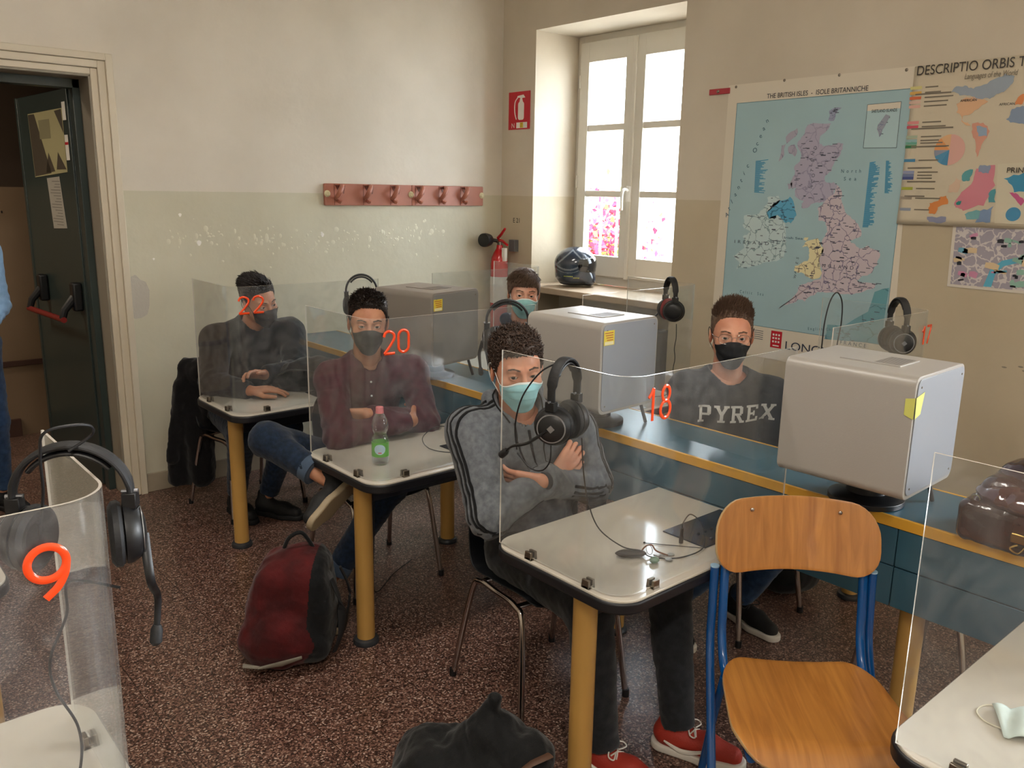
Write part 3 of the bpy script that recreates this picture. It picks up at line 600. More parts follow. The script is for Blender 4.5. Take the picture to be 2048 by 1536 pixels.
# ------------------------------------------------------------------ plastic shell chairs
def make_shell_chair():
    t = thing('shell_chair', '', 'chair', (0, 0, 0), 0, 'dark shell chairs of the students')
    prof = [(-.24, .455), (-.22, .468), (-.15, .470), (-.05, .458), (.05, .452), (.13, .462), (.185, .50), (.215, .56), (.235, .65), (.25, .74), (.262, .82), (.268, .86)]
    prof = [(-y, z) for y, z in prof]; prof = [(y, z) for y, z in prof]; cur = spline([(0, -p[0], p[1]) for p in prof], 4); n = 14; V = []; F = []
    for i, p in enumerate(cur):
        s = i/(len(cur)-1); hw = .215-.02*s-(.045*max(0, s-.86)/.14)-(.02*max(0, .1-s)/.1)
        for k in range(n+1):
            u = -1+2*k/n; side = abs(u)**2.6
            dz = .030*side if s < .5 else 0; dy = -.045*side if s >= .45 else 0
            V.append((u*hw, p.y+dy*min(1, (s-.45)*4) if s >= .45 else p.y, p.z+dz*(1 if s < .35 else max(0, 1-(s-.35)*6))))
    for i in range(len(cur)-1):
        for k in range(n): F.append((i*(n+1)+k, i*(n+1)+k+1, (i+1)*(n+1)+k+1, (i+1)*(n+1)+k))
    b = MB(); b.add(V, F); b.build('seat_shell', M_shell, t, solid=.007, bevel=0, sub=1)
    for s in (-1, 1):
        b = MB(); b.tube(spline([(s*.235, -.225, .012), (s*.205, -.175, .38), (s*.20, -.13, .437), (s*.195, 0, .437), (s*.20, .10, .437), (s*.205, .15, .38), (s*.235, .235, .012)], 6), .0115, 12); lg = b.build('leg_frame', M_chrome, t)
        for y in (-.226, .236): b = MB(); b.cyl((s*.236, y, 0), (s*.235, y, .03), .014, n=12); b.build('foot_cap', M_black, lg)
    b = MB()
    for y in (-.13, .10): b.cyl((-.2, y, .437), (.2, y, .437), .010, n=10)
    b.build('cross_bar', M_chrome, t)
    return t
sc = make_shell_chair()
sc.location = (1.965, 2.08, 0); sc.rotation_euler = (0, 0, math.radians(-7)); sc['label'] = 'dark plastic chair with chrome legs under the person in grey striped hoodie'
dup(sc, (2.0, 3.30, 0), 0, 'dark plastic chair with chrome legs under the person in the maroon shirt')
dup(sc, (1.92, 4.56, 0), math.radians(8), 'dark plastic chair with a black jacket over it, in the back corner')
dup(sc, (3.03, 1.99, 0), 0, 'dark plastic chair under the person in the PYREX sweatshirt')
dup(sc, (3.15, 3.42, 0), 0, 'dark plastic chair under the person in the pale blue mask')
dup(sc, (3.09, 1.08, 0), math.radians(172), 'empty chrome-legged chair behind the bench, below the cream cabinet')
# ------------------------------------------------------------------ wooden chair with the blue tubular frame
wc = thing('school_chair', 'empty school chair with beech plywood seat and back on a blue tube frame', 'chair', (0, 0, 0))
def seat_grid(nx, ny, f):
    V = [f(-1+2*i/nx, j/ny) for j in range(ny+1) for i in range(nx+1)]; return V, [(j*(nx+1)+i, j*(nx+1)+i+1, (j+1)*(nx+1)+i+1, (j+1)*(nx+1)+i) for j in range(ny) for i in range(nx)]
def plate(name, outline, f, mats, par, thick):
    """board with the given outline (unit square) mapped through f and thickened"""
    bm = bmesh.new(); vs = [bm.verts.new((x, y, 0)) for x, y in outline]; bm.faces.new(vs)
    for k in range(1, 24):
        for ax in ((1, 0, 0), (0, 1, 0)):
            bmesh.ops.bisect_plane(bm, geom=bm.verts[:]+bm.edges[:]+bm.faces[:], plane_co=(-1+k/12, k/24, 0) if ax[0] else (0, k/24, 0), plane_no=ax)
    for v in bm.verts: v.co = Vector(f(v.co.x, v.co.y))
    me = bpy.data.meshes.new(name); bm.to_mesh(me); bm.free(); [me.materials.append(m) for m in mats]
    me.polygons.foreach_set('use_smooth', [True]*len(me.polygons)); o = bpy.data.objects.new(name, me); C.objects.link(o)
    s = o.modifiers.new('solid', 'SOLIDIFY'); s.thickness = thick; s.offset = 0; s.material_offset_rim = 1 if len(mats) > 1 else 0
    s = o.modifiers.new('bevel', 'BEVEL'); s.width = thick*.2; s.segments = 2; s.limit_method = 'ANGLE'
    if par is not None: o.parent = par
    return o
M_plyedge = P('pale_ply_edge', 'c9a878', .5)
so_ = [(-1+.0, .55)]
def sq(rx, ry, n=7, taper=0):  # rounded unit outline x in -1..1, y in 0..1
    p = []
    for cx, cy, a in ((1, 1, 0), (-1, 1, 90), (-1, 0, 180), (1, 0, 270)):
        ox = cx-rx*cx; oy = cy+(ry if cy == 0 else -ry)
        for k in range(n+1): t = math.radians(a+90*k/n); p.append((ox+rx*math.cos(t), oy+ry*math.sin(t)))
    return p
# local: chair faces -y ; seat y from -.22 (front) to .20 (back)
plate('seat', sq(.35, .3), lambda u, v: (u*(.235-.035*v), -.215+.42*v, .462-.012*math.sin(v*3.1)-(.035*(max(0, .18-v)/.18)**2)+.014*u*u), [M_wood, M_plyedge], wc, .011)
plate('backrest', sq(.32, .42), lambda u, v: (u*.222, .245+.055*v-.055*u*u*.9+.02, .715+.195*v-.012*u*u), [M_wood, M_plyedge], wc, .010)
for s in (-1, 1):
    b = MB(); b.tube(spline([(s*.185, .300, .87), (s*.187, .276, .78), (s*.189, .258, .70), (s*.190, .242, .60), (s*.190, .226, .52), (s*.188, .17, .45), (s*.186, .05, .442), (s*.19, -.14, .435), (s*.188, -.18, .432)], 6), .0125, 14); b.build('seat_rail', M_bluetube, wc)
    b = MB(); b.tube(spline([(s*.216, .264, .715), (s*.217, .255, .60), (s*.219, .235, .49), (s*.222, .14, .32), (s*.226, -.02, .04), (s*.226, -.035, .016), (s*.226, -.06, .013)], 6), .0125, 14); l = b.build('leg', M_bluetube, wc)
    b = MB(); b.cyl((s*.216, .264, .714), (s*.216, .264, .718), .0128, n=16); b.build('tube_cap', P('pale_blue_cap', '9cc0d8', .4), l)
    b = MB(); b.tube(spline([(s*.19, .16, .435), (s*.2, .22, .25), (s*.215, .27, .02)], 6), .0115, 12); b.build('leg', M_bluetube, wc)
b = MB(); b.cyl((-.19, -.13, .437), (.19, -.13, .437), .0095); b.cyl((-.19, .12, .437), (.19, .12, .437), .0095); b.build('cross_bar', M_bluetube, wc)
for (x, y, z, n) in ((-.165, .252, .755, 1), (.165, .252, .755, 1), (-.12, .292, .875, 1), (.12, .292, .875, 1)):
    b = MB(); b.ell((x, y-.0025, z), (.0062, .003, .0062), 12, 8); b.build('rivet', M_chrome, wc)
for (x, y) in ((-.165, .14), (.165, .14), (-.175, -.12), (.175, -.12)):
    b = MB(); b.ell((x, y, .4625), (.006, .006, .0025), 12, 8); b.build('rivet', M_chrome, wc)
for o in wc.children:
    if o.name.startswith(('seat_rail', 'leg', 'cross', 'rivet')): o.parent = wc
wc.scale = (1.055,)*3; wc.location = (1.943, .986, 0); wc.rotation_euler = (0, 0, math.radians(-44))
BR = json.loads('''{"scotland":[[2.555,2.195],[2.419,2.197],[2.438,2.165],[2.477,2.133],[2.476,2.095],[2.453,2.082],[2.393,2.091],[2.341,2.092],[2.34,2.067],[2.367,2.018],[2.392,1.952],[2.427,1.926],[2.424,1.901],[2.372,1.897],[2.35,1.88],[2.365,1.834],[2.421,1.791],[2.455,1.79],[2.5,1.767],[2.549,1.76],[2.538,1.797],[2.595,1.822],[2.589,1.866],[2.613,1.857],[2.628,1.901],[2.606,1.935],[2.615,1.97],[2.584,2.004],[2.577,2.039],[2.608,2.099],[2.587,2.133],[2.569,2.149]],"isle1":[[2.682,2.136],[2.649,2.165],[2.616,2.181],[2.617,2.142],[2.673,2.101]],"isle2":[[2.703,2.093],[2.678,2.101],[2.682,2.041],[2.714,2.006]],"isle3":[[2.661,2.084],[2.623,2.095],[2.605,2.065],[2.616,2.031],[2.653,2.049]],"isle4":[[2.647,1.887],[2.617,1.896],[2.619,1.866],[2.638,1.857]],"orkney":[[2.439,2.26],[2.413,2.273],[2.368,2.272],[2.4,2.241],[2.406,2.209],[2.439,2.214]],"england":[[2.421,1.786],[2.365,1.834],[2.35,1.88],[2.319,1.835],[2.315,1.793],[2.291,1.743],[2.232,1.703],[2.201,1.662],[2.192,1.621],[2.252,1.601],[2.228,1.585],[2.189,1.558],[2.147,1.577],[2.088,1.556],[2.08,1.519],[2.106,1.45],[2.147,1.421],[2.188,1.392],[2.081,1.385],[2.087,1.363],[2.163,1.33],[2.252,1.313],[2.346,1.312],[2.404,1.311],[2.476,1.249],[2.517,1.258],[2.585,1.219],[2.634,1.19],[2.539,1.279],[2.515,1.336],[2.468,1.358],[2.392,1.383],[2.391,1.418],[2.417,1.478],[2.396,1.55],[2.405,1.593],[2.381,1.637],[2.396,1.688],[2.44,1.695],[2.451,1.755]],"wales":[[2.5,1.579],[2.434,1.6],[2.396,1.55],[2.413,1.487],[2.391,1.418],[2.402,1.387],[2.45,1.378],[2.512,1.409],[2.558,1.414],[2.556,1.441],[2.48,1.474],[2.474,1.518],[2.488,1.553],[2.522,1.547]],"anglesey":[[2.512,1.6],[2.488,1.602],[2.491,1.584],[2.516,1.587]],"nireland":[[2.76,1.729],[2.732,1.766],[2.683,1.794],[2.624,1.817],[2.589,1.761],[2.574,1.717],[2.605,1.672],[2.641,1.675],[2.696,1.718],[2.709,1.69],[2.746,1.693]],"ireland":[[2.768,1.81],[2.696,1.821],[2.683,1.794],[2.76,1.729],[2.746,1.693],[2.696,1.713],[2.64,1.67],[2.63,1.617],[2.623,1.554],[2.631,1.481],[2.692,1.459],[2.775,1.434],[2.849,1.409],[2.937,1.393],[2.918,1.433],[2.967,1.468],[2.892,1.52],[2.91,1.585],[2.857,1.615],[2.916,1.65],[2.91,1.706],[2.812,1.719],[2.765,1.774]],"shet":[[2.129,2.227],[2.107,2.218],[2.13,2.164],[2.14,2.141],[2.15,2.118],[2.167,2.158],[2.15,2.196]],"shetbox":[[2.23,2.279],[2.058,2.283],[2.056,2.064],[2.229,2.067]],"shethead":[[2.23,2.279],[2.058,2.283],[2.057,2.252],[2.229,2.248]],"list1":[[2.861,2.008],[2.777,2.016],[2.78,1.828],[2.855,1.832]],"list2":[[2.186,1.991],[2.127,1.998],[2.123,1.666],[2.188,1.663]],"list3":[[2.102,1.998],[2.068,1.997],[2.049,1.838],[2.091,1.838]],"france":[[2.085,1.342],[2.011,1.371],[2.015,1.078],[2.338,1.058],[2.328,1.14],[2.234,1.143],[2.108,1.237]],"sea":[[3.015,2.334],[2.01,2.341],[2.005,1.074],[3.02,1.078]]}''')
WO = json.loads('''{"na":[[1.82,2.309],[1.8,2.334],[1.762,2.335],[1.722,2.317],[1.68,2.332],[1.626,2.357],[1.593,2.373],[1.553,2.358],[1.565,2.32],[1.589,2.293],[1.617,2.287],[1.643,2.267],[1.687,2.27],[1.733,2.288],[1.779,2.291]],"usa":[[1.789,2.254],[1.748,2.282],[1.687,2.27],[1.648,2.256],[1.682,2.233],[1.709,2.212],[1.752,2.199],[1.757,2.176],[1.725,2.167],[1.708,2.151],[1.739,2.16],[1.784,2.216]],"sa":[[1.706,2.163],[1.658,2.164],[1.624,2.125],[1.641,2.089],[1.654,2.051],[1.666,2.01],[1.678,2.067],[1.699,2.113]],"sb":[[1.686,2.15],[1.64,2.141],[1.635,2.103],[1.672,2.105]],"af":[[1.562,2.174],[1.544,2.217],[1.502,2.229],[1.428,2.218],[1.416,2.132],[1.492,2.153],[1.543,2.159]],"uk":[[1.534,2.246],[1.509,2.28],[1.483,2.278],[1.503,2.236],[1.535,2.231]],"pink":[[1.739,1.804],[1.714,1.852],[1.668,1.906],[1.661,1.96],[1.582,1.975],[1.57,1.884],[1.608,1.791],[1.696,1.766],[1.732,1.781]],"teal1":[[1.718,1.937],[1.675,1.956],[1.683,1.906],[1.713,1.902]],"teal2":[[1.686,1.75],[1.62,1.768],[1.619,1.733],[1.675,1.727]],"teal3":[[1.594,1.845],[1.567,1.869],[1.559,1.808],[1.588,1.807]],"grn":[[1.731,1.804],[1.709,1.813],[1.714,1.793],[1.732,1.795]],"blu":[[1.648,1.975],[1.604,1.975],[1.606,1.937],[1.651,1.945]],"blu2":[[1.62,1.768],[1.565,1.792],[1.569,1.717],[1.636,1.714]],"oran":[[1.86,1.769],[1.857,1.798],[1.815,1.811],[1.813,1.827],[1.782,1.835],[1.769,1.796],[1.815,1.779],[1.827,1.746],[1.855,1.749]],"purp":[[1.861,1.733],[1.77,1.736],[1.77,1.712],[1.85,1.709]],"beig":[[1.773,1.883],[1.746,1.918],[1.721,1.906],[1.73,1.852],[1.776,1.851]],"inset":[[1.571,1.978],[1.266,1.999],[1.225,1.714],[1.55,1.714]],"ins1":[[1.538,1.914],[1.457,1.94],[1.387,1.929],[1.404,1.855],[1.487,1.854],[1.51,1.892]],"ins2":[[1.507,1.854],[1.479,1.851],[1.44,1.818],[1.451,1.795]],"pie":[[1.794,2.047],[1.723,2.045]],"circ":[[1.477,1.757],[1.446,1.758]],"leg":[[1.99,2.341],[1.989,2.317],[1.988,2.294],[1.988,2.274],[1.987,2.254],[1.985,2.179],[1.985,2.159],[1.983,2.112],[1.983,2.094],[1.982,2.082],[1.982,2.066],[1.98,2.001],[1.978,1.945],[1.978,1.93],[1.978,1.916],[1.976,1.867],[1.975,1.821],[1.973,1.766]]}''')

# ------------------------------------------------------------------ things on the window wall (plane x = XW, seen as y / z)
def sheet(b, pts, lift=0., t=.0004, mi=0):
    M = Matrix(((0, 0, -1, XW-.0015-lift), (1, 0, 0, 0), (0, 1, 0, 0), (0, 0, 0, 1))); return b.prism(pts, 0, t, M, mi)
def wtext(txt, y, z, size, par, name='lettering', mat=None, lift=.0026, sx=1., slope=0., space=1., vert=False, shear=0, align='LEFT', y2=None, rot=0):
    M = Matrix.Translation((XW-.0015-lift, y, z)) @ Matrix(((0, 0, -1, 0), (-1, 0, 0, 0), (0, 1, 0, 0), (0, 0, 0, 1))) @ Matrix.Rotation(rot, 4, 'Z')
    if y2 is not None:   # stretch the line of lettering to end at y2
        cu = bpy.data.curves.new('m', 'FONT'); cu.body = txt; cu.size = size; cu.space_character = space; t = bpy.data.objects.new('m', cu); C.objects.link(t)
        bpy.context.view_layer.update(); w = t.dimensions.x; bpy.data.objects.remove(t); sx = (y-y2)/max(w, .001)
    return text_mesh(txt, size, M, mat or M_ink, name, par, .0002, align, sx, shear, space)
def region(name, col, lines='6a6478', scale=18, w=.026):
    m = P(name, col, .55); n = m.node_tree.nodes; l = m.node_tree.links; tc = n.new('ShaderNodeTexCoord'); nz = n.new('ShaderNodeTexNoise'); nz.inputs['Scale'].default_value = 22
    va = n.new('ShaderNodeMixRGB'); va.inputs[0].default_value = .06; l.new(tc.outputs['Object'], nz.inputs['Vector']); l.new(tc.outputs['Object'], va.inputs[1]); l.new(nz.outputs['Color'], va.inputs[2])
    v = n.new('ShaderNodeTexVoronoi'); v.feature = 'DISTANCE_TO_EDGE'; v.inputs['Scale'].default_value = scale; l.new(va.outputs[0], v.inputs['Vector'])
    g = n.new('ShaderNodeMath'); g.operation = 'LESS_THAN'; g.inputs[1].default_value = w; l.new(v.outputs['Distance'], g.inputs[0])
    mx = n.new('ShaderNodeMix'); mx.data_type = 'RGBA'; mx.inputs[6].default_value = lin(col); mx.inputs[7].default_value = lin(lines); l.new(g.outputs[0], mx.inputs[0]); l.new(mx.outputs[2], n['Principled BSDF'].inputs['Base Color']); return m
def rough_outline(pts, it=2, amp=.006):
    p = [Vector((a, c, 0)) for a, c in pts]
    for _ in range(it):
        q = []
        for i in range(len(p)):
            a, c = p[i], p[(i+1) % len(p)]; d = c-a; nn = Vector((-d.y, d.x, 0)); nn = nn.normalized() if nn.length > 1e-6 else nn
            q += [a, (a+c)/2+nn*min(d.length*.18, amp)*RNG.uniform(-1, 1)]
        p = q
    return [(v.x, v.y) for v in p]
M_paper = P('poster_paper_cream', 'ddd3c2', .45); M_sea = P('map_sea_blue', 'a6c4cc', .5, var=(3, .06))
mp = thing('wall_map', 'large blue wall map of the British Isles hanging beside the window', 'map', (XW, 2.5, .9), 0)
b = MB(); sheet(b, [(1.952, .88), (3.086, .905), (3.079, 2.437), (2.007, 2.444)], 0, .0012); b.build('map_sheet', M_paper, mp, smooth=0)
b = MB(); sheet(b, BR['sea'], .0013); b.build('sea_print', M_sea, mp, smooth=0)
cols = {'scotland': ('b0abc0', '9893ac', 12), 'isle1': ('a9a4b8', '8a85a0', 12), 'isle2': ('a9a4b8', '8a85a0', 20), 'isle3': ('a9a4b8', '8a85a0', 20), 'isle4': ('a9a4b8', '8a85a0', 20), 'orkney': ('9aa0bb', '7c84a0', 22),
        'england': ('c9bcc4', '7f7790', 15), 'wales': ('e6dcb0', 'a0907a', 15), 'anglesey': ('e6dcb0', 'a0907a', 15), 'nireland': ('5fa9cc', '3c7896', 12), 'ireland': ('c2d6d8', '8aa3aa', 15), 'shet': ('9a9fb0', '7c84a0', 22), 'france': ('6aa3ae', '4c8590', 8)}
for k, (c, ln, sc_) in cols.items():
    b = MB(); sheet(b, rough_outline(BR[k], 2 if len(BR[k]) > 8 else 1, .007), .0017+(.0012 if k == 'shet' else 0)); b.build('land_print', region('print_'+k, c, ln, sc_), mp, smooth=0)
def outline(pts, w, par, name, mat, lift=.0026):
    b = MB(); q = [(XW-.0015-lift, a, c) for a, c in pts]
    for i in range(len(q)): b.tube([q[i], q[(i+1) % len(q)]], w, 4)
    return b.build(name, mat, par, smooth=0)
b = MB(); sheet(b, BR['shetbox'], .0019); b.build('inset_print', P('inset_sea', 'b0ccd2', .5), mp, smooth=0)
b = MB(); sheet(b, BR['shethead'], .0023); b.build('inset_title_strip', M_paper, mp, smooth=0)
outline(BR['shetbox'], .0012, mp, 'inset_border', P('thin_print_grey', '5b6470', .6)); outline(BR['sea'], .0014, mp, 'sea_border', P('thin_print_blue', '5f8694', .6), .0018)
M_lab = P('small_print_dark', '454a5a', .6); M_listb = P('index_print_blue', '3f8fb4', .6)
b = MB()   # place names too small to read: short dark dashes with a dot
def inside(p, poly):
    r = False
    for i in range(len(poly)):
        (x1, y1), (x2, y2) = poly[i], poly[(i+1) % len(poly)]
        if (y1 > p[1]) != (y2 > p[1]) and p[0] < (x2-x1)*(p[1]-y1)/(y2-y1)+x1: r = not r
    return r
for k, n in (('scotland', 42), ('england', 85), ('wales', 14), ('nireland', 12), ('ireland', 48), ('shet', 6), ('orkney', 7), ('france', 12)):
    P2 = np.array(BR[k]); lo, hi = P2.min(0), P2.max(0); c = 0
    while c < n:
        y, z = RNG.uniform(lo[0], hi[0]), RNG.uniform(lo[1], hi[1])
        if not inside((y, z), BR[k]): continue
        L_ = RNG.uniform(.008, .03); h = .0035 if c % 7 else .006; sheet(b, [(y-L_, z), (y, z), (y, z+h), (y-L_, z+h)], .0022, .0003); c += 1
b.build('place_name_print', M_lab, mp, smooth=0)
b = MB()
for k, rows in (('list1', 34), ('list2', 62), ('list3', 34)):
    q = [Vector((a, c)) for a, c in BR[k]]
    for i in range(rows):
        t = i/rows; a = q[0].lerp(q[3], t); c = q[1].lerp(q[2], t); L_ = RNG.uniform(.35, 1.0); h = .0045 if rows > 50 else .004
        e = a.lerp(c, L_); sheet(b, [(e.x, e.y), (a.x, a.y), (a.x, a.y+h), (e.x, e.y+h)], .0018, .0003)
b.build('index_print', M_listb, mp, smooth=0)
wtext('THE BRITISH ISLES  -  ISOLE BRITANNICHE', 2.822, 2.348, .036, mp, y2=2.236)
wtext('SHETLAND ISLANDS', 2.205, 2.238, .022, mp, y2=2.075, lift=.0032)
for txt, pts, sz in (('Atlantic Ocean', [(54, 745), (240, 190)], .034),):
    pa = [(3.035, 1.69), (2.81, 2.215)]
    n = len(txt)
    for i, ch in enumerate(txt):
        if ch == ' ': continue
        t = i/(n-1); wtext(ch, pa[0][0]+(pa[1][0]-pa[0][0])*t, pa[0][1]+(pa[1][1]-pa[0][1])*t, .036, mp, rot=.5, mat=P('print_sea_blue', '33526a', .6) if i == 0 else bpy.data.materials['print_sea_blue'])
M_ps = bpy.data.materials['print_sea_blue']
wtext('North', 2.338, 1.944, .026, mp, mat=M_ps, space=2.2, y2=2.23, lift=.002); wtext('Sea', 2.318, 1.905, .026, mp, mat=M_ps, space=2.2, y2=2.25)
wtext('Celtic  Sea', 2.90, 1.255, .026, mp, mat=M_ps, y2=2.74, space=2); wtext('Irish Sea', 2.64, 1.587, .018, mp, mat=M_ps, y2=2.525)
wtext('English Channel', 2.44, 1.095, .022, mp, mat=M_ps, y2=2.235, space=1.8, rot=.1)
wtext('FRANCE', 2.245, 1.045, .030, mp, mat=M_ps, y2=2.10, space=1.6)
wtext('IRELAND', 2.965, 1.545, .026, mp, mat=M_lab, y2=2.735, space=1.8); wtext('ENGLAND', 2.42, 1.447, .026, mp, mat=M_lab, y2=2.215, space=1.8)
for i, ch in enumerate('SCOTLAND'): wtext(ch, 2.50-.012*math.sin(i), 1.86+.029*i, .026, mp, mat=M_lab, rot=1.3)
for i, ch in enumerate('WALES'): wtext(ch, 2.545-.002*i, 1.37+.027*i, .022, mp, mat=M_lab, rot=1.3)
wtext('LONGMAN', 2.575, .968, .066, mp, mat=P('print_blue_black', '2a3348', .6), y2=2.19)
b = MB(); sheet(b, [(2.597, .965), (2.668, .965), (2.668, 1.062), (2.597, 1.062)], .0013); lg = b.build('publisher_block', M_red, mp, smooth=0)
b = MB()
for r_ in range(3):
    for c_ in range(3): sheet(b, [(2.610+.018*c_, 1.035-.02*r_), (2.621+.018*c_, 1.035-.02*r_), (2.621+.018*c_, 1.046-.02*r_), (2.610+.018*c_, 1.046-.02*r_)], .0018, .0003)
sheet(b, [(2.612, .974), (2.652, .974), (2.652, .981), (2.612, .981)], .0018, .0003)
b.build('publisher_mark', M_white, lg, smooth=0)
b = MB()
for i in range(5): sheet(b, [(2.72, 1.0+.012*i), (2.79, 1.0+.012*i), (2.79, 1.003+.012*i), (2.72, 1.003+.012*i)], .0018, .0003)
b.build('credit_lines', M_lab, mp, smooth=0)
rs = thing('hanging_strip', 'short red strip with a screw at the top corner of the blue wall map', 'hanger', (XW, 3.15, 2.4)); b = MB(); b.box(XW-.008, XW, 3.07, 3.213, 2.392, 2.424); b.build('strip', P('red_strip', 'b03a44', .5), rs, bevel=.002)
b = MB(); b.ell((XW-.009, 3.15, 2.408), (.004, .010, .010), 12, 6); b.build('screw', M_steel, rs)
b = MB()
for y, z in ((2.72, 2.436), (2.40, 2.436), (2.05, 2.43), (3.03, 2.425)): b.ell((XW-.004, y, z), (.003, .008, .008), 10, 6)
b.build('drawing_pin', M_steel, mp)
# ---- world languages poster, glossy film
wm = thing('wall_map', 'glossy world languages poster beside the blue map, at the right edge', 'map', (XW, 1.3, 1.7))
M_film = P('glossy_poster_film', 'cfc3ac', .16, coat=1, bump=(5, .012)); V = []; F = []
ny, nz = 46, 26
def film(u, v):
    y = 2.008+(.62-2.008)*u; z = (1.694+.0*u)+(2.44+.02*u-1.694)*v
    d = .0035+.012*(math.sin(7*u+3*v)*math.sin(5*v+u*4)*.5+.5)*math.sin(math.pi*v)**.8*min(1, u*6)+.008*math.exp(-((v-.03)/.06)**2)*(math.sin(u*40)*.5+.5)
    return y, z, d
for j in range(nz+1):
    for i in range(ny+1): y, z, d = film(i/ny, j/nz); V.append((XW-.005-d, y, z))
F = [(j*(ny+1)+i, j*(ny+1)+i+1, (j+1)*(ny+1)+i+1, (j+1)*(ny+1)+i) for j in range(nz) for i in range(ny)]
o = raw('map_sheet', V, F, M_film, wm); s_ = o.modifiers.new('solid', 'SOLIDIFY'); s_.thickness = .001
def onfilm(b, pts, t=.0005, extra=.0012, mi=0):
    """print lying on the film: clip the polygon into a fine fan that follows the sheet"""
    bm = bmesh.new(); vs = [bm.verts.new((a, c, 0)) for a, c in pts]; bm.faces.new(vs)
    ys_ = [a for a, c in pts]; zs_ = [c for a, c in pts]
    for lo, hi, ax in ((min(ys_), max(ys_), 0), (min(zs_), max(zs_), 1)):
        k = lo+.03
        while k < hi: bmesh.ops.bisect_plane(bm, geom=bm.verts[:]+bm.edges[:]+bm.faces[:], plane_co=(k, 0, 0) if ax == 0 else (0, k, 0), plane_no=(1, 0, 0) if ax == 0 else (0, 1, 0)); k += .03
    bm.verts.index_update(); V = []
    for v in bm.verts:
        u = (v.co.x-2.008)/(.62-2.008); w = (v.co.y-1.694)/(2.44+.02*u-1.694); d = film(u, min(max(w, 0), 1))[2]; V.append((XW-.005-d-extra, v.co.x, v.co.y))
    b.add(V, [tuple(v.index for v in f.verts) for f in bm.faces], mi); bm.free(); return b
def fprint(name, pts, col, rough=.22, extra=.0012, it=2):
    b = MB(); onfilm(b, rough_outline(pts, it, .008) if it else pts, extra=extra); return b.build(name, P('print_'+col, col, rough, coat=1), wm, smooth=0)
for k, c in (('na', '9aa6b4'), ('usa', 'e0b28c'), ('sa', 'd79a86'), ('af', '8496b0'), ('uk', 'd98650'), ('pink', 'd28090'), ('oran', 'dd8746'), ('purp', '8f92ae'), ('beig', 'd6b8a0')): fprint('land_print', WO[k], c)
for k, c in (('sb', '92a5bc'), ('teal1', '4f9ca2'), ('teal2', '72acb2'), ('teal3', '4c9aa6'), ('grn', '1f8a86'), ('blu', '8a95b2'), ('blu2', '7a93b8')): fprint('land_print', WO[k], c, extra=.0018)
fprint('inset_print', WO['inset'], 'd2c9b2', it=0); fprint('land_print', WO['ins1'], '2f8fb8', extra=.002); fprint('land_print', WO['ins2'], 'c8568c', extra=.002)
def disc(cy, cz, r, a0, a1, n=14): return [(cy, cz)]+[(cy+r*math.cos(a0+(a1-a0)*k/n), cz+r*math.sin(a0+(a1-a0)*k/n)) for k in range(n+1)]
(py, pz), (qy, qz) = WO['pie']; R_ = abs(py-qy)
for a0, a1, c in ((-90, 90, 'd9a79c'), (90, 130, 'e0b184'), (130, 180, 'e39a5e'), (180, 205, '8d96a8'), (205, 240, '4a8fb8'), (240, 270, '3f86b0')):
    a0, a1 = 180-a0, 180-a1; fprint('pie_chart_print', disc(py, pz, R_, math.radians(a0), math.radians(a1)), c, it=0)
(cy_, cz_), (dy_, _) = WO['circ']; fprint('globe_print', disc(cy_, cz_, abs(cy_-dy_), 0, 6.283, 30)[1:-1], '2f86b4', it=0, extra=.002)
for i, (y, z) in enumerate(WO['leg']):
    c = ['d9d08a', 'd8ab5a', 'dd7048', 'd8b8a8', 'd9a99c', 'd98a8a', 'c94a62', 'aab8a0', '8fb5b8', '5fa08c', '2f7a4e', '3f86b0', '8d96b8', '6a78a0', '3a4a86', 'a8b040', '9c8f80', '8f98a8'][i]
    fprint('legend_swatch', [(y-.028, z-.007), (y+.028, z-.007), (y+.028, z+.007), (y-.028, z+.007)], c, it=0)
b = MB()
for i, (y, z) in enumerate(WO['leg']):
    L_ = RNG.uniform(.05, .14); onfilm(b, [(y-.045-L_, z-.003), (y-.045, z-.003), (y-.045, z+.003), (y-.045-L_, z+.003)], extra=.0018)
for y, z, w in ((1.99, 2.31, .17), (1.99, 2.15, .2), (1.98, 2.065, .17), (1.985, 1.965, .12), (1.98, 1.90, .14), (1.985, 1.83, .1)): onfilm(b, [(y-w, z-.0035), (y, z-.0035), (y, z+.0035), (y-w, z+.0035)], extra=.0018)
b.build('legend_lines', P('soft_print_brown', '7d7466', .4), wm, smooth=0)
wtext('DESCRIPTIO ORBIS TERRARUM', 1.995, 2.398, .062, wm, mat=P('print_brown_black', '3a3430', .4), y2=1.29, lift=.0145)
wtext('Languages of the World', 1.768, 2.362, .036, wm, mat=bpy.data.materials['soft_print_brown'], y2=1.545, lift=.0155, shear=.2); wtext('AMERICAN', 1.772, 2.262, .016, wm, y2=1.70, lift=.017); wtext('AFRICAN', 1.60, 2.235, .016, wm, lift=.017)
wtext('PRINCIPAL', 1.53, 1.94, .034, wm, mat=bpy.data.materials['print_brown_black'], lift=.0185)
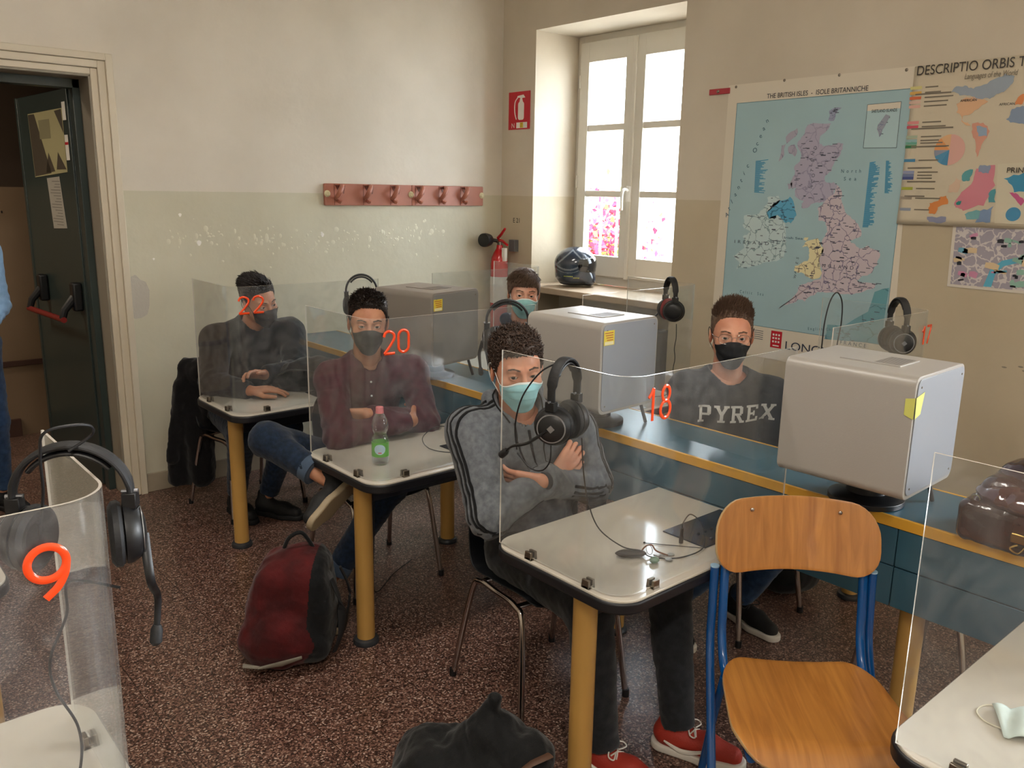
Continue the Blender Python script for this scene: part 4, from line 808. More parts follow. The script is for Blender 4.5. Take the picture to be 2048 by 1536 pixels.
# ---- city street plan below it
cm = thing('street_plan', 'grey illustrated city street plan under the world poster at the right edge', 'map', (XW, 1.4, 1.4))
b = MB(); sheet(b, [(1.0, 1.40), (1.729, 1.405), (1.737, 1.70), (1.0, 1.70)], 0, .001); b.build('map_sheet', P('plan_paper', 'd8d0c4', .3), cm, smooth=0)
b = MB(); sheet(b, [(1.01, 1.413), (1.715, 1.418), (1.722, 1.69), (1.01, 1.69)], .0011, .0004); b.build('street_print', region('street_plan_print', 'a39ca8', 'cfc8c6', 20, .06), cm, smooth=0)
b = MB(); sheet(b, [(1.53, 1.42), (1.565, 1.42), (1.545, 1.50), (1.50, 1.545), (1.43, 1.565), (1.43, 1.54), (1.49, 1.52), (1.52, 1.48)], .0016, .0004); b.build('river_print', P('river_blue', '5fb0cc', .4), cm, smooth=0)
mk = [P('landmark_'+c, c, .5) for c in ('c98aa8', '2c2c36', '8fb8a8', 'd8c09a', '6ba8c0')]
for j, m_ in enumerate(mk):
    b = MB()
    for i in range(26 if j == 1 else 9):
        y, z = RNG.uniform(1.1, 1.71), RNG.uniform(1.43, 1.68); w, h = RNG.uniform(.005, .014 if j == 1 else .03), RNG.uniform(.004, .009 if j == 1 else .016); a = RNG.uniform(-.4, .4)
        sheet(b, [(y+w*x*math.cos(a)-h*q*math.sin(a), z+w*x*math.sin(a)+h*q*math.cos(a)) for x, q in ((-1, -1), (1, -1), (1.1, .6), (0, 1.1), (-1, .8))], .0022, .0003)
    b.build('landmark_print', m_, cm, smooth=0)
# ---- extinguisher sign, number, extinguisher
sg = thing('fire_sign', 'red fire extinguisher sign numbered 7 in the room corner', 'sign', (XW, 4.92, 2.4))
b = MB(); sheet(b, [(4.797, 2.268), (5.035, 2.268), (5.035, 2.535), (4.797, 2.535)], 0, .003); b.build('sign_plate', M_red, sg, smooth=0)
b = MB(); sheet(b, rrect(4.862, 2.335, 4.928, 2.462, .018, 5), .0032, .0006); sheet(b, [(4.875, 2.46), (4.915, 2.46), (4.905, 2.49), (4.885, 2.49)], .0032, .0006); sheet(b, [(4.85, 2.49), (4.87, 2.512), (4.935, 2.505), (4.94, 2.495), (4.89, 2.488)], .0032, .0006)
b.tube(spline([(XW-.0055, 4.93, 2.495), (XW-.0055, 4.962, 2.46), (XW-.0055, 4.963, 2.39), (XW-.0055, 4.945, 2.34)], 5), .004, 6); b.build('extinguisher_pictogram', M_white, sg, smooth=0)
b = MB(); sheet(b, [(4.825, 2.277), (4.945, 2.277), (4.945, 2.318), (4.825, 2.318)], .0032, .0006); b.build('number_field', M_white, sg, smooth=0)
wtext('N', 5.0, 2.28, .05, sg, mat=M_white, lift=.005); wtext('7', 4.898, 2.281, .045, sg, mat=P('print_ochre', 'b8901c', .5), lift=.006)
b = MB(); sheet(b, [(4.868, 2.279), (4.904, 2.279), (4.904, 2.316), (4.868, 2.316)], .004, .0004); b.build('yellow_patch', M_stick, sg, smooth=0)
tg = thing('wall_number', 'small black letter and number stencilled on the wall above the extinguisher', 'number', (XW, 4.93, 1.6)); wtext('E 21', 4.968, 1.588, .05, tg, 'lettering', mat=P('faded_black_print', '2b2622', .7), y2=4.895, lift=.001)
ex = thing('fire_extinguisher', 'red fire extinguisher with black horn hanging in the room corner', 'extinguisher', (XW-.105, 5.0, .65))
M_exr = P('extinguisher_red', 'c01a20', .22, coat=.6); ox, oy = XW-.105, 5.0
b = MB(); b.lathe([(.0, .66), (.06, .66), (.068, .68), (.068, 1.27), (.062, 1.32), (.045, 1.36), (.026, 1.39), (.022, 1.42), (.0, 1.42)], (ox, oy, 0), 36); b.build('cylinder', M_exr, ex)
b = MB(); b.lathe([(.0685, .98), (.0688, .99), (.0688, 1.17), (.0685, 1.18)], (ox, oy, 0), 36); b.build('paper_label', P('extinguisher_label', 'd5cfc8', .5), ex)
b = MB(); b.cyl((ox, oy, 1.41), (ox, oy, 1.455), .018); b.cyl((ox-.03, oy, 1.445), (ox+.03, oy, 1.445), .012, n=12); b.build('valve', M_chrome, ex)
b = MB(); b.tube([(ox, oy+.02, 1.47), (ox-.01, oy-.03, 1.50), (ox-.02, oy-.085, 1.545)], [.012, .011, .009], 8); b.build('lever', M_exr, ex)
b = MB(); b.tube([(ox, oy+.02, 1.455), (ox-.01, oy-.05, 1.45), (ox-.02, oy-.115, 1.425)], [.012, .011, .009], 8); b.build('carry_handle', M_exr, ex)
b = MB(); b.tube([(ox-.02, oy, 1.45), (ox-.05, oy+.02, 1.455), (ox-.075, oy+.03, 1.458)], [.012, .014, .03], 16); b.lathe([(.03, 0), (.045, .02), (.052, .06), (.05, .09), (.0, .10)], (ox-.07, oy+.03, 1.458), 24, 0, Matrix.Rotation(-math.pi/2, 4, 'Y') @ Matrix.Rotation(.3, 4, 'X')); b.build('discharge_horn', M_black, ex)
b = MB(); b.box(ox-.02, ox+.005, oy-.085, oy-.05, 1.30, 1.40); o = b.build('inspection_tag', M_white, ex, bevel=.001)
b = MB(); b.box(XW-.04, XW, oy-.10, oy-.03, 1.37, 1.46); b.build('wall_bracket', P('grey_bracket', '6b6a6a', .5), ex, bevel=.003)
# ---- coat rack on the back wall (boards of three recessed hooks each)
cr = thing('coat_rack', 'terracotta wooden coat rack with six hooks on the back wall', 'coat rack', (3.43, YW, 1.78))
for x0, x1 in ((2.768, 3.452), (3.454, 4.098)):
    b = MB(); b.prism(rrect(x0, 1.709, x1, 1.850, .008, 3), .004, .024, MBK); b.build('board', M_rack, cr, bevel=.003)
for x in (2.865, 3.085, 3.30, 3.51, 3.715, 3.91):
    b = MB(); b.box(x-.027, x-.024, YW-.0255, YW-.02, 1.712, 1.847); g = b.build('groove', M_rackd, cr, smooth=0)
    b = MB(); q = [(x-.022, 1.842), (x+.055, 1.838), (x+.045, 1.785), (x+.005, 1.80)]; b.prism(q, .0242, .0262, MBK); b.build('hook_recess', M_rackd, cr, smooth=0)
    b = MB(); b.tube(spline([(x+.03, YW-.022, 1.838), (x+.012, YW-.06, 1.832), (x-.012, YW-.078, 1.80), (x-.02, YW-.06, 1.77), (x-.018, YW-.03, 1.755)], 6), [.012+.005*math.sin(i*.13) for i in range(25)], 10); b.tube(spline([(x+.0, YW-.022, 1.745), (x-.002, YW-.055, 1.728), (x-.004, YW-.07, 1.742)], 5), .010, 8); b.build('hook', M_rack, cr)
for x in (2.786, 3.445, 4.083):
    b = MB(); b.lathe([(.022, 0), (.022, .004), (.014, .009), (.012, .012), (.0, .013)], (x, YW-.024, 1.785), 20, 0, Matrix.Rotation(math.pi/2, 4, 'X')); b.build('screw_cap', M_brassknob, cr)
# faint pencil marks / scuffs low on the window wall
b = MB()
for i in range(14): y = 1.2+RNG.normal()*.12; z = 1.06+RNG.normal()*.02; b.ell((XW, y, z), (.0008, .014, .004), 6, 4)
struct(b.build('wall_right_scuffs', P('grey_scuff', '8f8678', .8)))
# ------------------------------------------------------------------ people
A3 = lambda v: np.array(v, np.float32)
def nrm(v): v = np.asarray(v, float); return v/max(np.linalg.norm(v), 1e-9)
def head_frame(az, pitch, roll):
    """columns: right hand side, forward, up of the head; az = direction the face looks to (degrees from +x), pitch up positive"""
    a, p = math.radians(az), math.radians(pitch); f = np.array([math.cos(a)*math.cos(p), math.sin(a)*math.cos(p), math.sin(p)])
    r = nrm(np.cross(f, [0, 0, 1])); u = np.cross(r, f); c, s = math.cos(math.radians(roll)), math.sin(math.radians(roll))
    return np.stack([r*c+u*s, f, -r*s+u*c], 1).astype(np.float32)
EYE_P = A3((.0315, .0765, .002))
def head_sdf(q, wide=1.0, ears=True, sockets=True):
    d = elp(q, (0, -.018, .040), (.0755, .0975, .084)); d = smin(d, elp(q, (0, .018, -.012), (.066, .076, .085)), .03)
    d = smin(d, cap(q, (0, .02, -.055), (0, .054, -.100), .050, .024), .03)
    m = q.copy(); m[:, 0] = np.abs(m[:, 0])
    d = smin(d, cap(m, (.047, -.008, -.048), (.018, .056, -.097), .020, .015), .022)
    d = smin(d, elp(m, (.043, .060, -.024), (.021, .018, .018)), .02)
    d = smin(d, cap(m, (.012, .088, .021), (.040, .074, .024), .0085, .008), .012)
    d = smin(d, cap(q, (0, .088, .014), (0, .110, -.030), .0072, .0115), .009); d = smin(d, elp(m, (.011, .101, -.034), (.008, .009, .007)), .006)
    d = smin(d, elp(q, (0, .088, -.060), (.023, .010, .009)), .008)
    if sockets:
        d = smax(d, -elp(m, EYE_P+A3((0, .026, .001)), (.019, .019, .0125)), .010)
        d = smin(d, elp(m, EYE_P, (.0150, .0140, .0138)), .004)
        e = m-EYE_P; sl = np.abs(e[:, 2]+.0008-.10*(e[:, 0]))-.0046*np.sqrt(np.maximum(0, 1-(e[:, 0]/.0128)**2))
        slit = np.maximum(sl, np.maximum(-(e[:, 1]-.004), np.abs(e[:, 0])-.0128)); d = smax(d, -np.maximum(slit, elp(m, EYE_P, (.024, .024, .024))), .0008)
    if ears:
        R = np.array(Matrix.Rotation(-.28, 3, 'Z') @ Matrix.Rotation(-.12, 3, 'X'), np.float32)
        e = elp(m, (.0790, -.010, -.004), (.0075, .0185, .0310), R); e = smax(e, -elp(m, (.0875, -.006, .001), (.006, .0105, .0185), R), .003)
        e = smin(e, cap(m, (.083, .003, .016), (.084, .005, -.012), .0028), .002); d = smin(d, e, .006)
    return d
def mask_form(q, k=1.0):
    d = head_sdf(q, ears=False, sockets=False); d = smin(d, elp(q, (0, .072, -.048), (.040, .050, .050)), .025); return d
def trace(fn, org, dirs, r0=.30, it=26):
    """march rays inwards to the surface: returns distance from org along dirs"""
    lo = np.zeros(len(dirs)); hi = np.full(len(dirs), r0)
    for _ in range(it):
        m = (lo+hi)/2; d = fn((org+dirs*m[:, None]).astype(np.float32)); ins = d < 0; lo = np.where(ins, m, lo); hi = np.where(ins, hi, m)
    return (lo+hi)/2
def hair_cover(az, el_z, style):
    """>0 where hair grows. az: 0 = front, pi = back (absolute), el_z: local z"""
    xs = np.radians([0, 25, 48, 62, 74, 90, 104, 125, 150, 180]); zs = style.get('line', [.078, .076, .066, .045, .012, .012, -.012, -.045, -.062, -.066])
    return el_z-np.interp(az, xs, zs)
def hand_prims(w, f, n, curl=(.3, .35, .4, .45), side=1, thumb=.6, s=1.0, spread=1.0):
    f = nrm(f); n = nrm(np.asarray(n)-f*np.dot(n, f)); l = np.cross(n, f)*side; w = np.asarray(w, float); pr = []
    offs = (-.029, -.0095, .0105, .0285); ln = ((.040, .026, .020), (.045, .029, .021), (.041, .027, .020), (.032, .020, .018))
    for i in range(4):
        k = w+f*(.090-.006*abs(i-1.2))*s+l*offs[i]*s; pr.append(('c', w+l*offs[i]*.55*s+f*.008*s, k, .0150*s, .0112*s, .010))
        a = curl[i]; d = f*math.cos(a*.7)+n*math.sin(a*.7)+l*offs[i]*2.2*spread; d = nrm(d); p = k
        for j in range(3):
            q = p+d*ln[i][j]*s; r0 = (.0092, .0082, .0074)[j]*s; pr.append(('c', p, q, r0, r0*.92, .0025)); p = q
            a2 = a*(1.5, 1.2, 1)[j]; d = nrm(d*math.cos(a2)+nrm(n*np.dot(d, f)-f*np.dot(d, n))*math.sin(a2))
    t0 = w+f*.022*s-l*.024*s+n*.006; t1 = t0+nrm(f*.75-l*.62+n*.25)*.042*s; t2 = t1+nrm(f*.9-l*.30+n*thumb*.5)*.032*s; t3 = t2+nrm(f*.95-l*.1+n*thumb)*.025*s
    pr += [('c', t0, t1, .0145*s, .0115*s, .008), ('c', t1, t2, .0112*s, .0098*s, .003), ('c', t2, t3, .0098*s, .0080*s, .002)]
    return pr
def prims_sdf(p, pr, d=None):
    for q in pr:
        e = cap(p, q[1], q[2], q[3], q[4]) if q[0] == 'c' else elp(p, q[1], q[2], q[3])
        d = e if d is None else smin(d, e, q[-1])
    return d
SKIN = {}
def skin_mat(name, col, c2): return P(name, col, .48, spec=.4, sss=.12, var=(14, .1), col2=c2, bump=(260, .0003))
M_eye = P('eyeball', 'b9b0a8', .2, spec=.6); M_iris = P('dark_iris', '3a2a20', .1, spec=.8); M_pupil = P('pupil', '080808', .05)
def cloth(name, col, c2=None, rough=.85, vs=30, bs=320, bd=.0010, amt=.12): return P(name, col, rough, bump=(bs, bd), var=(vs, amt), col2=c2, sheen=.15, spec=.2)
def strands(n, H, c, s, style, rng):
    """hair locks: tapered four sided tubes rooted on the scalp"""
    V = []; F = []; k = 6; sides = 4
    az = rng.uniform(-math.pi, math.pi, n*3); el = np.arcsin(rng.uniform(-.55, 1, n*3)); d = np.stack([np.cos(el)*np.sin(az), np.cos(el)*np.cos(az), np.sin(el)], 1)
    org = np.array([0, -.01, .03]); t = trace(lambda q: head_sdf(q, ears=False, sockets=False), org, d); pt = org+d*t[:, None]
    cov = hair_cover(np.abs(np.arctan2(pt[:, 0], pt[:, 1])), pt[:, 2], style); ok = np.nonzero(cov > .0005)[0][:n]
    for i in ok:
        p = pt[i]; nn = nrm(p-org); top = np.clip((p[2]-.045)/.06, 0, 1); L_ = style['side']+(style['top']-style['side'])*top; L_ *= rng.uniform(.7, 1.25)*min(1, .35+cov[i]/.03)
        a = style['dir'](p, nn, rng); a = nrm(a-nn*np.dot(a, nn)*.5); g = nrm(nn*style['lift'](p)+a+rng.normal(size=3)*style['mess'])
        side = nrm(np.cross(g, nn)); w = style.get('w', .0022)*rng.uniform(.7, 1.3); ph = rng.uniform(0, 6.28); pts = []; cur = style.get('curl', 0)
        th_ = style['cap_side']+(style['cap_top']-style['cap_side'])*np.clip((p[2]-.04)/.07, 0, 1); q = p+nn*(th_*min(1, cov[i]/.018)*.75-.001)
        for j in range(k+1):
            u = j/k; o = q+g*L_*u+(-nn*.45*L_*u*u if style.get('lay', 1) and top < .5 else -nn*.15*L_*u*u)*style.get('droop', 1)
            if cur: o = o+(side*math.cos(ph+u*style.get('turn', 7))+nn*math.sin(ph+u*style.get('turn', 7)))*cur*u**.5
            pts.append(o)
        base = len(V)
        for j in range(k+1):
            r_ = w*(1-.75*(j/k)**1.5); tt = nrm(pts[min(j+1, k)]-pts[max(j-1, 0)]); x = nrm(np.cross(tt, nn+.01)); y = np.cross(tt, x)
            for m in range(sides): an = 2*math.pi*m/sides; V.append(pts[j]+(x*math.cos(an)+y*.6*math.sin(an))*r_)
        for j in range(k):
            for m in range(sides): F.append((base+j*sides+m, base+j*sides+(m+1) % sides, base+(j+1)*sides+(m+1) % sides, base+(j+1)*sides+m))
    return np.array(V), np.array(F)
def scalp(style, nu=96, nv=60):
    V = []; org = np.array([0, -.01, .03]); U = np.linspace(-math.pi, math.pi, nu, endpoint=False); Z = np.linspace(-1.05, math.pi/2, nv)
    d = np.array([[math.cos(z)*math.sin(u), math.cos(z)*math.cos(u), math.sin(z)] for z in Z for u in U]); t = trace(lambda q: head_sdf(q, ears=False, sockets=False), org, d); p = org+d*t[:, None]
    cov = hair_cover(np.abs(np.arctan2(p[:, 0], p[:, 1])), p[:, 2], style); top = np.clip((p[:, 2]-.04)/.07, 0, 1)
    th = (style['cap_side']+(style['cap_top']-style['cap_side'])*top); nz = wav(p.astype(np.float32), style.get('capf', 150), 3)*style.get('capa', .0015)
    off = np.where(cov > 0, np.clip(cov/.018, 0, 1)*(th+nz)+.0008, -.004); p = p+d*off[:, None]
    F = np.array([(j*nu+i, j*nu+(i+1) % nu, (j+1)*nu+(i+1) % nu, (j+1)*nu+i) for j in range(nv-1) for i in range(nu)])
    return p, F[(cov[F] > -.012).any(1)]
def tube_np(b, pts, r, n=6): b.tube([tuple(p) for p in pts], r, n)
def make_person(label, J, head, skin, hair, style, shirt, pants, shoe, mask=None, hoodie=0, extra=None, group=None, nohead=False, seated=True):
    """J: joints in metres. builds one continuous body and its clothing as parts"""
    t = thing('person', label, 'person', (J['pel'][0], J['pel'][1], 0), 0, group)
    J = {k: np.asarray(v, float) for k, v in J.items()}; s = J.get('s', 1.06); s = float(s)
    hc, H = np.asarray(head['c'], float), head_frame(head['az'], head.get('pitch', 0), head.get('roll', 0)); hs = s*head.get('k', 1.0)
    up_ = nrm(J['nb']-J['pel']); rg = nrm(J['shL']-J['shR']); fr_ = nrm(np.cross(rg, up_)); rg = np.cross(up_, fr_)
    TB = np.stack([rg, fr_, up_], 1)
    def flatp(p, fl): q = (p-J['pel']) @ TB; q[:, 1] /= fl; return q.astype(np.float32)
    tl = float(np.linalg.norm(J['nb']-J['pel']))
    def torso(p, g):
        fl = .68; q = flatp(p, fl); w = J.get('w', 1.0); w = float(w)
        d = cap(q, (0, 0, -.02), (0, 0, tl*.36), .158*w+g, .140*w+g); d = smin(d, cap(q, (0, 0, tl*.36), (0, .0, tl*.72), .142*w+g, .165*w+g), .05)
        d = smin(d, cap(q, (0, -.02, tl*.72), (0, -.01, tl*.97), .150*w+g, .062+g), .05); d = d*.85
        for S in ('shR', 'shL'):
            d = smin(d, cap(p, J['nb']-up_*.035*s, J[S]-up_*.01, .048*s+g, .058*s+g), .045)
        return d
    def arms(p, g, d, hand=False, end=.0):
        for A_ in ('R', 'L'):
            sh, el, wr = J['sh'+A_], J['el'+A_], J['wr'+A_]
            e = cap(p, sh, el, .058*s+g, .046*s+g); f = cap(p, el, wr, .046*s+g*.9, .030*s+g*.7)
            if not hand:
                ax = nrm(wr-el); f = smax(f, ((p-(wr-ax*.01)) @ ax.astype(np.float32)), .006)
            e = smin(e, f, .022); d = smin(d, e, .028)
        return d
    def legs(p, g, d=None, cut=.05):
        for A_ in ('R', 'L'):
            h, k, a = J['hip'+A_], J['kn'+A_], J['an'+A_]
            e = cap(p, h, k, .083*s+g, .060*s+g); ax = nrm(a-k); f = cap(p, k, a+ax*.02, .058*s+g, .037*s+g); f = smax(f, (p-(a-ax*cut)) @ ax.astype(np.float32), .006)
            e = smin(e, f, .03); d = e if d is None else smin(d, e, .03)
        return d
    # ---- body (one mesh: head, neck, trunk, limbs, hands)
    def bhead(p):
        q = ((p-hc.astype(np.float32)) @ H)/hs; d = head_sdf(q)*hs
        nk0 = hc+H @ A3((0, -.028, -.055))*hs; d = smin(d, cap(p, nk0, J['nb']-up_*.02, .056*s, .060*s), .022); return d
    def btrunk(p): d = torso(p, -.012); d = arms(p, -.012, d, True); return legs(p, -.012, smin(d, elp(p, J['pel'], (.15, .12, .11)), .04), cut=-.03)
    Vs = []; Fs = []; n0 = 0
    rr = .175*hs
    parts = [] if nohead else [(bhead, np.minimum(hc-rr, J['nb']-.07), np.maximum(hc+rr, J['nb']+.07), .0021*hs)]
    al = np.array([J[k] for k in J if isinstance(J[k], np.ndarray) and J[k].shape == (3,)])
    parts.append((btrunk, al.min(0)-.17, al.max(0)+.17, .011))
    for A_ in ('R', 'L'):
        hd = J.get('hand'+A_)
        if hd is None: continue
    for A_, hp in (J0 for J0 in head.get('hands', {}).items()):
        pr = [('c', J['wr'+A_]-nrm(J['wr'+A_]-J['el'+A_])*.10, J['wr'+A_], .036*s, .026*s, .01)]+hand_prims(J['wr'+A_], hp['f'], hp['n'], hp.get('curl', (.3,)*4), hp.get('side', 1), hp.get('thumb', .6), s*1.0, hp.get('spread', 1))
        c_ = J['wr'+A_]+nrm(hp['f'])*.08; parts.append((lambda p, pr=pr: prims_sdf(p, pr), c_-.16, c_+.16, .0024))
    for fn, lo, hi, h in parts:
        V, F = polygonize(fn, lo, hi, h); Vs.append(V); Fs.append(F+n0); n0 += len(V)
    raw('body', np.concatenate(Vs), np.concatenate(Fs), skin, t)
    # ---- trousers
    wf = pants.get('wf', 55)
    def fpants(p):
        g = pants.get('g', .012); d = legs(p, g, cut=pants.get('cut', .03)); d = smin(d, elp(p, J['pel']+A3((0, .0, .0)), (.172*s, .135*s, .115*s)), .05)
        w = wav(p, wf, 5)*.6+wav(p, wf*2.1, 9)*.4; d = d+w*.0055; return d*.9
    la = np.array([J[k] for k in ('hipR', 'hipL', 'knR', 'knL', 'anR', 'anL', 'pel')])
    blob('trousers', fpants, la.min(0)-.17, la.max(0)+.17, .0065, pants['m'], t)
    # ---- shirt / sweatshirt
    g = shirt.get('g', .012); wa = shirt.get('wa', .006)
    colr = shirt.get('neck', .052)
    def fshirt(p):
        d = torso(p, g); d = arms(p, g+.003, d)
        if hoodie:
            for (x0, x1, r0) in (((-.075, -.035, .045), (0, -.085, .03), .034), ((.075, -.035, .045), (0, -.085, .03), .034), ((-.075, -.035, .045), (-.055, .05, .005), .024), ((.075, -.035, .045), (.055, .05, .005), .024)):
                a_ = J['nb']+TB @ A3(x0)*s; b_ = J['nb']+TB @ A3(x1)*s; d = smin(d, cap(p, a_, b_, r0*s, r0*.9*s), .015)
        if shirt.get('collar'):
            q = (p-(J['nb']-up_*.005).astype(np.float32)) @ TB.astype(np.float32); rad = np.sqrt(q[:, 0]**2+(q[:, 1]+.0)**2); cl = np.sqrt((rad-.070*s)**2*1.0+(np.maximum(np.abs(q[:, 2]-shirt['collar']/2)-shirt['collar']/2, 0))**2)-.010; d = smin(d, cl, .012)
        w = wav(p, 42, 1)*.55+wav(p, 95, 2)*.45
        fold = 0
        for A_ in ('R', 'L'):   # compressed folds inside the elbows and at the shoulder
            q = p-J['el'+A_].astype(np.float32); ax = nrm(J['wr'+A_]-J['sh'+A_]).astype(np.float32); fold = fold+np.exp(-(q**2).sum(1)/.010)*np.sin((q @ ax)*150+wav(p, 20, 4)*2)
        d = d+w*wa+fold*.0045
        hole = cap(p, J['nb']-up_*.06+fr_*shirt.get('nf', .02), J['nb']+up_*.2+(hc-J['nb'])*.3, colr*s, colr*s*1.35)
        d = smax(d, -hole, .006)
        q = (p-J['pel'].astype(np.float32)) @ TB.astype(np.float32); d = smax(d, -(q[:, 2]+shirt.get('hem', .05)), .012)
        return d*.9
    sa = np.array([J[k] for k in ('shR', 'shL', 'elR', 'elL', 'wrR', 'wrL', 'pel', 'nb')])
    o_sh = blob(shirt.get('name', 'shirt'), fshirt, sa.min(0)-.2, sa.max(0)+.17, .0052, shirt['m'], t); sm_ = o_sh.modifiers.new('smooth', 'SMOOTH'); sm_.factor = .5; sm_.iterations = 4
    # ---- shoes with sole
    for A_ in ('R', 'L'):
        a = J['an'+A_]; tdir = nrm(J['toe'+A_]-a) if 'toe'+A_ in J else nrm([0, -1, 0]); upv = J.get('fup'+A_, np.array([0, 0, 1.0])); upv = nrm(upv-tdir*np.dot(upv, tdir)); tdir = nrm(tdir-upv*np.dot(tdir, upv)) if 'fup'+A_ not in J else tdir
        rx = np.cross(tdir, upv); B_ = np.stack([rx, tdir, upv], 1).astype(np.float32); gz = J['sole'+A_] if 'sole'+A_ in J else None
        O_ = a-upv*.085*s; 
        if gz is None and seated is not None and 'fup'+A_ not in J: O_ = np.array([a[0], a[1], .0])
        def fsh(p, O_=O_, B_=B_):
            q = ((p-O_.astype(np.float32)) @ B_)/s; d = cap(q, (0, -.035, .055), (0, .10, .045), .040, .037); d = smin(d, cap(q, (0, .10, .044), (0, .175, .036), .040, .030), .02)
            d = smin(d, cap(q, (0, -.015, .06), (0, -.02, .115), .040, .036), .025); d = smax(d, -(q[:, 2]-.018), .004); d = smax(d, np.abs(q[:, 0])-.047, .01); return d*s
        def fso(p, O_=O_, B_=B_):
            q = ((p-O_.astype(np.float32)) @ B_)/s; m = q.copy(); m[:, 2] = 0; d = cap(m, (0, -.040, 0), (0, .10, 0), .042, .049); d = smin(d, cap(m, (0, .10, 0), (0, .182, 0), .049, .036), .02); return smax(d, np.abs(q[:, 2]-.0135)-.0135, .006)*s
        so = blob('shoe', fsh, O_-.27, O_+.27, .005, shoe['m'], t); blob('sole', fso, O_-.27, O_+.27, .005, shoe['sole'], so)
        if shoe.get('laces'):
            lb = MB()
            for i in range(5):
                y = .045+.022*i; z = .098-.009*i-.012; w_ = .022-.001*i
                for sg in (-1, 1):
                    q = [(sg*w_, y, z-.003), (0, y+.011, z+.004), (-sg*w_, y+.02, z-.008)]; lb.tube([tuple(O_+B_ @ (A3(x)*s)) for x in q], .0028, 5)
            for sg in (-1, 1): lb.tube([tuple(O_+B_ @ (A3(x)*s)) for x in [(p_.x, p_.y, p_.z) for p_ in spline([(0, .045, .092), (sg*.02, .04, .102), (sg*.045, .05, .095), (sg*.04, .065, .088), (sg*.01, .055, .090)], 4)]], .0024, 5)
            lb.build('laces', shoe['laces'], so)
        if shoe.get('mark'):
            lb = MB()
            for sg in (-1, 1):
                q = [(sg*.0435, -.03, .05), (sg*.0465, .02, .034), (sg*.0475, .06, .038), (sg*.046, .11, .058)]; lb.tube([tuple(O_+B_ @ (A3((p_.x, p_.y, p_.z))*s)) for p_ in spline(q, 5)], [.003+.005*math.sin(.2*i) for i in range(16)], 6)
            lb.build('side_mark', shoe['sole'], so)
    if nohead: return t, J, TB, fshirt, H, hc, hs
    # ---- eyes
    L2W = Matrix(((H[0, 0]*hs, H[0, 1]*hs, H[0, 2]*hs, hc[0]), (H[1, 0]*hs, H[1, 1]*hs, H[1, 2]*hs, hc[1]), (H[2, 0]*hs, H[2, 1]*hs, H[2, 2]*hs, hc[2]), (0, 0, 0, 1)))
    gz = np.asarray(head.get('gaze', (0, 1, 0)), float); gz = gz/np.linalg.norm(gz)
    for sg in (-1, 1):
        b = MB(); R = Vector((0, 0, 1)).rotation_difference(Vector(gz)).to_matrix(); nn, mm = 28, 24
        b.ell((sg*EYE_P[0], EYE_P[1], EYE_P[2]), (.0128,)*3, nn, mm, 0, R)
        b.m = [2 if (i//nn) < 2 else 1 if (i//nn) < 4 else 0 for i in range(nn*mm)]; b.v = [tuple(L2W @ Vector(v)) for v in b.v]; b.build('eye', [M_eye, M_iris, M_pupil], t, smooth=180)
    # ---- brows
    V = []; F = []; rg_ = np.random.default_rng(4)
    for sg in (-1, 1):
        b = MB()
        for i in range(90):
            u = rg_.uniform(); x = .012+.036*u; z = .0235+.0055*math.sin(u*2.6)+rg_.normal()*.0016*(1-.5*u); dr = np.array([[math.sin(x/.085)*.9*sg, math.cos(x/.085), 0]])
            org = np.array([0, .0, z]); tt = trace(lambda q: head_sdf(q, ears=False), org, dr)[0]; p = org+dr[0]*tt; g_ = nrm([sg*1, -.35, .35-.7*u]); q = p+g_*.0065
            b.tube([tuple(p+dr[0]*.0003), tuple((p+q)/2+dr[0]*.0012), tuple(q+dr[0]*.0006)], [.0006, .0005, .0002], 4)
        b.v = [tuple(L2W @ Vector(v)) for v in b.v]; b.build('eyebrow', hair, t, smooth=0)
    # ---- hair
    rg_ = np.random.default_rng(head.get('seed', 2)); cp, cf = scalp(style); sv, sf = strands(style['n'], H, hc, hs, style, rg_)
    V = np.concatenate([cp, sv]); F = np.concatenate([cf, sf+len(cp)]); V = hc+(V*hs) @ H.T.astype(float)
    raw('hair', V, F, hair, t)
    # ---- face mask
    if mask:
        nu, nv = 61, 40; V = []; org_z = np.linspace(0, 1, nv); ph = np.radians(np.linspace(-mask.get('ang', 72), mask.get('ang', 72), nu)); P0 = []; D = []
        for v in org_z:
            for a in ph:
                ca = math.cos(a); ztop = -.026+.020*max(0, math.cos(a*1.9))**2 if abs(a) < .82 else -.026; zbot = -.118+mask.get('rise', .045)*(1-ca)**.9
                zz = ztop+(zbot-ztop)*v; tilt = -max(0, v-.72)*1.7*ca; P0.append((0, .012, zz)); D.append((math.sin(a), math.cos(a), tilt))
        P0 = np.array(P0); D = np.array(D); D /= np.linalg.norm(D, axis=1)[:, None]; lo = np.zeros(len(P0)); hi = np.full(len(P0), .2)
        for _ in range(26):
            m = (lo+hi)/2; ins = mask_form((P0+D*m[:, None]).astype(np.float32)) < 0; lo = np.where(ins, m, lo); hi = np.where(ins, hi, m)
        vv = np.repeat(org_z, nu); aa = np.tile(ph, nv); off = .0035+.0*vv
        if mask['type'] == 'pleat': off = off+.0022*(((vv*4.0) % 1.0))*(vv > .12)*(vv < .92)*np.cos(aa*.9)
        else: off = off+.005*np.exp(-(aa/.10)**2)*np.sin(vv*3.1)+.0015*np.sin(vv*16+aa*3)*np.cos(aa)
        Q = P0+D*(m+off)[:, None]; Q = hc+(Q*hs) @ H.T.astype(float)
        F = np.array([(j*nu+i, j*nu+i+1, (j+1)*nu+i+1, (j+1)*nu+i) for j in range(nv-1) for i in range(nu-1)])
        mi = [1 if (j < 2 or j > nv-4) and mask['type'] == 'pleat' else 0 for j in range(nv-1) for i in range(nu-1)]
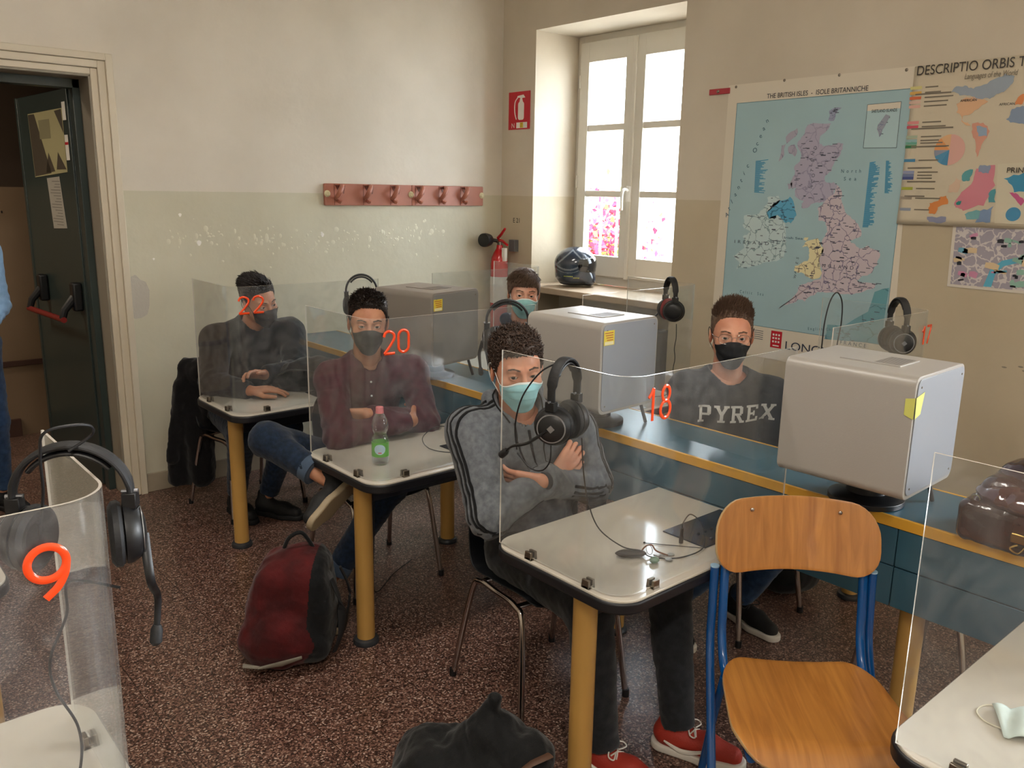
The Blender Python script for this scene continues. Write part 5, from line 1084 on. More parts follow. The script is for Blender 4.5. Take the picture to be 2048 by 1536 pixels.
        o = raw('face_mask', Q, F, mask['m'], t, mi); sd = o.modifiers.new('solid', 'SOLIDIFY'); sd.thickness = .0012
        for sg in (-1, 1):
            b = MB(); e0 = Q[(nu-1) if sg > 0 else 0]; e1 = Q[(nv-1)*nu+((nu-1) if sg > 0 else 0)]
            w = lambda x: hc+(np.array([x[0]*sg, x[1], x[2]])*hs) @ H.T.astype(float)
            pts = spline([tuple(e0), tuple(w((.080, .012, .018))), tuple(w((.086, -.006, .031))), tuple(w((.087, -.026, .014))), tuple(w((.083, -.028, -.016))), tuple(w((.078, -.008, -.035))), tuple(e1)], 6)
            b.tube(pts, .0013*hs, 6); b.build('ear_loop', mask['m'][-1], o)
    return t, J, TB, fshirt, H, hc, hs
def ribbon(name, path, fn, width, mat, par, off=.0015, k=6):
    """cloth tape laid along a sleeve: path points are projected onto the surface"""
    P_ = np.array([tuple(p) for p in spline([tuple(p) for p in path], k)])
    T = np.gradient(P_, axis=0); T /= np.linalg.norm(T, axis=1)[:, None]
    def grad(q): e = 2e-3; g = np.stack([fn((q+np.eye(3)[i]*e).astype(np.float32))-fn((q-np.eye(3)[i]*e).astype(np.float32)) for i in range(3)], 1); return g/np.maximum(np.linalg.norm(g, axis=1), 1e-9)[:, None]
    def proj(q, n):
        for _ in range(n): q = q-grad(q)*fn(q.astype(np.float32))[:, None]*.8
        return q
    q0 = proj(P_, 10); sd = np.cross(T, grad(q0)); sd /= np.linalg.norm(sd, axis=1)[:, None]
    for _ in range(2): sd[1:-1] = (sd[:-2]+sd[1:-1]*2+sd[2:])/4
    L_ = []
    for w in (-1, -.33, .33, 1): q = proj(q0+sd*width*.5*w, 3); L_.append(q+grad(q)*off)
    V = np.stack(L_, 1).reshape(-1, 3)
    F = [(i*4+j, i*4+j+1, (i+1)*4+j+1, (i+1)*4+j) for i in range(len(P_)-1) for j in range(3)]
    o = raw(name, V, np.array(F), mat, par); sd_ = o.modifiers.new('solid', 'SOLIDIFY'); sd_.thickness = .001; return o
# ------------------------------------------------------------------ the five students and the one in the doorway
M_sk1 = skin_mat('skin_fair', 'd09a80', 'c48468'); M_sk2 = skin_mat('skin_warm', 'c28e70', 'b0765a'); M_sk3 = skin_mat('skin_light', 'd6a68e', 'cb8f76')
M_hd = P('hair_dark_brown', '2e221c', .42, spec=.5, var=(60, .4)); M_hb = P('hair_black_brown', '241a18', .4, spec=.5, var=(60, .4)); M_hc = P('hair_curly_brown', '48352a', .5, spec=.4, var=(50, .45))
M_hl = P('hair_light_brown', '6e5746', .6, spec=.45, var=(60, .3)); M_ha = P('hair_ash_brown', '6a5242', .45, spec=.45, var=(60, .3))
M_mb = P('surgical_mask_blue', '9bd6e0', .75, bump=(400, .0003), sss=.05); M_mb2 = P('surgical_mask_pale_green_blue', '8fc4c4', .75, bump=(400, .0003)); M_mw = P('mask_white_edge', 'dfe6e6', .7); M_mk = P('black_cloth_mask', '1b1c20', .8, bump=(400, .0004))
M_hood = cloth('heather_grey_jersey', '6f7378', '595d63', vs=55, amt=.25); M_cuff = cloth('dark_grey_rib', '34363a', bs=500); M_strip = cloth('black_tape', '101114')
M_dj = cloth('charcoal_jeans', '25272b', '1b1d20', vs=40); M_bj = cloth('dark_blue_jeans', '1d2d45', '14202f', vs=60); M_bj2 = cloth('worn_blue_jeans', '2c4466', '1e3350', vs=30)
M_mar = cloth('maroon_cotton', '552734', '43202a', vs=25); M_bs = cloth('black_fleece', '131820', '0d1117', vs=25); M_py = cloth('charcoal_sweatshirt', '2e3238', '262a30', vs=25)
M_sbl = P('black_shoe_textile', '121214', .7, bump=(300, .0008)); M_swh = P('white_rubber_sole', 'd8d2c8', .5); M_sgb = P('beige_rubber_sole', '9a8a70', .6); M_sred = P('red_knit_shoe', 'a02c1c', .65, bump=(260, .0012)); M_lace = P('pale_lace', 'cfc9bf', .8); M_nav = cloth('navy_fleece', '20283a')
back = lambda p, nn, r: np.array([0, -1, .3])
curly = dict(n=3400, side=.010, top=.022, cap_side=.005, cap_top=.014, capa=.005, capf=120, curl=.0075, turn=11, mess=.35, w=.0030, lift=lambda p: .55, dir=lambda p, nn, r: r.normal(size=3), line=[.066, .064, .060, .042, .006, .000, -.012, -.045, -.062, -.066])
quiff = dict(n=4200, side=.007, top=.034, cap_side=.004, cap_top=.018, capa=.004, capf=70, mess=.2, w=.0028, curl=.003, turn=3, lift=lambda p: .75 if p[1] > .02 else .4, dir=lambda p, nn, r: np.array([.55, .1 if p[1] > .04 else -.5, .35]), line=[.074, .072, .060, .040, .006, .006, -.016, -.046, -.060, -.064])
short = dict(n=4200, side=.006, top=.026, cap_side=.004, cap_top=.016, capa=.004, capf=80, mess=.25, w=.0028, curl=.003, turn=4, lift=lambda p: .9 if p[2] > .09 else .5, dir=lambda p, nn, r: np.array([.3, .6, .1]) if p[1] > -.02 else np.array([0, -.4, -.6]))
spiky = dict(n=4200, side=.008, top=.030, cap_side=.004, cap_top=.013, mess=.22, w=.0019, droop=.1, lift=lambda p: 1.0 if p[2] > .07 else .3, dir=lambda p, nn, r: np.array([-.15, .25, .5]), line=[.080, .078, .068, .048, .008, .006, -.014, -.046, -.062, -.066])
fringe = dict(n=4200, side=.026, top=.040, cap_side=.010, cap_top=.013, capa=.003, capf=90, mess=.08, w=.0024, lift=lambda p: .42, dir=lambda p, nn, r: np.array([.35+p[0]*3, 1.0, -.5]) if p[1] > -.02 else np.array([p[0]*3, -.5, -1]), line=[.050, .050, .046, .030, .000, -.006, -.016, -.046, -.062, -.066])
# grey striped hoodie, arms crossed
p1, J1, TB1, f1, H1, c1, s1 = make_person('curly-haired person in a grey hoodie with black sleeve stripes and pale blue mask, arms crossed',
    dict(s=1.06, w=1.0, pel=(1.98, 2.16, .56), nb=(1.895, 2.15, 1.07), shR=(1.725, 2.20, 1.015), shL=(2.085, 2.065, .99), elR=(1.665, 2.02, .775), elL=(2.165, 2.03, .775), wrR=(1.935, 1.985, .875), wrL=(1.85, 1.965, .868),
         hipR=(1.885, 2.12, .545), hipL=(2.075, 2.11, .545), knR=(1.80, 1.68, .545), knL=(2.14, 1.64, .545), anR=(1.795, 1.60, .11), anL=(2.07, 1.51, .11), toeR=(1.85, 1.38, .11), toeL=(2.16, 1.30, .11)),
    dict(c=(1.862, 2.12, 1.225), az=-116, pitch=-4, roll=-3, gaze=(.27, 1, .12), seed=3, hands=dict(R=dict(f=(.78, .0, .58), n=(.2, .9, -.1), curl=(.3, .3, .35, .4), side=-1, thumb=.2), L=dict(f=(-.5, .85, -.03), n=(0, .8, .2), curl=(.25,)*4, side=1))),
    M_sk1, M_hc, curly, dict(m=M_hood, g=.020, wa=.006, name='hoodie', hem=.10, neck=.060, nf=.03), dict(m=M_dj, g=.016, cut=-.02), dict(m=M_sred, sole=M_swh, laces=M_lace, mark=True), dict(type='pleat', m=[M_mb, M_mw]), hoodie=1)
def armline(J, A, TB, off, v0=.0, d=(-1, -.25, .1)):
    sh, el, wr = J['sh'+A], J['el'+A], J['wr'+A]; nb = J['nb']; o = TB @ nrm(d)
    return [nb*.55+sh*.45+TB @ np.array([0, off-.01, .065]), sh*.9+nb*.1+TB @ np.array([d[0]*.02, off, .065]), sh+TB @ np.array([d[0]*.06, off+d[1]*.03, .02]), (sh*.66+el*.34)+o*.066+TB @ np.array([0, off, 0]), (sh*.33+el*.67)+o*.062+TB @ np.array([0, off, 0]), el+o*.052+TB @ np.array([0, off, -.005])]
hoodie1 = [c for c in p1.children if c.name.startswith('hoodie')][0]
for i in range(3):
    q = armline(J1, 'R', TB1, -.022+.022*i, d=(-.75, .62, .1)); el, wr = J1['elR'], J1['wrR']
    q += [el*.7+wr*.3+np.array([.0, -.035, -.052+.018*(2-i)*.9-.01]), el*.35+wr*.65+np.array([.01, -.030, -.046+.012*(2-i)])]
    ribbon('sleeve_stripe', q, f1, .011, M_strip, hoodie1, .002)
for i in range(3):   # rings seen round the other sleeve near the elbow
    el, wr, sh = J1['elL'], J1['wrL'], J1['shL']; ax = nrm(wr-el); a0 = el+ax*(.02+.0*i); q = []
    e_ = nrm(np.cross(ax, [0, 0, 1])); u_ = np.cross(e_, ax)
    q = armline(J1, 'L', TB1, -.03+.022*i, d=(.75, .62, .1)); q += [el*.8+wr*.2+np.array([0, -.05, -.030+.019*(1-i)+.012]), el*.4+wr*.6+np.array([0, -.042, -.025+.017*(1-i)+.010])]
    ribbon('sleeve_stripe', q, f1, .010, M_strip, hoodie1, .002)
b = MB()
for A in 'RL':
    el, wr = J1['el'+A], J1['wr'+A]; ax = nrm(wr-el); b.tube([tuple(wr-ax*.055), tuple(wr-ax*.04), tuple(wr-ax*.005), tuple(wr+ax*.004)], [.041, .043, .037, .033], 20)
b.build('cuffs', M_cuff, hoodie1)
zp = [J1['nb']+TB1 @ np.array(x) for x in ((0, .12, -.03), (0, .15, -.10), (0, .16, -.20), (0, .15, -.32))]; ribbon('zip', zp, f1, .009, M_strip, hoodie1, .002)
for sg in (-1, 1): ribbon('drawstring', [J1['nb']+TB1 @ np.array(x) for x in ((sg*.045, .10, .0), (sg*.05, .14, -.06), (sg*.045, .16, -.13), (sg*.05, .16, -.19))], f1, .006, M_strip, hoodie1, .003)
ribbon('hood_piping', [J1['nb']+TB1 @ np.array(x) for x in ((-.06, .09, .0), (-.085, .03, .055), (-.07, -.03, .075), (0, -.07, .07), (.07, -.03, .075), (.085, .03, .055), (.06, .09, 0))], f1, .005, M_strip, hoodie1, .003)
# short beard at the jaw, below the mask edge
# maroon shirt, arms crossed, one leg over the other
p2, J2, TB2, f2, H2, c2_, s2 = make_person('person in a maroon shirt and black mask, arms crossed, behind the water bottle',
    dict(s=1.05, w=.97, pel=(1.98, 3.36, .56), nb=(1.965, 3.27, 1.075), shR=(1.80, 3.30, 1.0), shL=(2.155, 3.19, 1.0), elR=(1.715, 3.10, .785), elL=(2.17, 3.10, .775), wrR=(2.05, 3.035, .815), wrL=(1.86, 3.10, .86),
         hipR=(1.89, 3.32, .545), hipL=(2.07, 3.30, .545), knR=(1.475, 3.28, .775), knL=(1.90, 2.98, .56), anR=(1.60, 2.97, .64), anL=(1.63, 3.10, .11), toeR=(1.38, 2.90, .545), toeL=(1.56, 2.88, .11), fupR=(-.35, .86, .37)),
    dict(c=(1.943, 3.215, 1.24), az=-118, pitch=-3, roll=2, gaze=(.06, 1, .12), seed=8, hands=dict(R=dict(f=(.6, .75, .1), n=(.1, .8, .1), side=-1), L=dict(f=(-.8, .55, -.1), n=(0, .8, .2), side=1))),
    M_sk2, M_hd, short, dict(m=M_mar, g=.011, wa=.006, neck=.056, nf=.025, collar=.012), dict(m=M_bj, g=.010, cut=.10), dict(m=M_sbl, sole=M_sgb), dict(type='cloth', m=[M_mk, M_mk], ang=66))
tr2 = [c for c in p2.children if c.name.startswith('trousers')][0]
for A, cc in (('R', .10), ('L', .10)):
    ax = nrm(J2['an'+A]-J2['kn'+A]); c = J2['an'+A]-ax*cc; b = MB(); b.tube([tuple(c-ax*.035), tuple(c-ax*.032), tuple(c+ax*.012), tuple(c+ax*.016), tuple(c+ax*.010)], [.052, .058, .060, .055, .046], 22); b.build('turned_up_cuff', cloth('jeans_inside', '46566b'), tr2)
for sg in (-1, 1): b = None
for i in range(4):   # shirt buttons
    q = J2['nb']+TB2 @ np.array([.0, .14, -.07-.07*i])
    for _ in range(10):
        e = 2e-3; g_ = nrm([f2((q+np.eye(3)[k]*e)[None].astype(np.float32))[0]-f2((q-np.eye(3)[k]*e)[None].astype(np.float32))[0] for k in range(3)]); q = q-g_*f2(q[None].astype(np.float32))[0]*.8
    b = MB(); b.ell(tuple(q+g_*.001), (.005, .005, .005), 10, 6); b.build('button', M_mw, [c for c in p2.children if c.name.startswith('shirt')][0])
# black fleece, leaning on the desk at the back
p3, J3, TB3, f3, H3, c3_, s3 = make_person('person in a black high-collared top and black mask leaning on the farthest desk, looking aside',
    dict(s=1.06, w=1.1, pel=(1.94, 4.66, .56), nb=(1.965, 4.50, 1.055), shR=(1.76, 4.50, 1.005), shL=(2.18, 4.47, 1.01), elR=(1.665, 4.34, .80), elL=(2.14, 4.30, .815), wrR=(1.775, 4.115, .785), wrL=(1.90, 4.225, .835),
         hipR=(1.85, 4.60, .545), hipL=(2.03, 4.58, .545), knR=(1.74, 4.18, .54), knL=(1.99, 4.15, .54), anR=(1.80, 4.44, .11), anL=(1.93, 4.32, .11), toeR=(1.80, 4.18, .11), toeL=(2.04, 4.12, .11)),
    dict(c=(1.975, 4.405, 1.205), az=-82, pitch=-12, roll=-10, gaze=(-.2, 1, -.05), seed=5, hands=dict(R=dict(f=(.82, -.28, .02), n=(.05, .1, -1), curl=(.22, .2, .25, .3), side=-1, thumb=.1), L=dict(f=(-.88, -.3, .22), n=(.1, -.5, -.8), curl=(.3, .35, .4, .4), side=1, thumb=.3))),
    M_sk2, M_hb, quiff, dict(m=M_bs, g=.020, wa=.006, neck=.058, nf=.02, collar=.05), dict(m=M_bj, g=.012), dict(m=M_sbl, sole=M_sbl), dict(type='cloth', m=[M_mk, M_mk], ang=66))
# charcoal sweatshirt with white block letters
p4, J4, TB4, f4, H4, c4_, s4 = make_person('person with glasses, black mask and a charcoal sweatshirt with large white letters',
    dict(s=1.05, w=1.0, pel=(3.02, 2.08, .56), nb=(2.985, 2.05, 1.085), shR=(2.845, 2.145, 1.02), shL=(3.14, 1.925, .995), elR=(2.84, 2.13, .74), elL=(3.165, 1.90, .74), wrR=(2.88, 1.90, .66), wrL=(3.10, 1.74, .66),
         hipR=(2.93, 2.04, .545), hipL=(3.11, 2.03, .545), knR=(2.84, 1.70, .55), knL=(3.08, 1.66, .55), anR=(2.68, 2.06, .11), anL=(3.00, 1.90, .11), toeR=(2.61, 1.88, .11), toeL=(2.955, 1.70, .11)),
    dict(c=(2.955, 2.02, 1.252), az=-139, pitch=0, roll=0, gaze=(.12, 1, .05), seed=6, hands=dict(R=dict(f=(.3, -.9, -.1), n=(0, 0, -1), side=-1), L=dict(f=(-.2, -.9, -.1), n=(0, 0, -1), side=1))),
    M_sk1, M_ha, spiky, dict(m=M_py, g=.014, wa=.006, name='sweatshirt', neck=.070, nf=.015), dict(m=M_bj2, g=.012, cut=-.01), dict(m=M_sbl, sole=M_swh, laces=M_sbl), dict(type='cloth', m=[M_mk, M_mk], ang=64))
sw4 = [c for c in p4.children if c.name.startswith('sweatshirt')][0]
def slab(ch):   # block letters on a 5 x 7 grid
    G = {'P': [(0, 0, 2.2, .9), (.5, 0, 1.5, 7), (0, 6.1, 4, 7), (3.2, 3.4, 4.4, 6.6), (1.2, 2.9, 4, 3.8)], 'Y': [(0, 6.1, 2, 7), (3.4, 6.1, 5.4, 7), (2.1, 0, 3.3, 3.4), (1.4, 0, 4, .9), 'd1', 'd2'], 'R': [(0, 0, 2.2, .9), (.5, 0, 1.6, 7), (0, 6.1, 4, 7), (3.3, 3.8, 4.5, 6.6), (1.2, 3.1, 4, 4), 'd3', (3.4, 0, 5.2, .9)],
         'E': [(0, 0, 4.8, .9), (.5, 0, 1.6, 7), (0, 6.1, 4.7, 7), (1.2, 3.1, 3.4, 4), (3.9, 0, 4.8, 2.0), (3.8, 5.2, 4.7, 7), (2.7, 2.5, 3.4, 4.6)], 'X': [(0, 0, 2, .9), (3.4, 0, 5.4, .9), (0, 6.1, 2, 7), (3.4, 6.1, 5.4, 7), 'd4', 'd5']}[ch]
    D = {'d1': [(.5, 6.4), (1.8, 6.4), (3.3, 3.2), (2.1, 3.2)], 'd2': [(3.6, 6.4), (4.9, 6.4), (3.3, 3.2), (2.1, 3.2)], 'd3': [(1.9, 3.4), (3.2, 3.4), (4.8, .4), (3.5, .4)], 'd4': [(.4, .5), (1.7, .5), (5, 6.5), (3.7, 6.5)], 'd5': [(3.7, .5), (5, .5), (1.7, 6.5), (.4, 6.5)]}
    return [D[g] if isinstance(g, str) else [(g[0], g[1]), (g[2], g[1]), (g[2], g[3]), (g[0], g[3])] for g in G]
lx = -.140
for ch in 'PYREX':
    V = []; F = []
    for poly in slab(ch):
        bm = bmesh.new(); bm.faces.new([bm.verts.new((x, y, 0)) for x, y in poly])
        for k in range(1, 28):
            q = k*.25
            for n_ in ((1, 0, 0), (0, 1, 0)): bmesh.ops.bisect_plane(bm, geom=bm.verts[:]+bm.edges[:]+bm.faces[:], plane_co=(q, q, 0), plane_no=n_)
        bmesh.ops.triangulate(bm, faces=bm.faces[:]); bm.verts.index_update(); n0 = len(V)
        for v in bm.verts: V.append((lx+v.co.x*.0116, v.co.y*.0106)); 
        F += [tuple(n0+v.index for v in f.verts) for f in bm.faces]; bm.free()
    V = np.array(V); fd = TB4[:, 1]; org = J4['nb']+TB4[:, 0]*V[:, :1]+TB4[:, 2]*(V[:, 1:]-.182)+fd*.30
    tt = np.zeros(len(V))
    for _ in range(30): tt += np.clip(f4((org-fd*tt[:, None]).astype(np.float32)), -.02, .05)*.8
    o = raw('letter_print', org-fd*(tt-.0022)[:, None], F, P('white_print_'+ch, 'c9c8c4', .75), sw4, smooth=True); lx += .068 if ch != 'P' else .063
# glasses
b = MB(); W4 = lambda x: tuple(c4_+(np.array(x)*s4) @ H4.T.astype(float))
for sg in (-1, 1):
    rim = [W4((sg*(.0335+.0245*math.copysign(abs(math.cos(a))**.7, math.cos(a))), .103-.006*abs(math.cos(a))*(1 if math.cos(a) > 0 else 0), .001+.0185*math.copysign(abs(math.sin(a))**.8, math.sin(a)))) for a in np.linspace(0, 6.283, 29)[:-1]]
    b.tube(rim, .0009, 6, closed=True); b.tube([W4(x) for x in ((sg*.058, .096, .006), (sg*.074, .075, .008), (sg*.080, .0, .010), (sg*.082, -.02, -.01))], .0013, 6)
b.tube([W4((-.010, .106, .006)), W4((0, .110, .009)), W4((.010, .106, .006))], .0012, 6); gl = b.build('glasses', P('pale_wire', 'b9b2ac', .2, 1), p4)
for sg in (-1, 1):
    b = MB(); b.add([W4((sg*(.0335+.0235*math.copysign(abs(math.cos(a))**.7, math.cos(a))), .1025-.006*abs(math.cos(a))*(1 if math.cos(a) > 0 else 0), .001+.0175*math.copysign(abs(math.sin(a))**.8, math.sin(a)))) for a in np.linspace(0, 6.283, 25)[:-1]], [tuple(range(24))]); b.build('lens', M_glass, gl, smooth=0)
# pale blue mask, fringe, far desk
p5, J5, TB5, f5, H5, c5_, s5 = make_person('person with a light brown fringe and pale blue mask behind the farthest window-side headset',
    dict(s=1.03, w=.95, pel=(3.13, 3.50, .56), nb=(3.10, 3.50, 1.085), shR=(2.93, 3.50, 1.02), shL=(3.28, 3.48, 1.02), elR=(2.88, 3.40, .80), elL=(3.34, 3.38, .80), wrR=(2.98, 3.18, .785), wrL=(3.25, 3.17, .785),
         hipR=(3.04, 3.44, .545), hipL=(3.22, 3.44, .545), knR=(3.02, 3.02, .55), knL=(3.24, 3.02, .55), anR=(3.02, 3.0, .11), anL=(3.24, 3.0, .11), toeR=(3.02, 2.8, .11), toeL=(3.26, 2.8, .11)),
    dict(c=(3.07, 3.45, 1.275), az=-125, pitch=-3, roll=3, gaze=(.1, 1, .08), seed=9, hands=dict(R=dict(f=(.4, -.85, 0), n=(0, 0, -1), side=-1), L=dict(f=(-.4, -.85, 0), n=(0, 0, -1), side=1))),
    M_sk3, M_hl, fringe, dict(m=M_nav, g=.014, name='shirt', neck=.06, hem=.06), dict(m=M_bj, g=.010), dict(m=M_sbl, sole=M_sbl), dict(type='pleat', m=[M_mb2, M_mw]), hoodie=1)
# standing in the doorway, mostly outside the picture
p6, *_ = make_person('person standing in the doorway at the left edge in a light blue top and jeans',
    dict(s=1.05, w=1.0, pel=(.68, 5.30, .98), nb=(.66, 5.30, 1.52), shR=(.50, 5.32, 1.46), shL=(.84, 5.27, 1.46), elR=(.42, 5.30, 1.17), elL=(.87, 5.27, 1.17), wrR=(.42, 5.15, .96), wrL=(.72, 5.06, 1.0),
         hipR=(.59, 5.30, .95), hipL=(.77, 5.30, .95), knR=(.60, 5.28, .53), knL=(.785, 5.26, .53), anR=(.60, 5.36, .10), anL=(.80, 5.34, .10), toeR=(.62, 5.1, .1), toeL=(.9, 5.1, .1)),
    dict(c=(.66, 5.26, 1.68), az=-100, pitch=0, roll=0, hands=dict(R=dict(f=(.1, -.4, -.9), n=(1, 0, 0), side=-1), L=dict(f=(-.05, -.4, -.9), n=(-1, 0, 0), side=1))),
    M_sk1, M_hd, short, dict(m=cloth('light_blue_jersey', '8fb2d6', '7fa2c8'), g=.012, wa=.005, hem=.10), dict(m=M_bj2, g=.012), dict(m=M_sbl, sole=M_sbl), None)
# ------------------------------------------------------------------ headsets hanging over the screens
M_padr = P('red_ear_pad', '8f1d1d', .6); M_cord = P('black_cord', '17171a', .5); M_silver = P('silver_slider', '9a9ba0', .3, .9)
def make_headset(name, label, loc, rz, mic=1, red=False, sep=.070, drop=.175, boom=(.10, -.085), tilt=0, twist=0, mang=0):
    t = thing('headset', label, 'headset', (0, 0, 0), 0, 'headsets hanging on the screens')
    a = [(sep*1.02*math.cos(u), 0, -.085+.085*math.sin(u)) for u in np.linspace(math.pi, 0, 25)]
    pts = [(-sep*1.0, 0, -drop+.055)]+a+[(sep*1.0, 0, -drop+.055)]
    b = MB(); b.tube(pts, [.016]*len(pts), 14, flat=.38, up=None); 
    # band cross-section: wide along y, thin across the arc
    V = []; F = []; n = len(pts)
    for i, p in enumerate(pts):
        d = Vector(pts[min(i+1, n-1)])-Vector(pts[max(i-1, 0)]); nn = Vector((-d.z, 0, d.x)).normalized()*(-1 if False else 1)
        w = .0165 if 2 < i < n-3 else .012
        for k in range(12): an = 2*math.pi*k/12; V.append(Vector(p)+nn*(.0055*math.sin(an))+Vector((0, w*math.copysign(abs(math.cos(an))**.6, math.cos(an)), 0)))
    for i in range(n-1):
        for k in range(12): F.append((i*12+k, i*12+(k+1) % 12, (i+1)*12+(k+1) % 12, (i+1)*12+k))
    b = MB(); b.add(V, F+[tuple(range(12))[::-1], tuple((n-1)*12+k for k in range(12))]); b.build('headband', M_blacks, t)
    V2 = [Vector((v[0]*.86, v[1]*.8, -.085+(v[2]+.085)*.86)) for v in V]; i0, i1 = 6, n-6
    b = MB(); b.add(V2[i0*12:i1*12], [(i*12+k, i*12+(k+1) % 12, (i+1)*12+(k+1) % 12, (i+1)*12+k) for i in range(i1-i0-1) for k in range(12)]); b.build('band_cushion', M_black, t)
    for s in (-1, 1):
        x = s*sep; zc = -drop
        b = MB(); b.box(x-.011, x+.011, -.014, .014, zc+.045, zc+.072)
        for k in range(8): b.box(x-.012, x+.012, -.011-.001*k*0, .011, zc+.040-.007*k, zc+.0435-.007*k)
        b.build('ribbed_slider', M_black, t, bevel=.0015)
        b = MB(); b.cyl((x-.013, 0, zc+.0725), (x+.013, 0, zc+.0725), .0035, n=8); b.build('slider_clip', M_silver, t)
        R = Matrix.Rotation(math.pi/2*s, 4, 'Y'); tw = Matrix.Rotation(twist*s, 4, 'Z')
        b = MB(); b.lathe([(.0, .030), (.022, .031), (.036, .027), (.046, .018), (.052, .006), (.052, -.002), (.0, -.002)], (x-s*.012, 0, zc), 36, 0, tw @ R); c = b.build('ear_cup', M_black, t)
        b = MB(); b.lathe([(.026, -.004), (.050, -.004), (.056, -.010), (.055, -.019), (.046, -.025), (.034, -.023), (.026, -.016), (.026, -.004)], (x-s*.012, 0, zc), 36, 0, tw @ R); b.build('ear_cushion', M_padr if (red and s == 1) else M_blacks, c)
        b = MB(); b.lathe([(.0385, .0262), (.0400, .0262), (.0405, .0245), (.038, .0255)], (x-s*.012, 0, zc), 36, 0, tw @ R); b.lathe([(.0, .0322), (.011, .0322), (.011, .031), (.0, .031)], (x-s*.012, 0, zc), 4, 0, tw @ R); b.build('cup_ring', M_silver if not red else M_black, c)
    if mic:
        x = mic*sep+mic*.022; bx_, bz_ = boom; zc = -drop
        q = spline([(x-mic*.006, 0, zc-.004), (x+mic*.006, .03*(1 if bx_ >= 0 else -1)*.8+bx_*.3, zc-.03+bz_*.3), (x+mic*.004, .03+bx_*.75, zc-.03+bz_*.65), (x, .03+bx_, zc-.03+bz_)], 6); b = MB(); b.tube(q, [.0085-.003*i/18 for i in range(19)], 10, flat=.6)
        o = b.build('microphone_boom', M_black, t); b = MB(); e = Vector((x, .03+bx_, zc-.03+bz_)); d = (Vector(q[-1])-Vector(q[-3])).normalized(); b.tube([e-d*.002, e+d*.006, e+d*.028, e+d*.034], [.007, .0105, .0105, .005], 12); b.build('microphone', M_blacks, o)
    t.location = loc; t.rotation_euler = (tilt, 0, rz); return t
def cord(label, pts, r=.0022, mat=None, name='audio_cable', k=8, par=None):
    b = MB(); b.tube(spline(pts, k), r, 7)
    if par is not None: return b.build('cord', mat or M_cord, par)
    return tag(b.build(name, mat or M_cord), label, 'cord')
h18 = make_headset('', 'large black headset hanging on the screen marked 18', (1.592, 1.612, 1.377), math.radians(14), mic=-1, boom=(.10, -.055), twist=-.35, sep=.066, drop=.18)
h9 = make_headset('', 'black headset hanging on the screen marked 9, lower left corner', (.315, 1.455, 1.408), math.radians(-30), mic=1, boom=(-.02, -.15), twist=.3, sep=.088, drop=.155)
make_headset('', 'black headset on the screen of the desk with the water bottle, behind the curly head', (2.245, 2.62, 1.384), math.radians(-36), mic=-1, boom=(.03, -.10), sep=.085, drop=.165)
make_headset('', 'black headset behind the head of the person in the maroon shirt', (2.285, 3.84, 1.385), math.radians(-30), mic=0, sep=.078, drop=.16)
h19 = make_headset('', 'black headset with a red ear pad on the screen below the window', (3.415, 2.715, 1.408), math.radians(62), mic=1, boom=(.06, -.05), red=True, sep=.062, drop=.165, twist=.5)
h17 = make_headset('', 'black headset hanging behind the screen marked 17', (3.50, 1.585, 1.415), math.radians(54), mic=1, boom=(-.07, -.04), sep=.065, drop=.175, twist=.3)
# cords
cord('cord looping from the large headset down in front of the grey hoodie', [(1.585, 1.61, 1.372), (1.55, 1.66, 1.34), (1.535, 1.72, 1.26), (1.535, 1.75, 1.17), (1.53, 1.735, 1.10)], .0024, par=h18)
cord('thin cord hanging in a loop below the large headset', [(1.535, 1.60, 1.145), (1.532, 1.60, 1.10), (1.532, 1.63, 1.065), (1.532, 1.68, 1.06), (1.532, 1.735, 1.09)], .0022, par=h18)
cord('long cord running from the large headset across the desk to the plug', [(1.665, 1.61, 1.14), (1.665, 1.60, 1.05), (1.68, 1.59, .95), (1.72, 1.58, .86), (1.80, 1.56, .79), (1.86, 1.54, .765), (1.89, 1.51, .7455), (1.95, 1.46, .7455), (2.03, 1.445, .7500), (2.09, 1.47, .7560), (2.11, 1.50, .80), (2.085, 1.525, .832), (2.05, 1.525, .815), (2.043, 1.525, .80)], .0020, par=h18)
def plug(label, x, y, z): b = MB(); b.cyl((x, y, z), (x, y, z+.022), .007, n=14); b.cyl((x, y, z+.022), (x, y, z+.050), .0052, n=14); b.cyl((x, y, z+.050), (x, y, z+.058), .003, n=10); return tag(b.build('audio_plug', M_black), label, 'plug')
plug('black plug standing in the control plate of the desk with the keys', 2.043, 1.525, .7465); plug('black plug standing in the control plate of the desk with the bottle', 2.085, 2.78, .7465)
cord('cord looping from the plug on the desk with the water bottle', [(2.085, 2.78, .80), (2.075, 2.79, .832), (2.03, 2.83, .835), (1.985, 2.86, .79), (1.985, 2.83, .755), (2.01, 2.77, .745), (2.07, 2.70, .7455), (2.13, 2.68, .7475)], .0018)
cord('black cord of the headset on screen 9 falling to the desk', [(.352, 1.37, 1.18), (.29, 1.42, 1.19), (.286, 1.45, 1.12), (.255, 1.45, 1.05), (.258, 1.45, .99), (.285, 1.45, .91), (.28, 1.44, .84), (.24, 1.42, .76), (.18, 1.44, .7455), (.10, 1.42, .7455)], .0024, par=h9)
cord('cord loop standing over the headset on screen 9', [(.31, 1.43, 1.405), (.345, 1.42, 1.43), (.33, 1.40, 1.452), (.275, 1.40, 1.45), (.268, 1.42, 1.41), (.27, 1.44, 1.34), (.26, 1.45, 1.27)], .0024, par=h9)
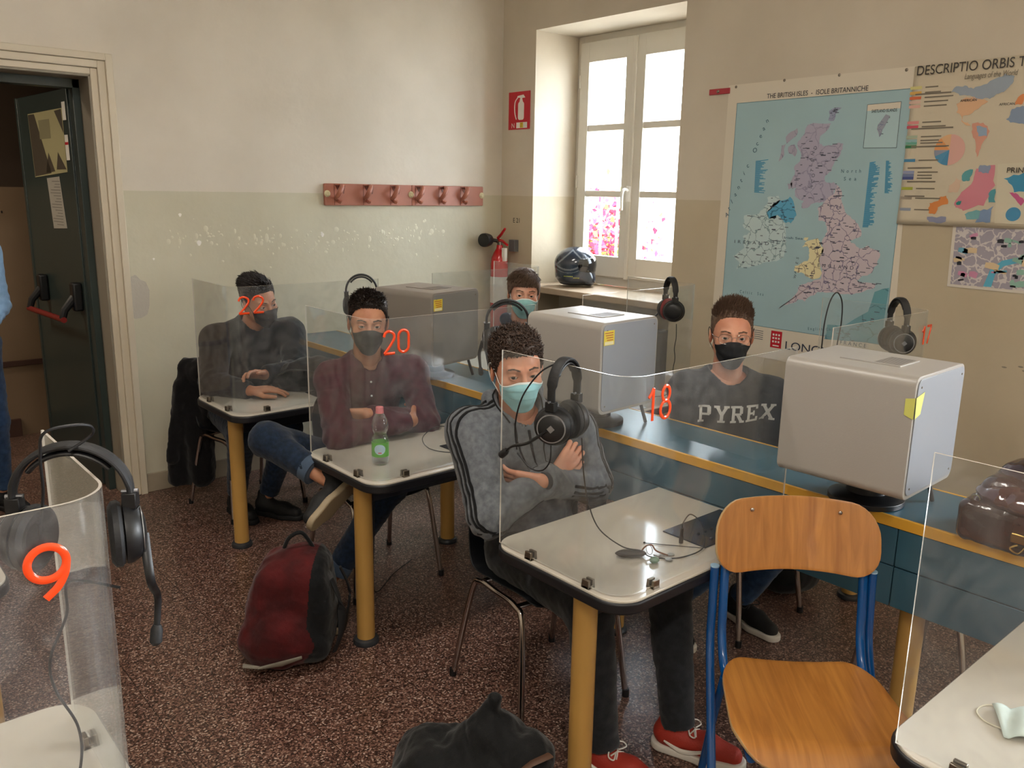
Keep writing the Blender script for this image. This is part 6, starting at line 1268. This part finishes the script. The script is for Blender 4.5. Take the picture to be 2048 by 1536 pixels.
cord('tall black cord loop above the cream cabinet against the blue map', [(2.90, 1.60, 1.12), (2.925, 1.60, 1.25), (2.93, 1.60, 1.36), (2.955, 1.60, 1.44), (3.0, 1.60, 1.47), (3.045, 1.60, 1.43), (3.055, 1.60, 1.35), (3.04, 1.60, 1.25), (3.05, 1.60, 1.10), (3.08, 1.60, .7475)], .0026, par=h17)
cord('wavy cord hanging from the headset with the red ear pad', [(3.40, 2.655, 1.18)]+[(3.40+.005*math.sin(i*1.7), 2.655, 1.14-.03*i) for i in range(1, 9)]+[(3.41, 2.66, .85), (3.40, 2.70, .80), (3.34, 2.74, .79), (3.29, 2.78, .7475)], .0020, par=h19)
cord('thin cable loop on the window-side desk beside the PYREX sweatshirt', [(3.27, 2.80, .83), (3.30, 2.80, .86), (3.36, 2.80, .84), (3.38, 2.80, .80), (3.34, 2.80, .755), (3.28, 2.80, .7475)], .0018)
cord('thin cable trailing on the floor under the desk with the bottle', [(1.74, 2.86, .62), (1.76, 2.90, .40), (1.80, 2.98, .12), (1.90, 3.10, .012), (2.06, 3.22, .006), (2.22, 3.30, .006)], .0022)
# ------------------------------------------------------------------ water bottle
bt = thing('water_bottle', 'clear plastic water bottle with pink cap and green label on the desk', 'bottle', (1.730, 2.79, .7425)); ox, oy, oz = 1.730, 2.79, .7425
def bottle_mat():
    m = bpy.data.materials.new('clear_pet'); m.use_nodes = True; n = m.node_tree.nodes; l = m.node_tree.links; n.clear(); o = n.new('ShaderNodeOutputMaterial'); t = n.new('ShaderNodeBsdfTransparent'); t.inputs[0].default_value = (.93, .95, .96, 1)
    g = n.new('ShaderNodeBsdfGlossy'); g.inputs['Roughness'].default_value = .06; lw = n.new('ShaderNodeLayerWeight'); lw.inputs[0].default_value = .35; mx = n.new('ShaderNodeMixShader'); l.new(lw.outputs['Facing'], mx.inputs[0]); l.new(t.outputs[0], mx.inputs[1]); l.new(g.outputs[0], mx.inputs[2]); l.new(mx.outputs[0], o.inputs[0]); return m
M_pet = bottle_mat()
pr = [(.0, .004), (.018, .002), (.026, .0), (.032, .008), (.034, .02), (.0335, .035), (.0335, .095), (.034, .105), (.033, .112), (.026, .124), (.0255, .130), (.031, .142), (.034, .156), (.033, .17), (.028, .188), (.020, .205), (.0135, .214), (.0125, .222), (.0, .222)]
b = MB(); b.lathe(pr, (ox, oy, oz), 40); b.build('bottle_body', M_pet, bt)
b = MB(); b.lathe([(.0, .006), (.030, .006), (.032, .03), (.032, .108), (.0, .108)], (ox, oy, oz), 32); b.build('water', acrylic('water', (.90, .95, .95, 1)), bt)
b = MB(); b.lathe([(.0345, .036), (.0345, .094)], (ox, oy, oz), 40); lb = b.build('label_band', P('green_bottle_label', '5fb53c', .4), bt)
b = MB(); V = []
for r_ in range(7):
    for k in range(24): a = 2*math.pi*k/24; q_ = max(r_/6, .02); az = math.radians(-125)+.66*q_*math.cos(a); z = .068+.021*q_*math.sin(a); V.append((ox+.0350*math.cos(az), oy+.0350*math.sin(az), oz+z))
b.add(V, [(r_*24+k, r_*24+(k+1) % 24, (r_+1)*24+(k+1) % 24, (r_+1)*24+k) for r_ in range(6) for k in range(24)]); b.build('label_cloud_print', P('pale_blue_label', 'b8d8ea', .4), lb)
b = MB(); V = []
for k in range(9): az = math.radians(-125)-.20+.05*k; V += [(ox+.0354*math.cos(az), oy+.0354*math.sin(az), oz+z) for z in (.052, .057)]
b.add(V, [(2*k, 2*k+1, 2*k+3, 2*k+2) for k in range(8)]); b.build('label_red_print', P('pink_red_label', 'd0606c', .4), lb)
b = MB(); b.lathe([(.0, .236), (.0145, .236), (.0155, .233), (.0155, .217), (.0165, .215), (.0165, .211), (.013, .211)], (ox, oy, oz), 28); b.build('cap', P('pink_cap', 'e07a80', .4), bt, smooth=50)
# ------------------------------------------------------------------ small things on the near desk
cs = thing('earphone_case', 'small dark oval case on the desk beside the keys', 'case', (1.845, 1.56, .7425)); b = MB(); b.ell((1.845, 1.56, .7545), (.047, .019, .012), 24, 12, 0, Matrix.Rotation(math.radians(-38), 3, 'Z')); b.build('shell', P('dark_grey_case', '2f3030', .45), cs)
b = MB(); b.tube([(1.845+.0475*math.cos(a)*math.cos(-.663)-.0195*math.sin(a)*math.sin(-.663), 1.56+.0475*math.cos(a)*math.sin(-.663)+.0195*math.sin(a)*math.cos(-.663), .7545) for a in np.linspace(0, 6.283, 33)[:-1]], .0014, 5, closed=True); b.build('seam', M_black, cs)
ky = thing('key_ring', 'bunch of keys with cord fob and green charm on the desk', 'keys', (1.905, 1.51, .7425)); M_key = P('worn_key_metal', '8f8a80', .35, .9)
b = MB(); b.tube([(1.895+.013*math.cos(a), 1.530+.006*math.sin(a), .762+.013*math.sin(a)) for a in np.linspace(0, 6.283, 25)[:-1]], .0011, 6, closed=True); b.build('ring', M_key, ky)
for i, (a, L_) in enumerate(((.35, .045), (-.5, .042))):
    d = Vector((math.cos(a-.9), math.sin(a-.9), 0)); p = Vector((1.905, 1.518, .7445+.002*i)); b = MB(); b.box(-.0022, L_, -.0025, .0025, 0, .0016, 0, Matrix.Translation(p) @ Matrix.Rotation(a-.9, 4, 'Z')); q = p+d*(L_+.008); b.lathe([(.0, 0), (.011, 0), (.011, .0018), (.0, .0018)], (q.x, q.y, q.z), 18); b.build('key', M_key, ky)
b = MB(); b.ell((1.868, 1.487, .752), (.017, .013, .0095), 18, 10); b.build('charm', P('sage_green_charm', '6f8f7c', .4), ky)
b = MB(); b.tube(spline([(1.875, 1.55, .748), (1.893, 1.545, .768), (1.905, 1.53, .775), (1.91, 1.515, .76), (1.935, 1.49, .747)], 6), .0026, 7); b.build('cord_fob', P('brown_cord', '7a5038', .8), ky)
ms = MB(); ms.cyl((1.955, 1.60, .7445), (2.06, 1.455, .7485), .0014, n=8); ms.ell((1.955, 1.60, .7455), (.004, .004, .003), 10, 6); tag(ms.build('straight_lead', M_cord), 'thin straight black lead lying across the edge of the control plate', 'cord')
# exercise sheets on the far end of the bench
b = MB()
M_ = Matrix.Translation((2.655, 3.80, .902)) @ Matrix.Rotation(math.radians(24), 4, 'Z'); b.box(-.105, .075, -.148, .148, 0, .001, 0, M_); tag(b.build('paper_sheet', P('bluish_white_paper', 'd9dde6', .7)), 'white paper sheet lying on the bench beside the farthest cabinet', 'paper')
b = MB(); M_ = Matrix.Translation((3.20, 2.86, .7435)) @ Matrix.Rotation(math.radians(-5), 4, 'Z'); b.box(-.105, .105, -.12, .12, 0, .001, 0, M_); tag(b.build('paper_sheet', P('bluish_white_paper', 'd9dde6', .7)), 'white paper sheet on the window-side desk behind the screen marked 18', 'paper')
# ------------------------------------------------------------------ bags and clothing on the floor and chairs
def wr(p, a=.006, f=40, s=1): return (wav(p, f, s)*.6+wav(p, f*2.3, s+7)*.4)*a
RW = np.array([[.755, .656, 0], [-.656, .755, 0], [0, 0, 1]], np.float32)   # columns: across, away, up
M_bpr = cloth('red_backpack_canvas', '540f12', '3a090c', vs=12, rough=.7); M_bpk = cloth('black_backpack_canvas', '0f1114', rough=.75)
bp = thing('backpack', 'dark red backpack with black side slumped against the yellow leg', 'backpack', (1.33, 2.86, 0)); oc = A3((1.335, 2.86, 0))
def fbp(p):
    q = (p-oc) @ RW; q[:, 0] -= q[:, 2]*.10; w = .185-.28*np.clip(q[:, 2]-.22, 0, 1); d = bxs(q, (0, 0, .225), (.19, .125, .225), .10)
    d = smax(d, np.abs(q[:, 0])-w, .06); d = smin(d, elp(q, (-.03, -.10, .13), (.15, .07, .12)), .03); d = smin(d, elp(q, (.03, .0, .40), (.085, .08, .075)), .05); return (d+wr(p, .011, 26, 3)+wr(p, .003, 90, 5))*.85
def bpm(c): q = (c-oc) @ RW.astype(float); return np.where((q[:, 0]-q[:, 2]*.10 > .085) & (q[:, 1] > -.13), 1, 0)
blob('bag_body', fbp, (1.05, 2.6, 0.004), (1.66, 3.12, .50), .0055, [M_bpr, M_bpk], bp, bpm)
def bpt(l): return tuple(oc+RW @ A3(l))
b = MB(); b.tube([bpt(x) for x in ((-.13, -.165, .055), (-.06, -.190, .062), (.02, -.18, .075), (.09, -.15, .085))], [.008, .014, .014, .008], 8, flat=.4, up=(.656, -.755, 0)); b.build('reflective_band', P('grey_reflective_tape', '8a8478', .5), bp)
b = MB(); b.tube(spline([bpt(x) for x in ((.0, .0, .465), (.03, -.03, .52), (.075, -.02, .535), (.11, .0, .47))], 6), .008, 8); b.build('grab_handle', M_bpk, bp)
for i in range(2):
    b = MB(); b.tube(spline([bpt(x) for x in ((.19+.01*i, -.05+.11*i, .36), (.225+.01*i, -.06+.12*i, .26), (.22, -.05+.1*i, .14), (.19, -.04+.1*i, .05))], 6), .016, 8, flat=.35, up=(0, .1, 1)); b.build('shoulder_strap', P('black_strap_white_chevrons', '1a1b1e', .7), bp)
bg2 = thing('backpack', 'black backpack with a brown leather tag on the floor at the bottom edge', 'backpack', (1.36, 1.70, 0)); o2 = A3((1.345, 1.70, 0)); M_bk = cloth('black_nylon', '0c0d0f', '07080a', rough=.7, vs=20)
def fbg(p):
    q = (p-o2) @ RW; d = bxs(q, (0, 0, .13), (.235, .16, .13), .11); d = smin(d, elp(q, (.06, .0, .26), (.10, .09, .09)), .05); d = smin(d, cap(q, (.02, .02, .25), (.065, .0, .395), .055, .022), .03); d = smin(d, elp(q, (.165, -.05, .24), (.075, .09, .075)), .03)
    return (d+wr(p, .012, 28, 9)+wr(p, .003, 85, 2))*.85
blob('bag_body', fbg, (1.02, 1.42, .004), (1.63, 2.02, .44), .0055, M_bk, bg2)
def bgt(l): return tuple(o2+RW @ A3(l))
b = MB(); b.tube([bgt(x) for x in ((.145, -.135, .265), (.172, -.128, .283), (.20, -.12, .292), (.225, -.10, .29))], .013, 8, flat=.25, up=(0, 0, 1)); b.build('leather_tag', P('brown_leather_tag', '4f3423', .6), bg2)
b = MB(); b.tube([bgt(x) for x in ((-.225, -.10, .10), (-.228, -.09, .15), (-.215, -.09, .19))], .004, 6); b.build('white_piping', M_white, bg2)
b3 = thing('bag', 'dark round bag on the floor beyond the bench, behind the wooden chair', 'bag', (3.40, 1.93, 0)); o3 = A3((3.42, 1.94, 0))
blob('bag_body', lambda p: (elp(p, o3+A3((0, 0, .12)), (.17, .16, .125))+wr(p, .008, 30, 4))*.85, (3.2, 1.72, .004), (3.64, 2.15, .28), .008, M_bk, b3)
b = MB(); b.tube(spline([(3.36, 1.88, .22), (3.38, 1.86, .29), (3.44, 1.88, .29), (3.48, 1.92, .22)], 5), .007, 7); b.build('handle', M_bk, b3)
b4 = thing('bag', 'black bag on the floor at the left edge behind the screen marked 9', 'bag', (.10, 2.22, 0)); o4 = A3((.33, 2.20, 0))
blob('bag_body', lambda p: (elp((p-o4) @ RW, (-.05, 0, .10), (.20, .16, .13))+wr(p, .01, 30, 6))*.85, (.05, 1.95, .004), (.60, 2.45, .28), .008, M_bk, b4)
b = MB(); b.tube(spline([(.22, 2.22, .2), (.25, 2.2, .26), (.32, 2.16, .26), (.36, 2.14, .2)], 5), .008, 7); b.build('handle', M_bk, b4)
# jacket over the back corner chair
jk = thing('jacket', 'black jacket hanging over the chair in the back corner', 'jacket', (1.72, 4.78, .12)); oj = A3((1.70, 4.77, 0))
def fj(p):
    q = (p-oj) @ RW; yy = q[:, 1]+.018*np.sin(q[:, 0]*48+q[:, 2]*4)*np.clip((.85-q[:, 2])*1.6, 0, 1); m = q.copy(); m[:, 1] = yy; m[:, 0] = q[:, 0]-.10*(q[:, 2]-.5)
    hw = .085+.05*np.clip((.75-q[:, 2])*2, 0, 1); d = bxs(m, (0, 0, .48), (.14, .055, .38), .05); d = smax(d, np.abs(m[:, 0])-hw, .03); d = smin(d, cap(m, (.02, -.03, .78), (.12, .02, .84), .045, .04), .05)
    d = smin(d, cap(m, (-.06, -.05, .72), (-.085, -.06, .28), .04, .032), .02); return (d+wr(p, .008, 36, 8)+wr(p, .003, 90, 1))*.75
blob('cloth', fj, (1.42, 4.52, .10), (1.98, 5.04, .92), .007, cloth('black_padded_cloth', '121013', '0b0a0c', vs=25), jk)
# bag lying on the farthest desk
b5 = thing('bag', 'black soft bag lying on the farthest desk beside folded arms', 'bag', (2.12, 4.12, .7425)); o5 = A3((2.13, 4.125, .7425))
def f5b(p): q = (p-o5) @ RW; d = elp(q, (.02, 0, .085), (.185, .12, .10)); d = smin(d, elp(q, (-.12, 0, .05), (.11, .09, .055)), .05); d = smax(d, -(q[:, 2]-.002), .01); return (d+wr(p, .012, 30, 12)+wr(p, .003, 80, 3))*.8
blob('bag_body', f5b, (1.85, 3.88, .744), (2.40, 4.40, .98), .006, M_bk, b5)
b = MB(); b.tube(spline([tuple(o5+RW @ A3(x)) for x in ((-.16, -.075, .09), (-.10, -.105, .125), (-.02, -.12, .13), (.05, -.11, .12))], 6), .009, 8, flat=.4, up=(0, 0, 1)); b.build('strap', M_bk, b5)

# ------------------------------------------------------------------ helmet on the sill
hm = thing('helmet', 'dark motorcycle helmet with grey and yellow markings on the window sill', 'helmet', (4.46, 4.44, 1.14)); oh = A3((4.46, 4.44, 1.14)); ca_, sa_ = math.cos(math.radians(-48)), math.sin(math.radians(-48))
RH = np.array([[-sa_, ca_, 0], [ca_, sa_, 0], [0, 0, 1]], np.float32)    # columns: side, front, up
M_hs = P('helmet_shell_slate', '2c3746', .16, coat=1, var=(9, .25)); M_hv = P('smoked_visor', '11161d', .05, coat=1); M_hg = P('helmet_grey_print', '6f757b', .25, coat=.8); M_hy = P('helmet_yellow_print', 'c9cf3e', .4); M_ht = P('helmet_black_trim', '0f1012', .5)
RH = np.array([[sa_, ca_, 0], [-ca_, sa_, 0], [0, 0, 1]], np.float32)
def fh(p, g=0.):
    q = (p-oh) @ RH; d = elp(q, (0, -.005, .165), (.128+g, .155+g, .128+g)); d = smin(d, cap(q, (-.05, .105, .055), (.05, .105, .055), .045+g, .045+g), .05); d = smin(d, elp(q, (0, -.01, .08), (.118+g, .14+g, .085+g)), .04); return smax(d, -(q[:, 2]-.012), .012)
def hmat(c): q = (c-oh.astype(float)) @ RH.astype(float); y, z, x = q[:, 1], q[:, 2], np.abs(q[:, 0]); m = np.zeros(len(c), int); m = np.where((np.abs(z-(.27-.9*np.abs(y+.02)))-.0 < .007) & (z > .13), 2, m); m = np.where((np.abs((y+.05)**2+(z-.27)**2-.0196) < .0016) & (z < .22), 2, m); m = np.where((np.abs((y+.05)**2+(z-.27)**2-.0265) < .0007) & (z < .2), 2, m); return np.where(z < .028, 1, m)
blob('helmet_shell', fh, oh-.19, oh+A3((.19, .19, .31)), .0036, [M_hs, M_ht, M_hg], hm, hmat)
def fv(p): q = (p-oh) @ RH; d = smax(fh(p, .004), -fh(p, -.004), .001); d = np.maximum(d, -(q[:, 1]-.02-.25*np.abs(q[:, 2]-.165))); return np.maximum(d, np.abs(q[:, 2]-.165)-.052+.15*np.clip(.10-q[:, 1], 0, 1))
blob('visor', fv, oh-.19, oh+A3((.19, .19, .31)), .0036, M_hv, hm)
b = MB()
for i in range(10):   # small yellow lettering-like print low on the side
    q = A3((.1, -.075+.0115*i, .085)); dirs = None
    org = oh+RH @ A3((.25 if False else .22, float(q[1]), .083-(.010 if i > 5 else 0))); d_ = -(RH[:, 0]); tt = 0
    for _ in range(40): tt += float(fh((org+d_*tt)[None])[0])*.8
    c = org+d_*(tt-.001); b.ell(tuple(map(float, c)), (.0035, .0045, .0032), 8, 5)
b.build('yellow_print', M_hy, hm)
# ------------------------------------------------------------------ briefcase lying on the bench, handle over the edge
bc = thing('briefcase', 'glossy brown leather satchel with brass clasp on the bench at the right edge', 'briefcase', (2.45, .62, .9015)); M_le = P('brown_leather', '45231c', .22, coat=.6, bump=(60, .0015), var=(14, .35), col2='2a1410')
def fbc(p):
    q = p-A3((2.485, .60, .9015)); d = bxs(q, (0, 0, .062), (.125, .255, .062), .03); d = smin(d, bxs(q, (.02, .0, .13), (.10, .225, .055), .045), .012); d = smin(d, elp(q, (.03, .05, .19), (.085, .15, .055)), .02)
    return (d+wr(p, .007, 24, 5)+wr(p, .002, 110, 6))*.85
blob('leather_body', fbc, (2.33, .33, .903), (2.66, .88, 1.19), .0055, M_le, bc)
def ffl(p): q = p-A3((2.485, .60, .9015)); d = elp(q, (-.03, .06, .135), (.105, .175, .045)); return (d+wr(p, .007, 30, 15))*.85
blob('flap', ffl, (2.32, .36, .95), (2.62, .88, 1.12), .0055, P('glossy_leather', '4b221d', .10, coat=1, bump=(40, .001)), bc)
b = MB(); b.box(2.349, 2.358, .615, .705, .945, .972); b.build('brass_clasp', P('brass', 'b08d52', .25, 1), bc, bevel=.004, seg=3)
b = MB(); b.tube(spline([(2.352, .685, .942), (2.345, .70, .93), (2.345, .68, .922), (2.35, .668, .94)], 5), .0025, 6); b.cyl((2.352, .60, .945), (2.35, .60, .925), .003, n=8); b.build('ring', bpy.data.materials['brass'], bc)
b = MB(); b.tube(spline([(2.35, .60, .928), (2.345, .585, .90), (2.34, .56, .865), (2.34, .50, .84), (2.34, .44, .86), (2.345, .41, .90), (2.35, .40, .925)], 7), .010, 10, flat=.7); b.build('handle', P('dark_leather', '25140f', .4, coat=.3), bc)
b = MB()
for r_, dz in ((.012, 0), (.010, .018)): b.tube([(2.395, .815+r_*math.cos(a), 1.005+dz+r_*math.sin(a)) for a in np.linspace(0, 6.283, 21)[:-1]], .0012, 5, closed=True)
b.build('embossed_monogram', P('faded_gilt', '8c8a5c', .4, .5), bc)
# ------------------------------------------------------------------ crumpled face mask on the corner desk
fm = thing('face_mask', 'pale disposable face mask lying on the desk in the lower right corner', 'mask', (1.85, .47, .7425)); V = []; n = 16
for j in range(n+1):
    for i in range(n+1):
        u, v = i/n-.5, j/n-.5; x, y = 1.865+u*.10-v*.09, .455+u*.06+v*.12; V.append((x, y, .745+.012*abs(math.sin(v*9+u*2))+.012*(1-4*u*u)*(1-4*v*v)))
F = [(j*(n+1)+i, j*(n+1)+i+1, (j+1)*(n+1)+i+1, (j+1)*(n+1)+i) for j in range(n) for i in range(n)]
o = raw('mask_cloth', V, F, P('pale_green_white_mask', 'c9d6cf', .7), fm); s_ = o.modifiers.new('solid', 'SOLIDIFY'); s_.thickness = .001
b = MB(); b.tube(spline([(1.80, .50, .747), (1.805, .535, .7445), (1.83, .56, .7445), (1.87, .555, .7445), (1.885, .52, .748)], 7), .0016, 6); b.build('ear_loop', P('cream_elastic', 'd8d0b8', .8), fm)
